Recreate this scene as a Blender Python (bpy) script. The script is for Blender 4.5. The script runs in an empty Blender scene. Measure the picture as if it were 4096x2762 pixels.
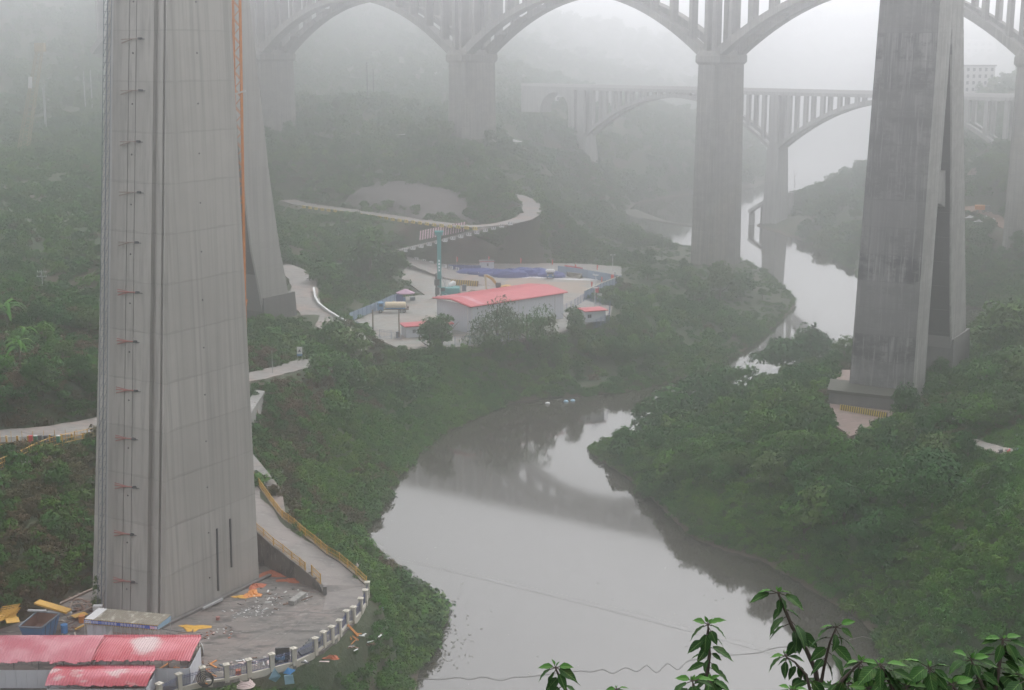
import bpy, math, random
import numpy as np
from mathutils import Vector, Matrix
R = math.radians
scene = bpy.context.scene
COL = scene.collection
rnd = random.Random(7)

# ---------------------------------------------------------------- camera, sky, sun, exposure
CAM_H = 85.0; FPX = 5689.0; PITCH = math.atan((1381 - 190) / FPX)
cam_data = bpy.data.cameras.new('camera'); cam_data.lens = 50; cam_data.sensor_width = 36
cam_data.clip_start = 0.5; cam_data.clip_end = 12000
cam = bpy.data.objects.new('camera', cam_data); COL.objects.link(cam)
cam.location = (0, 0, CAM_H); cam.rotation_euler = (math.pi/2 - PITCH, 0, 0)
scene.camera = cam

world = bpy.data.worlds.new('World'); scene.world = world; world.use_nodes = True
wt = world.node_tree; wt.nodes.clear()
sky = wt.nodes.new('ShaderNodeTexSky'); sky.sky_type = 'NISHITA'; sky.sun_disc = False
SUN_EL, SUN_AZ = 45, 32            # degrees; azimuth clockwise from +Y
sky.sun_elevation = R(SUN_EL); sky.sun_rotation = R(SUN_AZ)
sky.air_density = 1.0; sky.dust_density = 6.0; sky.ozone_density = 1.0
hsv = wt.nodes.new('ShaderNodeHueSaturation'); hsv.inputs['Saturation'].default_value = 0.12
bgn = wt.nodes.new('ShaderNodeBackground'); bgn.inputs['Strength'].default_value = 0.15
wo = wt.nodes.new('ShaderNodeOutputWorld')
wt.links.new(sky.outputs[0], hsv.inputs['Color']); ov = wt.nodes.new('ShaderNodeMix'); ov.data_type = 'RGBA'; ov.inputs[0].default_value = .78; ov.inputs[7].default_value = (5.1,5.12,5.32,1)   # even cloud deck
wt.links.new(hsv.outputs[0], ov.inputs[6]); wt.links.new(ov.outputs[2], bgn.inputs[0]); wt.links.new(bgn.outputs[0], wo.inputs[0])

sd = bpy.data.lights.new('sun', 'SUN'); sd.energy = 0.9; sd.angle = R(25); sd.color = (1, 0.97, 0.93)
sun = bpy.data.objects.new('sun', sd); COL.objects.link(sun)
_d = Vector((math.sin(R(SUN_AZ))*math.cos(R(SUN_EL)), math.cos(R(SUN_AZ))*math.cos(R(SUN_EL)), math.sin(R(SUN_EL))))
sun.rotation_euler = _d.to_track_quat('Z', 'Y').to_euler()
sun.location = (0, 0, 400)

scene.view_settings.view_transform = 'Standard'; scene.view_settings.look = 'None'
scene.view_settings.gamma = 1.0; scene.view_settings.exposure = 1.02
scene.view_settings.use_curve_mapping = False
scene.render.engine = 'CYCLES'
scene.cycles.use_denoising = True
scene.cycles.max_bounces = 12; scene.cycles.diffuse_bounces = 2; scene.cycles.glossy_bounces = 2
scene.cycles.volume_bounces = 8; scene.cycles.transparent_max_bounces = 4
scene.cycles.caustics_reflective = False; scene.cycles.caustics_refractive = False

# ---------------------------------------------------------------- ray helpers (photo pixel + height -> place)
_f = np.array([0, math.cos(PITCH), -math.sin(PITCH)]); _u = np.array([0, math.sin(PITCH), math.cos(PITCH)])
CAMP = np.array([0, 0, CAM_H])
def ray(u, v): return FPX*_f + np.array([u - 2048.0, 0, 0]) + (1381.0 - v)*_u
def P(u, v, z):
    d = ray(u, v); return CAMP + d*(z - CAM_H)/d[2]
def D(u, v, Y):
    d = ray(u, v); return CAMP + d*Y/d[1]
def V3(p): return Vector((float(p[0]), float(p[1]), float(p[2])))

# ---------------------------------------------------------------- object helpers
class MB:
    def __init__(s): s.v = []; s.f = []
    def add(s, vs, fs):
        o = len(s.v); s.v += [tuple(float(c) for c in p) for p in vs]; s.f += [tuple(i+o for i in f) for f in fs]; return s
    def quad(s, a, b, c, d): return s.add([a, b, c, d], [(0,1,2,3)])
    def hexa(s, b, t):      # bottom 4, top 4 (ccw from above)
        return s.add(list(b)+list(t), [(3,2,1,0),(4,5,6,7),(0,1,5,4),(1,2,6,5),(2,3,7,6),(3,0,4,7)])
    def prism(s, poly, z0, z1, cap=True):
        n = len(poly); vs = [(p[0],p[1],z0) for p in poly]+[(p[0],p[1],z1) for p in poly]
        fs = [(i,(i+1)%n,(i+1)%n+n,i+n) for i in range(n)]
        if cap: fs += [tuple(range(n-1,-1,-1)), tuple(range(n,2*n))]
        return s.add(vs, fs)
    def loft(s, rings, cap=True):
        n = len(rings[0]); o = []
        for r in rings: o += list(r)
        fs = []
        for k in range(len(rings)-1):
            for i in range(n):
                j=(i+1)%n; fs.append((k*n+i,k*n+j,(k+1)*n+j,(k+1)*n+i))
        if cap: fs += [tuple(range(n-1,-1,-1)), tuple(range((len(rings)-1)*n, len(rings)*n))]
        return s.add(o, fs)
    def box(s, c, size, rz=0, tilt=None):
        x,y,z = [q/2 for q in size]
        m = Matrix.Rotation(rz,3,'Z')
        if tilt: m = m @ Matrix.Rotation(tilt[0],3,'X') @ Matrix.Rotation(tilt[1],3,'Y')
        pts = [Vector(q) for q in ((-x,-y,-z),(x,-y,-z),(x,y,-z),(-x,y,-z),(-x,-y,z),(x,-y,z),(x,y,z),(-x,y,z))]
        pts = [m@q + Vector(c) for q in pts]
        return s.hexa(pts[:4], pts[4:])
    def tube(s, pts, r, n=6, r2=None):
        pts = [Vector(p) for p in pts]; rings = []
        for i,p in enumerate(pts):
            t = (pts[min(i+1,len(pts)-1)] - pts[max(i-1,0)])
            if t.length < 1e-6: t = Vector((0,0,1))
            t.normalize(); a = t.cross(Vector((0,0,1)))
            if a.length < 1e-3: a = t.cross(Vector((0,1,0)))
            a.normalize(); b = a.cross(t)
            rr = r if r2 is None else r + (r2-r)*i/(len(pts)-1)
            rings.append([p + (a*math.cos(k*2*math.pi/n) + b*math.sin(k*2*math.pi/n))*rr for k in range(n)])
        return s.loft(rings)
    def cyl(s, c, r, h, n=12, r2=None):
        r2 = r if r2 is None else r2
        return s.loft([[(c[0]+r*math.cos(k*2*math.pi/n), c[1]+r*math.sin(k*2*math.pi/n), c[2]) for k in range(n)],
                       [(c[0]+r2*math.cos(k*2*math.pi/n), c[1]+r2*math.sin(k*2*math.pi/n), c[2]+h) for k in range(n)]])
    def mesh(s, name, mat=None, smooth=False):
        me = bpy.data.meshes.new(name); me.from_pydata(s.v, [], s.f); me.update()
        if mat: me.materials.append(mat)
        if smooth: me.polygons.foreach_set('use_smooth', [True]*len(me.polygons))
        return me
def link(name, me, parent=None, loc=None):
    o = bpy.data.objects.new(name, me); COL.objects.link(o)
    if loc is not None: o.location = loc
    if parent is not None:
        o.parent = parent
    return o
def obj(name, mb, mat, parent=None, smooth=False, world=True):
    """one mesh object; its coordinates are world ones, shifted to the parent's base"""
    if parent is not None and world:
        M = PW[parent.name].inverted()
        mb.v = [tuple(M @ Vector(p)) for p in mb.v]
    elif parent is None and mb.v:
        a = np.array(mb.v); c = ((a[:,0].min()+a[:,0].max())/2, (a[:,1].min()+a[:,1].max())/2, a[:,2].min())
        mb.v = [(p[0]-c[0],p[1]-c[1],p[2]-c[2]) for p in mb.v]
        o = link(name, mb.mesh(name, mat, smooth)); o.location = c; PW[o.name] = Matrix.Translation(c); return o
    o = link(name, mb.mesh(name, mat, smooth), parent)
    if parent is not None: PW[o.name] = PW[parent.name].copy()
    return o
PW = {}
def tag(o, label=None, cat=None, group=None, kind=None):
    if label: o['label'] = label
    if cat: o['category'] = cat
    if group: o['group'] = group
    if kind: o['kind'] = kind
    return o
def thing(name, label, cat, loc=(0,0,0), rz=0, group=None, tilt=None):
    o = bpy.data.objects.new(name, None); COL.objects.link(o)
    o.empty_display_size = 0.2
    M = Matrix.Translation(Vector((float(loc[0]),float(loc[1]),float(loc[2])))) @ Matrix.Rotation(rz,4,'Z')
    if tilt: M = M @ Matrix.Rotation(tilt[0],4,'X') @ Matrix.Rotation(tilt[1],4,'Y')
    o.location = M.to_translation(); o.rotation_euler = M.to_euler(); PW[o.name] = M
    return tag(o, label, cat, group)
def part(name, mb, mat, parent, smooth=False): return obj(name, mb, mat, parent, smooth, world=False)
def copy_tree(o, loc, rz=None, scale=None, label=None, parent=None):
    c = o.copy(); COL.objects.link(c)
    if parent is not None: c.parent = parent
    else:
        c.location = loc
        if rz is not None: c.rotation_euler = (0,0,rz)
        if scale is not None: c.scale = scale if hasattr(scale,'__len__') else (scale,)*3
        if label: c['label'] = label
        PW[c.name] = Matrix.Translation(Vector(c.location)) @ c.rotation_euler.to_matrix().to_4x4()
    for ch in list(o.children): copy_tree(ch, None, parent=c)
    return c

# ---------------------------------------------------------------- materials
def nmat(name):
    m = bpy.data.materials.new(name); m.use_nodes = True; nt = m.node_tree
    return m, nt, nt.nodes['Principled BSDF']
def pos(nt, sc=(1,1,1)):
    g = nt.nodes.new('ShaderNodeNewGeometry'); mp = nt.nodes.new('ShaderNodeMapping'); mp.inputs['Scale'].default_value = sc
    nt.links.new(g.outputs['Position'], mp.inputs[0]); return mp.outputs[0]
def noise(nt, vec, scale, detail=3, rough=.55):
    n = nt.nodes.new('ShaderNodeTexNoise'); n.inputs['Scale'].default_value = scale; n.inputs['Detail'].default_value = detail
    n.inputs['Roughness'].default_value = rough; nt.links.new(vec, n.inputs['Vector']); return n.outputs[0]
def rng(nt, val, a, b, c=0., d=1.):
    m = nt.nodes.new('ShaderNodeMapRange'); m.inputs[1].default_value=a; m.inputs[2].default_value=b; m.inputs[3].default_value=c; m.inputs[4].default_value=d
    nt.links.new(val, m.inputs[0]); return m.outputs[0]
def math_(nt, op, a, b):
    m = nt.nodes.new('ShaderNodeMath'); m.operation = op
    for i,x in enumerate((a,b)):
        if isinstance(x,(int,float)): m.inputs[i].default_value = x
        else: nt.links.new(x, m.inputs[i])
    return m.outputs[0]
def mix(nt, fac, a, b):
    m = nt.nodes.new('ShaderNodeMix'); m.data_type = 'RGBA'
    if isinstance(fac,(int,float)): m.inputs[0].default_value = fac
    else: nt.links.new(fac, m.inputs[0])
    for i,x in ((6,a),(7,b)):
        if isinstance(x,tuple): m.inputs[i].default_value = (*x,1) if len(x)==3 else x
        else: nt.links.new(x, m.inputs[i])
    return m.outputs[2]
def objrand(nt): return nt.nodes.new('ShaderNodeObjectInfo').outputs['Random']
def bump(nt, bs, h, strength=.3, dist=.1):
    b = nt.nodes.new('ShaderNodeBump'); b.inputs['Strength'].default_value = strength; b.inputs['Distance'].default_value = dist
    nt.links.new(h, b.inputs['Height']); nt.links.new(b.outputs[0], bs.inputs['Normal'])
def plain(name, col, rough=.7, metal=0., var=.12, scale=1.5, dirt=None, dirt_amt=.3):
    m, nt, bs = nmat(name)
    bs.inputs['Roughness'].default_value = rough; bs.inputs['Metallic'].default_value = metal
    v = pos(nt); n = noise(nt, v, scale, 4)
    lo = tuple(c*(1-var) for c in col); hi = tuple(min(1,c*(1+var)) for c in col)
    c = mix(nt, n, lo, hi)
    if dirt:
        n2 = noise(nt, pos(nt,(1,1,.35)), scale*1.7, 5, .65)
        c = mix(nt, rng(nt, n2, .52, .72, 0, dirt_amt), c, dirt)
    nt.links.new(c, bs.inputs['Base Color']); return m
def concrete(name, col, streak=.4, soot=0., stain=(.09,.09,.095), stain_lo=.46, stain_hi=.66, band=.12, lift=6.2, z0=12.6, fine=1.0, warm=None):
    m, nt, bs = nmat(name); bs.inputs['Roughness'].default_value = .85
    base = mix(nt, noise(nt, pos(nt), .35, 5, .6), tuple(c*.84 for c in col), tuple(c*1.12 for c in col))
    if warm: base = mix(nt, rng(nt, noise(nt, pos(nt), .06, 2), .42,.6), base, warm)
    # vertical run-off streaks
    s1 = noise(nt, pos(nt, (1.3*fine,1.3*fine,.035)), 1.0, 5, .6)
    base = mix(nt, rng(nt, s1, stain_lo, stain_hi, 0, streak), base, stain)
    s2 = noise(nt, pos(nt, (.35,.35,.012)), 1.0, 3, .5)
    base = mix(nt, rng(nt, s2, .5, .7, 0, streak*.7), base, tuple(c*.62 for c in col))
    if soot: base = mix(nt, rng(nt, noise(nt, pos(nt,(.16,.16,.30)), 1.0, 6, .75), .44, .56, 0, soot), base, tuple(c*.2 for c in col))
    if soot: base = mix(nt, rng(nt, noise(nt, pos(nt,(2.2,2.2,.02)), 1.0, 4, .6), .56, .66, 0, .7), base, tuple(min(1,c*1.5) for c in col))
    # pour bands
    g = nt.nodes.new('ShaderNodeNewGeometry'); sp = nt.nodes.new('ShaderNodeSeparateXYZ'); nt.links.new(g.outputs['Position'], sp.inputs[0])
    zf = math_(nt,'FRACT', math_(nt,'DIVIDE', math_(nt,'SUBTRACT', sp.outputs[2], z0), lift), 0)
    zb = math_(nt,'FLOOR', math_(nt,'DIVIDE', math_(nt,'SUBTRACT', sp.outputs[2], z0), lift), 0)
    wn = nt.nodes.new('ShaderNodeTexWhiteNoise'); wn.noise_dimensions = '1D'; nt.links.new(zb, wn.inputs['W'])
    base = mix(nt, rng(nt, wn.outputs[0], 0,1,0,band), base, tuple(c*.7 for c in col))
    edge = noise(nt, pos(nt,(.3,.3,.02)), 1., 3)
    j = math_(nt,'LESS_THAN', zf, rng(nt, edge, .4,.7,.01,.06))
    base = mix(nt, math_(nt,'MULTIPLY', j, band*.8), base, tuple(c*.5 for c in col))
    nt.links.new(base, bs.inputs['Base Color'])
    bump(nt, bs, noise(nt, pos(nt,(1,1,.4)), 2.5, 4), .25, .05)
    return m

M = {}
M['conc_new'] = concrete('new pylon concrete', (.355,.342,.318), streak=.6, stain=(.17,.165,.155), band=.42, fine=1.3)
M['conc_core'] = plain('joint shadow concrete', (.22,.218,.21), .9)
M['conc_groove'] = concrete('damp groove concrete', (.15,.148,.14), streak=.4, stain=(.08,.08,.08), band=.3)
M['conc_old'] = concrete('weathered pylon concrete', (.225,.222,.22), soot=1.0, streak=.95, stain=(.05,.052,.056), stain_lo=.42, stain_hi=.62, band=.85, lift=5.2, z0=20)
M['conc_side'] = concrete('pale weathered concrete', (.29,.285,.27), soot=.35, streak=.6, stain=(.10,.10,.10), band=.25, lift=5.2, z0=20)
M['conc_pale'] = concrete('pale rear pylon concrete', (.30,.295,.275), streak=.5, stain=(.15,.15,.145), band=.2, lift=6.2)
M['conc_bridge'] = concrete('old bridge concrete', (.22,.215,.20), soot=.35, streak=.6, stain=(.07,.07,.072), band=.3, lift=9, warm=(.25,.235,.20))
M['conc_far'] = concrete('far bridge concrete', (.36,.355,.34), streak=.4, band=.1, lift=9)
M['conc_damp_shade'] = concrete('damp and shade-darkened inner leg concrete', (.085,.083,.08), streak=.5, stain=(.05,.05,.05), band=.3)  # colour holds both damp and painted shade from the gap between the legs
M['conc_plinth'] = concrete('dark plinth concrete', (.14,.135,.13), streak=.7, band=.3, lift=3)
def paving(name, col, dark, light, pink=None, grooved=False):
    m, nt, bs = nmat(name); bs.inputs['Roughness'].default_value = .8
    c = mix(nt, noise(nt, pos(nt), .22, 5, .6), tuple(q*.8 for q in col), tuple(q*1.15 for q in col))
    if pink: c = mix(nt, rng(nt, noise(nt, pos(nt), .13, 3), .45,.65), c, pink)
    c = mix(nt, rng(nt, noise(nt, pos(nt,(1,2.2,1)), .33, 6, .7), .49,.60,0,.85), c, dark)
    c = mix(nt, rng(nt, noise(nt, pos(nt,(1.3,2.6,1)), .55, 5, .7), .57,.66,0,.8), c, light)
    if grooved:
        w = nt.nodes.new('ShaderNodeTexWave'); w.inputs['Scale'].default_value = 1.4; w.inputs['Distortion'].default_value = .6
        mp = nt.nodes.new('ShaderNodeMapping'); mp.inputs['Rotation'].default_value=(0,0,R(78)); g=nt.nodes.new('ShaderNodeNewGeometry')
        nt.links.new(g.outputs['Position'], mp.inputs[0]); nt.links.new(mp.outputs[0], w.inputs['Vector'])
        c = mix(nt, math_(nt,'MULTIPLY', w.outputs['Fac'], .35), c, tuple(q*.55 for q in col))
    nt.links.new(c, bs.inputs['Base Color']); bump(nt, bs, noise(nt, pos(nt), 3, 4), .15, .03); return m
M['yard'] = paving('platform concrete', (.135,.125,.115), (.045,.045,.042), (.26,.25,.235), pink=(.165,.14,.127))
M['yard_far'] = paving('site yard concrete', (.22,.22,.205), (.14,.14,.125), (.42,.41,.39), pink=(.23,.19,.16))
M['road'] = paving('muddy road concrete', (.20,.19,.18), (.12,.115,.11), (.32,.31,.30), pink=(.25,.19,.165))
M['ramp'] = paving('ramp concrete', (.19,.175,.165), (.11,.105,.10), (.27,.26,.25), pink=(.21,.185,.175), grooved=True)
M['dirt'] = plain('bare reddish earth', (.20,.125,.095), .95, var=.3, scale=.5, dirt=(.10,.075,.055), dirt_amt=.6)
M['slate'] = plain('sprayed slope', (.095,.085,.082), .95, var=.3, scale=.25, dirt=(.055,.055,.045), dirt_amt=.8)
M['pink_pad'] = paving('pinkish pad ground', (.24,.17,.15), (.15,.12,.10), (.33,.27,.25))
M['yellow'] = plain('yellow site paint', (.52,.29,.03), .55, dirt=(.25,.16,.08), dirt_amt=.6)
M['yellow2'] = plain('yellow black chevron yellow', (.50,.36,.04), .6)
M['black'] = plain('black paint', (.03,.03,.032), .6)
M['orange'] = plain('orange netting', (.36,.10,.045), .8, var=.35, scale=2.5, dirt=(.35,.08,.03), dirt_amt=.7)
M['orange_steel'] = plain('orange steel', (.55,.20,.035), .5, dirt=(.3,.12,.04))
M['rust'] = plain('rusty steel', (.14,.075,.05), .85, var=.3, scale=2)
M['redsteel'] = plain('faded red steel', (.30,.12,.10), .7)
M['bluegrey'] = plain('blue grey steel', (.10,.13,.16), .5)
M['steel'] = plain('pale galvanised steel', (.40,.41,.42), .5, metal=.2)
M['darksteel'] = plain('dark steel', (.05,.055,.06), .6)
M['white'] = plain('white paint', (.55,.55,.55), .5, dirt=(.4,.38,.34), dirt_amt=.5)
M['cream'] = plain('cream masonry', (.46,.43,.37), .8, dirt=(.30,.28,.23), dirt_amt=.5)
M['railblue'] = plain('dark blue railing paint', (.04,.06,.17), .45)
M['teal'] = plain('teal machine paint', (.03,.24,.24), .4)
M['bluepaint'] = plain('blue paint', (.06,.19,.36), .45, dirt=(.25,.22,.2))
M['bluetarp'] = plain('bright blue tarp', (.06,.24,.52), .45, var=.3, scale=2)
M['bluetarp2'] = plain('washed blue sheet', (.24,.40,.52), .5, var=.2)
M['tank'] = plain('cream tank paint', (.58,.48,.33), .5, dirt=(.35,.30,.25), dirt_amt=.6)
M['glass'] = plain('dark window glass', (.03,.035,.04), .15)
M['rubber'] = plain('black rubber', (.02,.02,.02), .85)
M['wood'] = plain('grey weathered timber', (.22,.17,.14), .9, var=.3, scale=2)
M['wallwhite'] = plain('pale blue grey sandwich panel', (.50,.52,.56), .5, var=.05, dirt=(.4,.41,.42), dirt_amt=.35)
M['signblue'] = plain('blue sign face', (.01,.10,.50), .4, var=.05)
M['signwhite'] = plain('white lettering', (.75,.78,.82), .5, var=.03)
M['signpink'] = plain('pink sign square', (.75,.55,.62), .5, var=.03)
M['bluemesh'] = plain('dark blue mesh sheeting', (.045,.07,.22), .8, var=.3, scale=.8)
M['fencepanel'] = plain('blue grey fence panel', (.22,.29,.38), .6, var=.1)
M['fencemesh'] = plain('blue fence wire', (.10,.15,.30), .6)
M['greensheet'] = plain('bright green sheet', (.05,.45,.12), .6, var=.2)
M['mud'] = plain('site mud', (.27,.225,.185), .95, var=.2, scale=.8)
M['wire'] = plain('dark cable', (.05,.05,.05), .7)
M['rope'] = plain('grey rope', (.17,.17,.16), .9)
M['lichen'] = plain('dirty canopy sheet', (.17,.155,.12), .9, var=.3, scale=1.0, dirt=(.55,.53,.48), dirt_amt=.8)
M['farwhite'] = plain('far white wall', (.46,.45,.44), .8)
M['farroof'] = plain('far grey roof', (.20,.20,.21), .8)
M['asphalt_grey'] = plain('causeway stone', (.07,.07,.055), .9, var=.3)
M['boom'] = plain('faded boom paint', (.28,.22,.12), .7)
M['pinkhose'] = plain('pale pink hose', (.62,.50,.48), .6)
M['banner'] = plain('red banner', (.50,.04,.06), .6, var=.08)
M['flag'] = plain('red flag cloth', (.60,.07,.05), .7)
def roofmat(name, col, faded, white=None, lo=.42, hi=.62, mapping=(.35,.5,.35)):
    m, nt, bs = nmat(name); bs.inputs['Roughness'].default_value = .45
    n = noise(nt, pos(nt, mapping), 1.0, 3, .45); c = mix(nt, rng(nt, n, lo, hi), col, faded)
    if white: c = mix(nt, rng(nt, noise(nt, pos(nt, (mapping[0]*.8,mapping[1]*1.1,1)), .9, 3), .56,.64,0,.9), c, white)
    c = mix(nt, rng(nt, noise(nt, pos(nt,(2.5,.5,1)), 1.3, 6, .7), .62,.75,0,.45), c, (.16,.07,.06))
    nt.links.new(c, bs.inputs['Base Color']); return m
M['roof_far'] = roofmat('clean red sheet roof', (.36,.022,.036), (.40,.035,.05))
M['roof_edge'] = plain('dark red fascia', (.42,.03,.045), .5)
M['roof_faded'] = roofmat('faded pink red sheet roof', (.40,.10,.13), (.47,.20,.23))
M['roof_patchy'] = roofmat('red sheet roof with bleached patch', (.36,.03,.05), (.42,.09,.12))
def bleach(m, centre, rad):
    nt=m.node_tree; bs=nt.nodes['Principled BSDF']; src=bs.inputs['Base Color'].links[0].from_socket
    vd=nt.nodes.new('ShaderNodeVectorMath'); vd.operation='DISTANCE'; nt.links.new(pos(nt,(1/rad,.8/rad,0)),vd.inputs[0]); vd.inputs[1].default_value=(centre[0]/rad,centre[1]*.8/rad,0)
    f=math_(nt,'SUBTRACT',1.25,math_(nt,'ADD',vd.outputs['Value'],math_(nt,'MULTIPLY',noise(nt,pos(nt,(.6,1.2,1)),.8,3),.9)))
    nt.links.new(mix(nt,rng(nt,f,0,.35,0,.92),src,(.42,.33,.33)),bs.inputs['Base Color'])
bleach(M['roof_patchy'], P(585,2585,16.4), 2.6)
M['roof_small'] = roofmat('blotchy red sheet roof', (.36,.045,.065), (.44,.13,.17), (.42,.30,.30))

def leafmat(name, a, b, c, scale=.05, brown=None):
    m, nt, bs = nmat(name); bs.inputs['Roughness'].default_value = .75
    try: bs.inputs['Specular IOR Level'].default_value = .12
    except Exception: pass
    r = objrand(nt); n = noise(nt, pos(nt), scale, 4, .6); n2 = noise(nt, pos(nt), 1.1, 2)
    col = mix(nt, rng(nt, n, .38,.62), a, b)
    col = mix(nt, rng(nt, r, .2,1,0,.75), col, c); col = mix(nt, rng(nt, math_(nt,'FRACT',math_(nt,'MULTIPLY',r,7.31),0), .6,1,0,.55), col, (.085,.095,.04)); col = mix(nt, rng(nt, math_(nt,'FRACT',math_(nt,'MULTIPLY',r,13.7),0), .55,1,0,.6), col, (.015,.04,.02))
    if brown: col = mix(nt, rng(nt, noise(nt, pos(nt), .022, 3), .52,.60,0,.9), col, brown)
    col = mix(nt, rng(nt, n2, .3,.75,0,.5), col, tuple(q*.55 for q in b))
    hs=nt.nodes.new('ShaderNodeHueSaturation'); hs.inputs['Saturation'].default_value=1.18; hs.inputs['Value'].default_value=1.18; nt.links.new(col,hs.inputs['Color']); nt.links.new(hs.outputs[0], bs.inputs['Base Color'])
    return m
M['leaf_dark'] = leafmat('dense dark foliage', (.020,.062,.018), (.045,.105,.022), (.03,.08,.022))
M['leaf_mid'] = leafmat('mid green foliage', (.030,.088,.024), (.065,.125,.028), (.025,.07,.03))
M['leaf_light'] = leafmat('fresh green creeper', (.045,.125,.028), (.095,.165,.035), (.035,.10,.028))
M['leaf_dry'] = leafmat('dry scrub', (.065,.052,.03), (.09,.068,.042), (.045,.05,.025), brown=(.10,.07,.05))
M['leaf_far'] = leafmat('far foliage', (.03,.10,.04), (.08,.13,.04), (.04,.09,.05), scale=.02)
M['bark'] = plain('bark', (.09,.075,.06), .9, var=.25)
# ---------------------------------------------------------------- terrain
def px2(lst, z=0): return np.array([P(u, v, z)[:2] for u, v in lst])
W_LEFT = [(1640,2850),(1665,2700),(1745,2560),(1725,2420),(1600,2295),(1490,2225),(1440,2150),(1530,2020),(1580,1930),(1660,1830),(1760,1740),
 (1900,1680),(2050,1610),(2200,1590),(2350,1585),(2500,1570),(2650,1540),(2760,1500),(2900,1440),(3000,1390),(3110,1300),(3180,1220),(3140,1160),
 (3060,1090),(3000,1055),(2900,1020),(2780,1000),(2680,985),(2600,950),(2540,930),(2500,895),(2500,850),(2540,815),(2700,785),(2850,770),(3000,745),(3141,703),(3060,650),
 (3010,570),(2990,500),(3000,440)]
W_RIGHT = [(3300,435),(3600,450),(4300,460),(4300,600),(4000,690),(3700,700),(3500,740),(3300,785),(3150,835),(3060,875),(3020,905),(3100,928),(3200,960),(3300,1010),(3420,1090),
 (3500,1150),(3700,1215),(3940,1238),(3975,1290),(3900,1350),(3400,1440),(3100,1520),(2900,1590),(2750,1660),(2600,1715),(2450,1765),(2350,1798),(2360,1815),(2500,1900),(2600,1985),
 (2680,2060),(2770,2150),(2900,2200),(3050,2240),(3150,2300),(3300,2390),(3420,2460),(3500,2530),(3530,2620),(3570,2720),(3620,2850)]
W_NEAR = np.array([(72,160),(62,138),(40,120),(0,105),(-100,95),(-400,85),(-400,120),(-100,132),(-40,138),(-24,150),(-17,162)])
WPOLY = np.concatenate([px2(W_LEFT), px2(W_RIGHT), W_NEAR])
ZP = 12.6
PLAT = px2([(1296,2600),(1359,2545),(1415,2490),(1462,2420),(1466,2360),(1456,2337),(1306,2372),(1250,2350),(1150,2300),(1047,2237)], ZP)
PLAT = np.concatenate([PLAT, [(-34,193),(-50,196)], px2([(384,2345),(240,2425),(100,2482),(-60,2540),(-300,2600)], ZP), [(-70,145),(-50,140)], px2([(640,2790),(718,2762),(813,2735),(908,2726),(997,2703),(1088,2680),(1176,2658),(1260,2616)], ZP)])
YARD = px2([(1392,1296),(1450,1270),(1600,1190),(1700,1180),(1600,1110),(1640,1040),(1700,1052),(1850,1052),(2100,1052),(2300,1055),(2487,1068),(2480,1110),(2330,1200),(2400,1215),(2450,1225),(2440,1262),
            (2240,1330),(1990,1370),(1880,1385),(1610,1400),(1540,1370)], 12.6)
PAD = px2([(3315,1600),(3340,1700),(3400,1745),(3480,1720),(3570,1660),(3600,1610),(3660,1560),(3560,1480),(3360,1480)], 17.5)
P2PAD = np.array([(-92,318),(-78,312),(-52,352),(-50,366),(-66,372)], float)
ROADS = [  # (name, half width, [(u,v,z)...])
 ('ramp', 3.0, None),
 ('upper', 3.4, [(1150,800,24),(1220,818,24),(1400,842,24.4),(1600,872,25),(1750,893,25.6),(1900,905,26.4),(2060,885,27.8),(2120,855,28.4),(2125,815,29),(2080,790,29.4),(2040,780,29.6)]),
 ('lower', 2.6, [(2060,885,27.8),(1950,910,25.6),(1800,950,22.2),(1680,980,19.4),(1590,1003,17.4),(1530,1020,16.0)]),
 ('access', 4.0, [(1560,1025,15.6),(1650,1045,14.6),(1720,1070,13.8),(1800,1100,13.2),(1900,1125,12.8),(2010,1140,12.66)]),
 ('west', 3.6, [(1120,1062,21.5),(1180,1090,20.8),(1212,1130,20),(1220,1185,18.9),(1240,1235,17.8),(1300,1290,16.6),(1380,1335,15.4),(1430,1375,14.8)]),
 ('mid', 3.3, [(700,1560,20.6),(880,1530,20.2),(1010,1507,19.8),(1100,1485,19.4),(1190,1462,19.2),(1250,1440,18.8)]),
 ('left', 4.2, [(-250,1765,25.4),(0,1745,25),(200,1728,24.4),(400,1695,23.6),(600,1655,22.8),(800,1600,21.6)]),
 ('dirtr', 4.0, [(3860,826,27.8),(3950,860,26),(4030,900,24.5),(4120,950,23),(4250,1010,21)]),
 ('bikes', 2.0, [(3860,1760,19.5),(3960,1790,20.3),(4060,1815,20.8),(4200,1850,21.4)]),
]
RAMP_OUT = [(1462,2345,12.7),(1421,2305,13.3),(1354,2249,14.1),(1305,2221,14.7),(1256,2179,15.3),(1218,2151,15.7),(1175,2112,16.2),(1126,2077,16.7),(1091,2032,17.2),(1046,1968,17.8),(990,1890,18.6)]
RAMP_IN = [(1306,2372,12.7),(1290,2340,13.4),(1255,2305,14.0),(1228,2285,14.4),(1207,2267,14.8),(1175,2243,15.2),(1140,2214,15.7),(1102,2187,16.1),(1063,2151,16.6),(1033,2126,16.9),(985,2070,17.6)]
RAMPC = [ (P(*a)+P(*b))/2 for a,b in zip(RAMP_OUT, RAMP_IN)]
RAMPC[0] = (P(1466,2400,12.62)+P(1306,2400,12.62))/2
LINES = []
for nm, w, pts in ROADS:
    q = np.array(RAMPC) if pts is None else np.array([P(*p) for p in pts])
    LINES.append((nm, w, q))

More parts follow.
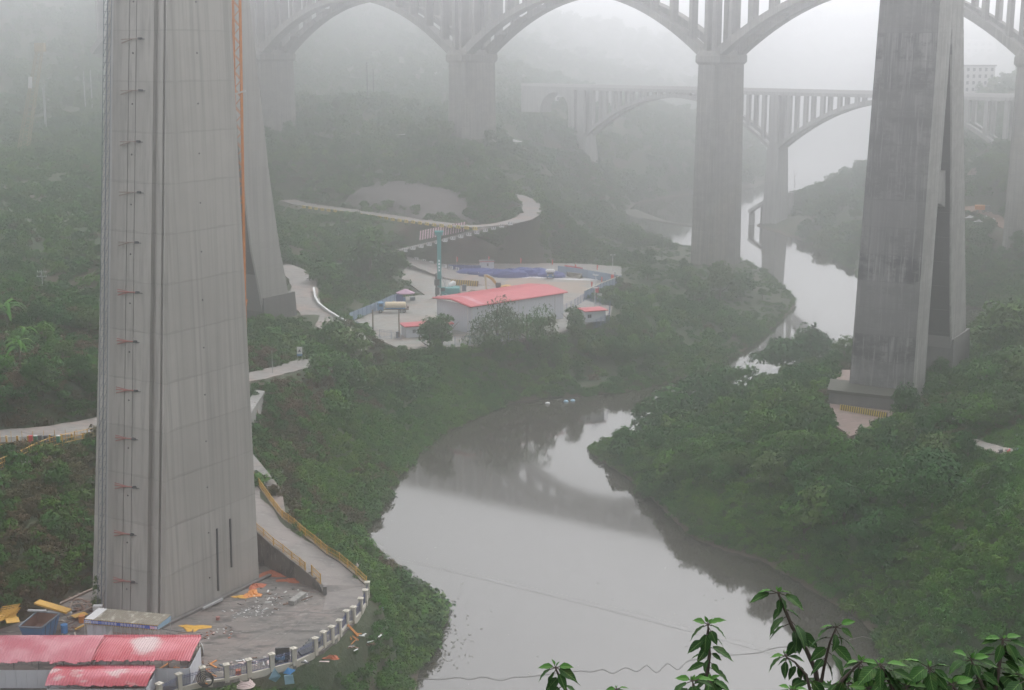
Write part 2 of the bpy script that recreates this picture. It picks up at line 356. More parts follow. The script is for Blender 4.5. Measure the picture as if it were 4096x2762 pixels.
def seg_dist(px, py, a, b):
    d = b - a; L = (d[0]**2 + d[1]**2) + 1e-9
    t = np.clip(((px-a[0])*d[0] + (py-a[1])*d[1])/L, 0, 1)
    return np.hypot(px-a[0]-t*d[0], py-a[1]-t*d[1]), t
def poly_dist(px, py, poly):
    dm = np.full(px.shape, 1e9); ins = np.zeros(px.shape, bool); n = len(poly)
    for i in range(n):
        a, b = poly[i], poly[(i+1)%n]
        d,_ = seg_dist(px, py, a, b); dm = np.minimum(dm, d)
        c = ((a[1] > py) != (b[1] > py)) & (px < (b[0]-a[0])*(py-a[1])/((b[1]-a[1])+1e-12) + a[0]); ins ^= c
    return np.where(ins, -dm, dm)       # negative inside

CZ = [ # (u, v, z)
 (1550,2700,4),(1400,2740,8),(1500,2600,6),(1600,2500,4),(1520,2420,7),(1620,2420,3),(1560,2330,4),(1300,2740,10),(1480,2280,7),(1380,2180,7),
 (1300,2080,6.5),(1200,2020,10),(1150,1900,12.5),(1100,1780,13),(1200,1700,13),(1150,1600,16),(1300,1850,6.5),(1400,1950,3.5),(1250,1450,15.5),(1350,1600,10.5),(1450,1750,6),
 (1500,1500,9),(1500,1650,6),(1700,1400,11),(1700,1600,5),(1900,1500,6.5),(2000,1400,10),(2150,1500,4.5),(2150,1380,10),(2300,1450,5),(2400,1350,8),(2600,1450,4),(2600,1330,7),
 (2800,1350,4),(2700,1200,7),(2900,1250,4),(3000,1150,4.5),(2900,1100,5),(2600,1120,6),(2500,1045,4.0),(2400,990,5),(2700,1065,2.0),(2430,925,2),(2560,1010,1.2),(2800,1050,3),(3100,1220,2),(1400,1400,13.5),(1550,1450,11),
 (50,2760,10),(0,2550,12),(100,2400,14.5),(200,2200,17.5),(100,2050,20.5),(300,2050,19),(0,1950,22.5),(350,1900,21),(-200,2300,17),(-300,2000,23),
 (0,1650,29),(200,1600,29.5),(350,1550,29),(0,1500,31),(200,1400,30),(380,1450,27),(700,1450,24),(900,1400,21),(-300,1600,32),
 (1000,1330,18),(1060,1400,17),(1180,1340,16.5),
 (2500,1650,-.5),(3560,2450,6),(3500,2300,7),(3700,2600,8),(3700,2400,12),(3800,2750,8),(3900,2550,16),(4050,2700,16),(4050,2350,20),(3900,2200,18),(3700,2100,14),(3500,2050,11),
 (3300,2200,6),(3300,2050,9),(3100,2100,5),(2900,2050,5),(2800,1950,5),(2700,1880,5.5),(2600,1800,5),(2900,1850,8.5),(3100,1900,10),(3400,1850,13),(3700,1850,16),(3900,1900,18),(4050,2050,21),(4300,2200,24),
 (2900,1680,7),(3100,1700,11),(3250,1800,13),(2800,1720,6),(3000,1600,6),(3200,1560,10),(3300,1480,9),(3600,1750,17),(3800,1650,19),(4000,1600,22),(4100,1450,24),(3900,1500,19),(4100,1300,20),(3850,1420,16),
 (4300,1700,28),(3600,1440,14),
]
CY = [ # (u, v, distance)
 (150,1250,318),(330,1240,312),(0,1250,322),(0,1100,345),(200,1050,360),(380,1080,355),(600,1000,380),(0,900,400),(200,880,415),(380,850,430),(700,850,440),(850,1100,380),
 (0,740,470),(200,700,500),(380,680,520),(0,615,590),(150,605,600),(380,600,600),(600,600,620),(0,540,680),(200,520,700),(380,520,700),(0,400,800),(200,400,800),(380,400,820),(700,420,800),
 (0,200,930),(300,200,950),(600,200,980),(0,0,1040),(400,0,1080),(800,0,1200),(-600,800,420),(-600,400,760),(-600,0,960),
 (1080,960,430),(1200,980,445),(1350,1050,440),(1450,1150,418),(1550,1180,418),(1350,1200,395),(1150,900,500),(1300,900,500),(1500,950,488),(1420,1010,470),
 (1400,735,560),(1650,730,545),(1850,770,530),(1150,700,590),(1250,740,575),(1150,600,630),(1400,600,615),(1650,620,585),(1900,650,560),(2030,735,540),
 (1120,480,700),(1300,452,710),(1450,445,710),(1600,485,695),(1750,520,655),(1880,555,618),(2000,585,615),(2150,650,660),(1300,440,830),(1600,440,840),
 (1100,300,1000),(1400,300,1000),(1700,350,950),(2000,400,900),(2200,450,860),(1100,150,1150),(1400,150,1200),(1700,200,1150),(1900,250,1100),(1100,0,1300),(1500,0,1350),(1750,60,1450),(2000,160,1500),
 (2500,480,900),(2700,500,950),(2340,590,771),(2340,700,745),(2650,620,860),(2700,700,820),(2850,640,900),(2950,700,900),(2500,760,740),(2300,800,690),(2200,850,650),(2250,930,560),(2300,1000,508),(1950,1000,500),
 (2900,560,1000),(2990,600,1000),(2100,250,1300),(2400,300,1400),(2700,340,1500),(2200,110,1900),(2500,160,2000),(2700,190,2200),(2950,200,2600),(3000,330,2100),
 (3200,350,2200),(3350,300,2250),(3500,330,2100),(3300,95,3000),(3150,140,3000),(3500,175,2800),(3800,170,2500),(3700,400,1900),
 (3300,920,645),(3450,950,610),(3400,830,680),(3500,1000,570),(3650,1100,520),(3600,850,660),(3450,780,730),(3700,800,720),
 (3900,1150,470),(3950,1050,472),(3900,950,470),(4000,1000,462),(4096,1100,440),(4096,1250,400),(3900,700,560),(3900,600,610),(4050,600,600),(3900,450,720),(4000,400,760),(3900,375,780),(4200,500,680),
 (4000,200,1100),(3800,230,1300),(4300,100,1200),(4500,700,480),(4600,1200,330),(4700,1700,240),(4700,2300,190),
]
CXYZ = [(0,0,80),(0,-60,84),(100,-40,84),(-100,-40,84),(0,40,46),(0,80,12),(100,40,50),(-100,40,45),(120,100,34),(-60,100,3),(-200,60,30),(-140,180,27),(-200,250,36),(-160,120,10),
 (150,180,34),(250,250,45),(-400,400,60),(-600,800,110),(-900,1200,150),(-900,1800,150),(-300,1500,140),(500,1000,95),(800,1600,120),(900,2500,130),(0,2800,110),(0,3400,120),(-900,2800,140),(-1500,3400,140),(1500,3400,130),(400,600,62),(1000,600,100),(-1000,300,120),(1000,3000,135),(-700,2200,150)]
ctrl = [P(*c) for c in CZ] + [D(*c) for c in CY] + [np.array(c, float) for c in CXYZ]
for k in range(0, len(WPOLY), 2): ctrl.append(np.array([WPOLY[k][0], WPOLY[k][1], 0.]))
for nm, w, q in LINES: ctrl += [np.array(p) for p in q[::2]]
for poly, z in ((PLAT,ZP),(YARD,12.6),(PAD,17.5),(P2PAD,17.6)): ctrl += [np.array([p[0],p[1],z]) for p in poly[::2]]
ctrl = np.array(ctrl)
# thin plate fit in coordinates squeezed with distance, so near and far detail weigh alike
def warp(x, y):
    s = np.log(np.maximum(y, -100) + 160.0); return x/(y.clip(-100)+160)*2.2, s*2.2
cx, cy = warp(ctrl[:,0], ctrl[:,1])
def kern(r2): return 0.5*r2*np.log(r2 + 1e-12)
n_ = len(cx); A_ = np.zeros((n_+3, n_+3))
r2 = (cx[:,None]-cx[None])**2 + (cy[:,None]-cy[None])**2
A_[:n_,:n_] = kern(r2) + np.eye(n_)*2e-4
A_[:n_,n_] = 1; A_[:n_,n_+1] = cx; A_[:n_,n_+2] = cy; A_[n_:,:n_] = A_[:n_,n_:].T
coef = np.linalg.solve(A_, np.concatenate([ctrl[:,2], np.zeros(3)]))
def vnoise(x, y, s, seed):
    rs = np.random.RandomState(seed); T = rs.rand(256,256); x = x/s; y = y/s
    xi = np.floor(x).astype(int); yi = np.floor(y).astype(int); fx = x-xi; fy = y-yi; fx = fx*fx*(3-2*fx); fy = fy*fy*(3-2*fy)
    g = lambda i,j: T[(i)%256,(j)%256]
    return (g(xi,yi)*(1-fx)*(1-fy)+g(xi+1,yi)*fx*(1-fy)+g(xi,yi+1)*(1-fx)*fy+g(xi+1,yi+1)*fx*fy)*2-1
def height(x, y):
    x = np.asarray(x, float).ravel(); y = np.asarray(y, float).ravel(); out = np.zeros(len(x))
    for s in range(0, len(x), 20000):
        a, b = warp(x[s:s+20000], y[s:s+20000])
        K = kern((a[:,None]-cx[None])**2 + (b[:,None]-cy[None])**2)
        out[s:s+20000] = K@coef[:n_] + coef[n_] + coef[n_+1]*a + coef[n_+2]*b
    d = poly_dist(x, y, WPOLY)
    dist = np.hypot(x, y)
    amp = np.clip(dist/400, .15, 3.0)*np.clip(d/20, 0, 1)
    h = out + amp*(vnoise(x,y,26,1)*1.1 + vnoise(x,y,9,2)*.45)
    land = np.minimum(np.maximum(h, .35*np.minimum(d, 5)), .15 + np.maximum(d,0)*1.15)
    h = np.where(d > 0, land, -np.minimum(-d*.6, 3.))
    h = np.clip(h, -3, 152)
    for nm, w, q in LINES:
        bd = np.full(x.shape, 1e9); bz = np.zeros(x.shape)
        for i in range(len(q)-1):
            dd, t = seg_dist(x, y, q[i][:2], q[i+1][:2]); z = q[i][2]*(1-t) + q[i+1][2]*t
            m = dd < bd; bd = np.where(m, dd, bd); bz = np.where(m, z, bz)
        k = np.clip(1 - (bd - w - .6)/4.0, 0, 1); k = k*k*(3-2*k); h = h*(1-k) + (bz-.25)*k
    for poly, z in ((YARD,12.6),(PAD,17.5),(P2PAD,17.6),(PLAT,ZP)):
        dd = poly_dist(x, y, poly); k = np.clip(1 - dd/3.0, 0, 1); k = k*k*(3-2*k); h = h*(1-k) + (z-.3)*k
    return h
def hz(x, y): return float(height([x],[y])[0])

NU, NV = 420, 560
ys = -80 + 160*(np.exp(np.linspace(math.log(1.0), math.log((3600+80)/160.+1), NV)) - 1)
tt = np.linspace(-1, 1, NU); tt = np.sign(tt)*(0.55*np.abs(tt) + 0.45*np.abs(tt)**3)
gx = tt[None,:]*(ys[:,None]*0.95 + 330); gy = np.repeat(ys[:,None], NU, 1)
gz = height(gx, gy).reshape(NV, NU)
vs = np.stack([gx, gy, gz], -1).reshape(-1, 3)
idx = np.arange(NV*NU).reshape(NV, NU)
fs = np.stack([idx[:-1,:-1], idx[:-1,1:], idx[1:,1:], idx[1:,:-1]], -1).reshape(-1, 4)
def np_mesh(name, vs, fs, mat=None, smooth=False):
    me = bpy.data.meshes.new(name); k = fs.shape[1]
    me.vertices.add(len(vs)); me.vertices.foreach_set('co', vs.astype(np.float32).ravel())
    me.loops.add(fs.size); me.loops.foreach_set('vertex_index', fs.astype(np.int32).ravel())
    me.polygons.add(len(fs)); me.polygons.foreach_set('loop_start', np.arange(0, fs.size, k, dtype=np.int32)); me.polygons.foreach_set('loop_total', np.full(len(fs), k, np.int32))
    if smooth: me.polygons.foreach_set('use_smooth', np.ones(len(fs), bool))
    me.update(calc_edges=True)
    if mat: me.materials.append(mat)
    return me
m, nt, bs = nmat('hillside soil and low growth'); bs.inputs['Roughness'].default_value = .95
c = mix(nt, rng(nt, noise(nt, pos(nt), .035, 5, .6), .4, .62), (.025,.045,.016), (.045,.052,.025))
c = mix(nt, rng(nt, noise(nt, pos(nt), .055, 4, .6), .54, .66), c, (.075,.052,.038))
c = mix(nt, rng(nt, noise(nt, pos(nt), .8, 4, .7), .45, .7, 0, .6), c, (.04,.06,.03))
g_ = nt.nodes.new('ShaderNodeNewGeometry'); sp_ = nt.nodes.new('ShaderNodeSeparateXYZ'); nt.links.new(g_.outputs['Position'], sp_.inputs[0])
zn = math_(nt,'ADD', sp_.outputs[2], math_(nt,'MULTIPLY', noise(nt, pos(nt), .4, 4), -1.2))
c = mix(nt, rng(nt, zn, .35, -.1), c, (.085,.066,.048))      # silt rim left by the river
nt.links.new(c, bs.inputs['Base Color']); bump(nt, bs, noise(nt, pos(nt), 1.2, 5, .7), .8, .4); M['ground'] = m
ground = link('ground', np_mesh('ground', vs, fs, M['ground'], True)); tag(ground, kind='structure')

# river
m, nt, bs = nmat('turbid still river water')
bs.inputs['Base Color'].default_value = (.052,.048,.039,1); bs.inputs['Roughness'].default_value = .055; bs.inputs['IOR'].default_value = 2.05
w1 = noise(nt, pos(nt,(1,.45,1)), .9, 3, .5); patch = rng(nt, noise(nt, pos(nt), .03, 2), .45, .6)
bump(nt, bs, math_(nt,'MULTIPLY', w1, patch), .06, .02); M['water'] = m
mb = MB(); mb.add([(-3000,-75,0),(3000,-75,0),(3500,3550,0),(-3500,3550,0)], [(0,1,2,3)])
o = link('river', mb.mesh('river', M['water'])); tag(o, kind='structure')

# haze
mv = bpy.data.materials.new('valley haze'); mv.use_nodes = True; nt = mv.node_tree; nt.nodes.clear()
pv = nt.nodes.new('ShaderNodeVolumePrincipled'); out_ = nt.nodes.new('ShaderNodeOutputMaterial')
pv.inputs['Color'].default_value = (.95,.955,.975,1); pv.inputs['Density'].default_value = HAZE = 0.00135; pv.inputs['Anisotropy'].default_value = .9
nt.links.new(pv.outputs[0], out_.inputs['Volume'])
mb = MB(); mb.box((0,1750,80), (9000,4000,168))
o = link('haze', mb.mesh('haze', mv)); tag(o, kind='stuff')

def ribbon(name, pts, w, mat, thick=.25, dz=0.0, parent=None):
    """a road slab: pts centre line, real thickness"""
    mb = MB(); q = np.array(pts)
    # resample smoothly
    from_ = [q[0]]
    for i in range(len(q)-1):
        for k in range(1, 7):
            t = k/6.; p0 = q[max(i-1,0)]; p1=q[i]; p2=q[i+1]; p3=q[min(i+2,len(q)-1)]
            from_.append(.5*((2*p1)+(-p0+p2)*t+(2*p0-5*p1+4*p2-p3)*t*t+(-p0+3*p1-3*p2+p3)*t**3))
    q = np.array(from_); L=[];Rr=[]
    for i in range(len(q)):
        t = q[min(i+1,len(q)-1)]-q[max(i-1,0)]; n = np.array([-t[1], t[0], 0]); n /= np.linalg.norm(n)+1e-9
        ww = w*(1+.06*math.sin(i*1.7)); L.append(q[i]+n*ww+[0,0,dz]); Rr.append(q[i]-n*ww+[0,0,dz])
    k = len(q); vs_ = L+Rr+[p-[0,0,thick] for p in L]+[p-[0,0,thick] for p in Rr]; f_=[]
    for i in range(k-1):
        f_ += [(i,k+i,k+i+1,i+1),(2*k+i,i,i+1,2*k+i+1),(k+i,3*k+i,3*k+i+1,k+i+1)]
    mb.add(vs_, f_); return mb, q, L, Rr
for nm, w, q in LINES:
    if nm == 'ramp': continue
    mb, qq, L_, R_ = ribbon('road', q, w, None, .3)
    o = obj('road', mb, M['dirt'] if nm=='dirtr' else M['road']); tag(o, kind='structure')
# ---------------------------------------------------------------- near pylon under construction
AX = np.array([.51,.86,0]); AX /= np.linalg.norm(AX); NX = np.array([AX[1],-AX[0],0])
def near_pylon():
    C0 = P(653,2502,ZP); t = thing('bridge_pylon', 'huge smooth grey concrete pylon leg with ladder mast standing on the near platform', 'pylon', C0)
    zt = 90.5
    def sect(z):                       # corners: front-left, corner, right, back
        k = (z-ZP)/(zt-ZP)
        fl = C0 - NX*13*1 + AX*7.0*k + NX*1.75*k
        co = C0 + AX*6.9*k - NX*.5*k
        ri = C0 + AX*18.9 - AX*.6*k - NX*.5*k
        ba = ri - NX*(13-2.25*k)
        return [np.array([p[0],p[1],z]) for p in (fl,co,ri,ba)]
    def ring(z, inset=0.):
        fl,co,ri,ba = sect(z); e = (co-fl)/np.linalg.norm(co-fl); L = np.linalg.norm(co-fl); inn = AX*1.0
        c1 = (fl+co+ri+ba)/4
        pts = [fl+e*.25, fl+e*L*.775, fl+e*L*.780+inn*.55, fl+e*L*.855+inn*.55, fl+e*L*.860, fl+e*L*.925, fl+e*L*.928+inn*.35, fl+e*L*.952+inn*.35, fl+e*L*.955, co-e*.3, co+AX*.3, ri-AX*.3, ri-e*.3, ba+e*.3, ba-AX*.3, fl+AX*.25]
        if inset: pts = [p + (c1-p)*inset/np.linalg.norm(c1-p) for p in pts]
        return pts
    n = 19; h = 6.2
    for i in range(n):
        z0 = ZP + i*h; z1 = z0 + h - .014
        mb = MB(); mb.loft([ring(z0), ring(z1)]); obj('concrete_lift', mb, M['conc_new'], t)
    mb = MB(); mb.loft([ring(ZP-.2,.12), ring(ZP+n*h-.3,.12)]); obj('core', mb, M['conc_core'], t)
    fl,co,ri,ba = sect(ZP)
    # tie holes
    def on_left(s, z, out=.01):
        a,b,_,_ = sect(z); return a + (b-a)*s - AX*out
    def on_right(s, z, out=.01):
        _,a,b,_ = sect(z); return a + (b-a)*s + NX*out
    for i in range(13):
        z = ZP + 3.5 + i*6.2
        for f,s,d in ((on_left,.50-.004*i,-AX),(on_right,.46-.004*i,NX)):
            p = V3(f(s,z)); mb = MB(); mb.tube([p, p+V3(d)*.06], .11, 8); obj('tie_hole', mb, M['black'], t)
    # two vertical slots low on the wide face
    for s,zz0,zz1,w in ((.545,ZP+1.2,ZP+9.8,.16),(.69,ZP+3.6,ZP+10.4,.16)):
        a = V3(on_right(s,zz0,.05)); b = V3(on_right(s,zz1,.05)); mb = MB(); mb.tube([a,b],w,6); obj('drain_pipe', mb, M['darksteel'] if w<.17 else M['steel'], t)
    # run-off stain sheets in recess
    # climbing mast with ties
    mast = thing('ladder_mast', 'tall blue grey lattice ladder mast running up the face of the near pylon leg', 'ladder', on_left(.26,ZP,1.1))
    def mpt(k,z,dx,dy): return V3(on_left(.26-.09*k, z, 1.1 + dy)) + V3(NX)*dx
    zs = [ZP + j*1.55 for j in range(76)]
    for dx,dy in ((-.35,0),(.35,0),(-.35,.6),(.35,.6)):
        mb = MB(); mb.tube([mpt((z-ZP)/118.*1.5,z,dx,dy) for z in zs[::6]], .05, 4); obj('rail', mb, M['bluegrey'], mast)
    mb = MB()
    for j in range(len(zs)-1):
        k0=(zs[j]-ZP)/118.*1.5; k1=(zs[j+1]-ZP)/118.*1.5
        for dy in (0,.6):
            mb.tube([mpt(k0,zs[j],-.35,dy), mpt(k1,zs[j+1],.35,dy)], .03, 3); mb.tube([mpt(k0,zs[j],-.35,dy), mpt(k0,zs[j],.35,dy)], .03, 3)
            mb.tube([mpt(k0,(zs[j]+zs[j+1])/2,-.35,dy), mpt(k0,(zs[j]+zs[j+1])/2,.35,dy)], .03, 3)
    o = obj('lattice_rungs', mb, M['bluegrey'], mast); o['kind'] = 'stuff'
    for dxo in (.75,.95):
        mb = MB(); mb.tube([mpt((z-ZP)/118.*1.5,z,dxo,.3) for z in zs[::6]], .035, 4); obj('guide_rail', mb, M['steel'], mast)
    mb = MB()
    for z in zs[::2]:
        k=(z-ZP)/118.*1.5; mb.tube([mpt(k,z,.72,.3), mpt(k,z,.98,.3)], .03, 3)
    o = obj('cage_rungs', mb, M['steel'], mast); o['kind'] = 'stuff'
    for dxo in (2.2, 3.6):
        mb = MB(); mb.tube([V3(on_left(.5+ (dxo-2.9)*.08 -.05*(z-ZP)/78, z, .06)) for z in zs[::6]], .03, 4); obj('drop_cable', mb, M['wire'], mast)
    # working brackets across the face
    for i in range(15):
        z = ZP + 4.6 + i*6.25; red = i < 7
        t2 = thing('wall_bracket', ('red steel bracket number rows up' if 0 else ''), 'bracket', on_left(.36,z))
        a = V3(on_left(.35-.01*i*.3,z,.5)); b = V3(on_left(.57-.02*(i%2),z+.1,.15)); mb = MB()
        mb.tube([a,b],.09 if red else .06,5); mb.tube([a+Vector((0,0,-.45)), a.lerp(b,.6)+Vector((0,0,-.05))],.07,5)
        if red: mb.tube([a+Vector((0,0,.3)), a.lerp(b,.75)],.06,5)
        obj('bracket_arm', mb, M['redsteel'] if red else M['wood'], t2)
        mb = MB(); mb.tube([a.lerp(b,.9), a.lerp(b,1.35)+Vector((0,0,-.1))],.05,5); mb.box(tuple(a.lerp(b,1.1)),(.5,.4,.25)); obj('bracket_foot', mb, M['darksteel'] , t2)
        side = ['lowest','second lowest','third lowest','fourth','fifth','sixth','seventh','eighth','ninth','tenth','eleventh','twelfth','thirteenth','fourteenth','topmost'][i]
        tag(t2, f"{side} {'red steel' if red else 'timber and steel'} bracket up the narrow face of the near pylon", 'bracket', None, None); t2['group']='brackets up the near pylon face'
    return t, sect, on_left, on_right
near, n_sect, on_left, on_right = near_pylon()
# kerb at the pylon foot along wide face
fl,co,ri,ba = n_sect(ZP)
mb = MB(); a=co+NX*.25; b=ri+NX*.25+AX*1.5
mb.hexa([a+[0,0,0]-AX*1.0, a+NX*.5-AX*1.0, b+NX*.5, b],[a+[0,0,.35]-AX*1.0, a+NX*.5+[0,0,.3]-AX*1.0, b+NX*.5+[0,0,.3], b+[0,0,.35]])
tag(obj('drain_kerb', mb, M['conc_plinth']), 'dark low concrete kerb along the foot of the wide pylon face', 'kerb')

# ---------------------------------------------------------------- two A shaped pylons further off
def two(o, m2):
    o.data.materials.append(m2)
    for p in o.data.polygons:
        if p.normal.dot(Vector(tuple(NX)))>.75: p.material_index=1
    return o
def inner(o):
    o.data.materials.append(M['conc_damp_shade'])
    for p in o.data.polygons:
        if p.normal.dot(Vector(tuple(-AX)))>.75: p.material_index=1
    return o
def a_pylon(label, O, prof, W, mats, zbase, ztop=126., tops=None):
    """O: front base corner of the side plane; prof: function z -> (s0,s1,s2,s3) along AX; W: width function"""
    t = thing('bridge_pylon', label, 'pylon', O)
    def pt(s, w, z): q = O + AX*s - NX*w; return np.array([q[0],q[1],z])
    def legring(sa, sb, z, ch=1.1):
        w = W(z); sb_ = max(sb, sa+.3); c = min(ch, (sb_-sa)*.45)
        return [pt(sa,w-.3,z), pt(sa,c,z), pt(sa+c,0,z), pt(sb_,0,z), pt(sb_,w,z), pt(sa+.3,w,z)]
    zs = [zbase]
    while zs[-1] < ztop-.1: zs.append(min(zs[-1]+5.2, ztop))
    zap = prof('apex')
    for k in range(len(zs)-1):
        z0, z1 = zs[k], zs[k+1]-.02
        a0=prof(z0); a1=prof(z1)
        if z1 < zap:
            mb=MB(); mb.loft([legring(a0[0],a0[1],z0), legring(a1[0],a1[1],z1)]); two(obj('front_leg_lift', mb, mats[0], t), mats[1])
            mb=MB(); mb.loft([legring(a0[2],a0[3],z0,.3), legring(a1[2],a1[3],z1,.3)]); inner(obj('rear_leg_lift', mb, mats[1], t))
        else:
            if z0 < zap:      # lift that holds the slit apex
                mb=MB(); am=prof(zap-.4)
                mb.loft([legring(a0[0],a0[1],z0), legring(am[0],am[1],zap)]); mb.loft([legring(a0[2],a0[3],z0,.3), legring(am[2],am[3],zap,.3)]); two(obj('slit_lift', mb, mats[0], t), mats[1])
                z0=zap; a0=prof(zap)
            mb=MB(); mb.loft([legring(a0[0],a0[3],z0), legring(a1[0],a1[3],z1)]); two(obj('shaft_lift', mb, mats[0], t), mats[1])
    mb = MB()
    za=zap
    mb.loft([[pt(prof(z)[0]+.25,W(z)-.5,z), pt(prof(z)[0]+.25,1.3,z), pt(prof(z)[0]+1.35,.2,z), pt(prof(z)[1]-.15,.2,z), pt(prof(z)[1]-.15,W(z)-.3,z)] for z in (zbase, 36, 55, za-1)])
    mb.loft([[pt(prof(z)[2]+.15,W(z)-.3,z), pt(prof(z)[2]+.15,.2,z), pt(prof(z)[3]-.15,.2,z), pt(prof(z)[3]-.15,W(z)-.3,z)] for z in (zbase, 36, 55, za-1)])
    obj('core', mb, M['conc_core'], t)
    # cross beam with gabled underside
    b = prof('beam'); a0=prof(b[0]); a1=prof(b[1]); mb=MB(); w=W(b[0])
    mid=(a0[1]+a0[2])/2
    low=[(a0[1]-.2,b[0]-1.3),(mid,b[0]),(a0[2]+.2,b[0]-1.3),(a1[2]+.2,b[1]),(a1[1]-.2,b[1])]
    for w0,w1 in ((1.2,w-1.0),):
        f=[pt(s,w0,z) for s,z in low]; g=[pt(s,w1,z) for s,z in low]; mb.loft([f,g])
    obj('cross_beam', mb, mats[1], t)
    return t, pt
def P_right(z):
    if z=='apex': return 88.4
    if z=='beam': return (54.8,61.)
    zz=[12,20.5,34,55,61,88.4,94,130]
    return [np.interp(z,zz,v) for v in ([-.5,0,.6,1.5,1.8,3.0,3.2,4.8],[10.2,10.1,10.3,11.5,12.2,14.0,14.3,16],[33,31.2,27,22.2,20.9,14.1,14.3,16],[46.5,44,39.7,33.2,31.2,23.4,21.9,16.5])]
O_R = P(3644,1568,20.)
O_R = P(3395,1540,20.) + NX*12.25
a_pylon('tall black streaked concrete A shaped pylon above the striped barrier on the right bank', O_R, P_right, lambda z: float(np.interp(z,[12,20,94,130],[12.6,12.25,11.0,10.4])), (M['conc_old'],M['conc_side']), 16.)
O_L = P(1090,1272,18.)
def P_left(z):
    if z=='apex': return 92.5
    if z=='beam': return (56.,62.)
    zz=[12,18,36,55,62,92.5,96,130]
    return [np.interp(z,zz,v)-.6 for v in ([-36,-35,-33.5,-31.5,-31,-27.5,-27,-23],[-21,-20,-17.5,-14.6,-13.9,-13.0,-12.8,-11],[-2,-2.4,-6.6,-8.7,-9.4,-12.9,-12.8,-11],[9.2,8.3,4.2,1.1,.4,-3.3,-3.8,-7.5])]
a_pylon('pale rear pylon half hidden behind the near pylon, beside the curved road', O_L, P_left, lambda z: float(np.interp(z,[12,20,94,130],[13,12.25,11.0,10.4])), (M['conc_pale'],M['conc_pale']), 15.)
# plinths
def plinth(O, s0, s1, w, z0, z1, label, mat='conc_plinth'):
    mb = MB(); g=.35
    def q(s,ww,z): p=O+AX*s-NX*ww; return np.array([p[0],p[1],z])
    mb.loft([[q(s0-g*2,w+g*2,z0),q(s0-g*2,-g*2,z0),q(s1+g*2,-g*2,z0),q(s1+g*2,w+g*2,z0)],[q(s0-g*.3,w+g,z1),q(s0-g*.3,-g,z1),q(s1+g*.3,-g,z1),q(s1+g*.3,w+g,z1)]])
    return tag(obj('plinth', mb, M[mat]), label, 'plinth')
plinth(O_L,-3.4,8.6,12.5,14,23.5,'dark concrete plinth round the foot of the pale rear pylon')
plinth(O_R,30.5,44.5,12.5,12,25,'dark plinth under the far leg of the streaked right pylon')
# pile cap of the right pylon with chevron board
c4=[P(3318,1560,20.2),P(3575,1590,20.2)]
mb=MB(); a=c4[0]+[0,0,0]; b=c4[1]
back=np.array([.3,1,0])*9
mb.hexa([a-[0,0,5],b-[0,0,5],b+back-[0,0,5],a+back-[0,0,5]],[a,b,b+back,a+back]); tag(obj('foundation_block', mb, M['conc_plinth']), 'mossy dark concrete pile cap under the streaked right pylon', 'foundation')
mb=MB(); mb.hexa([a+[-.5,-.3,-.5],b+[.6,-.3,-.5],b+back+[.5,0,-.5],a+back+[-.5,0,-.5]],[a+[-.5,-.3,.12],b+[.6,-.3,.12],b+back+[.5,0,.12],a+back+[-.5,0,.12]])
tag(obj('pile_cap_lip', mb, M['asphalt_grey']), 'overgrown flat lip on top of the right pylon pile cap', 'ledge')
def chevron_board(label, p0, p1, h, n, cols=('yellow2','black'), lean=.35, thick=.12, cat='barrier', endshade=None):
    t = thing('striped_barrier', label, cat, p0); p0=V3(p0); p1=V3(p1); L=(p1-p0); nrm=Vector((L.y,-L.x,0)).normalized()*thick
    for k in range(n):
        a=p0+L*(k/n); b=p0+L*((k+1)/n); sh=L/n*lean*(n*.0+3); up=Vector((0,0,h))
        mb=MB(); mb.hexa([a,b,b-nrm,a-nrm][::-1] if 0 else [a+nrm,b+nrm,b,a],[a+nrm+up+sh,b+nrm+up+sh,b+up+sh,a+up+sh]); obj('stripe_panel', mb, M[cols[k%2]], t)
    return t
chevron_board('long yellow and black slanted stripe barrier below the right pylon', P(3358,1652,16.9), P(3546,1686,16.9), 1.7, 42, lean=.25)
mb=MB(); mb.prism([tuple(q) for q in PAD], 16.4, 17.5); tag(obj('parking_pad', mb, M['pink_pad']), kind='structure')

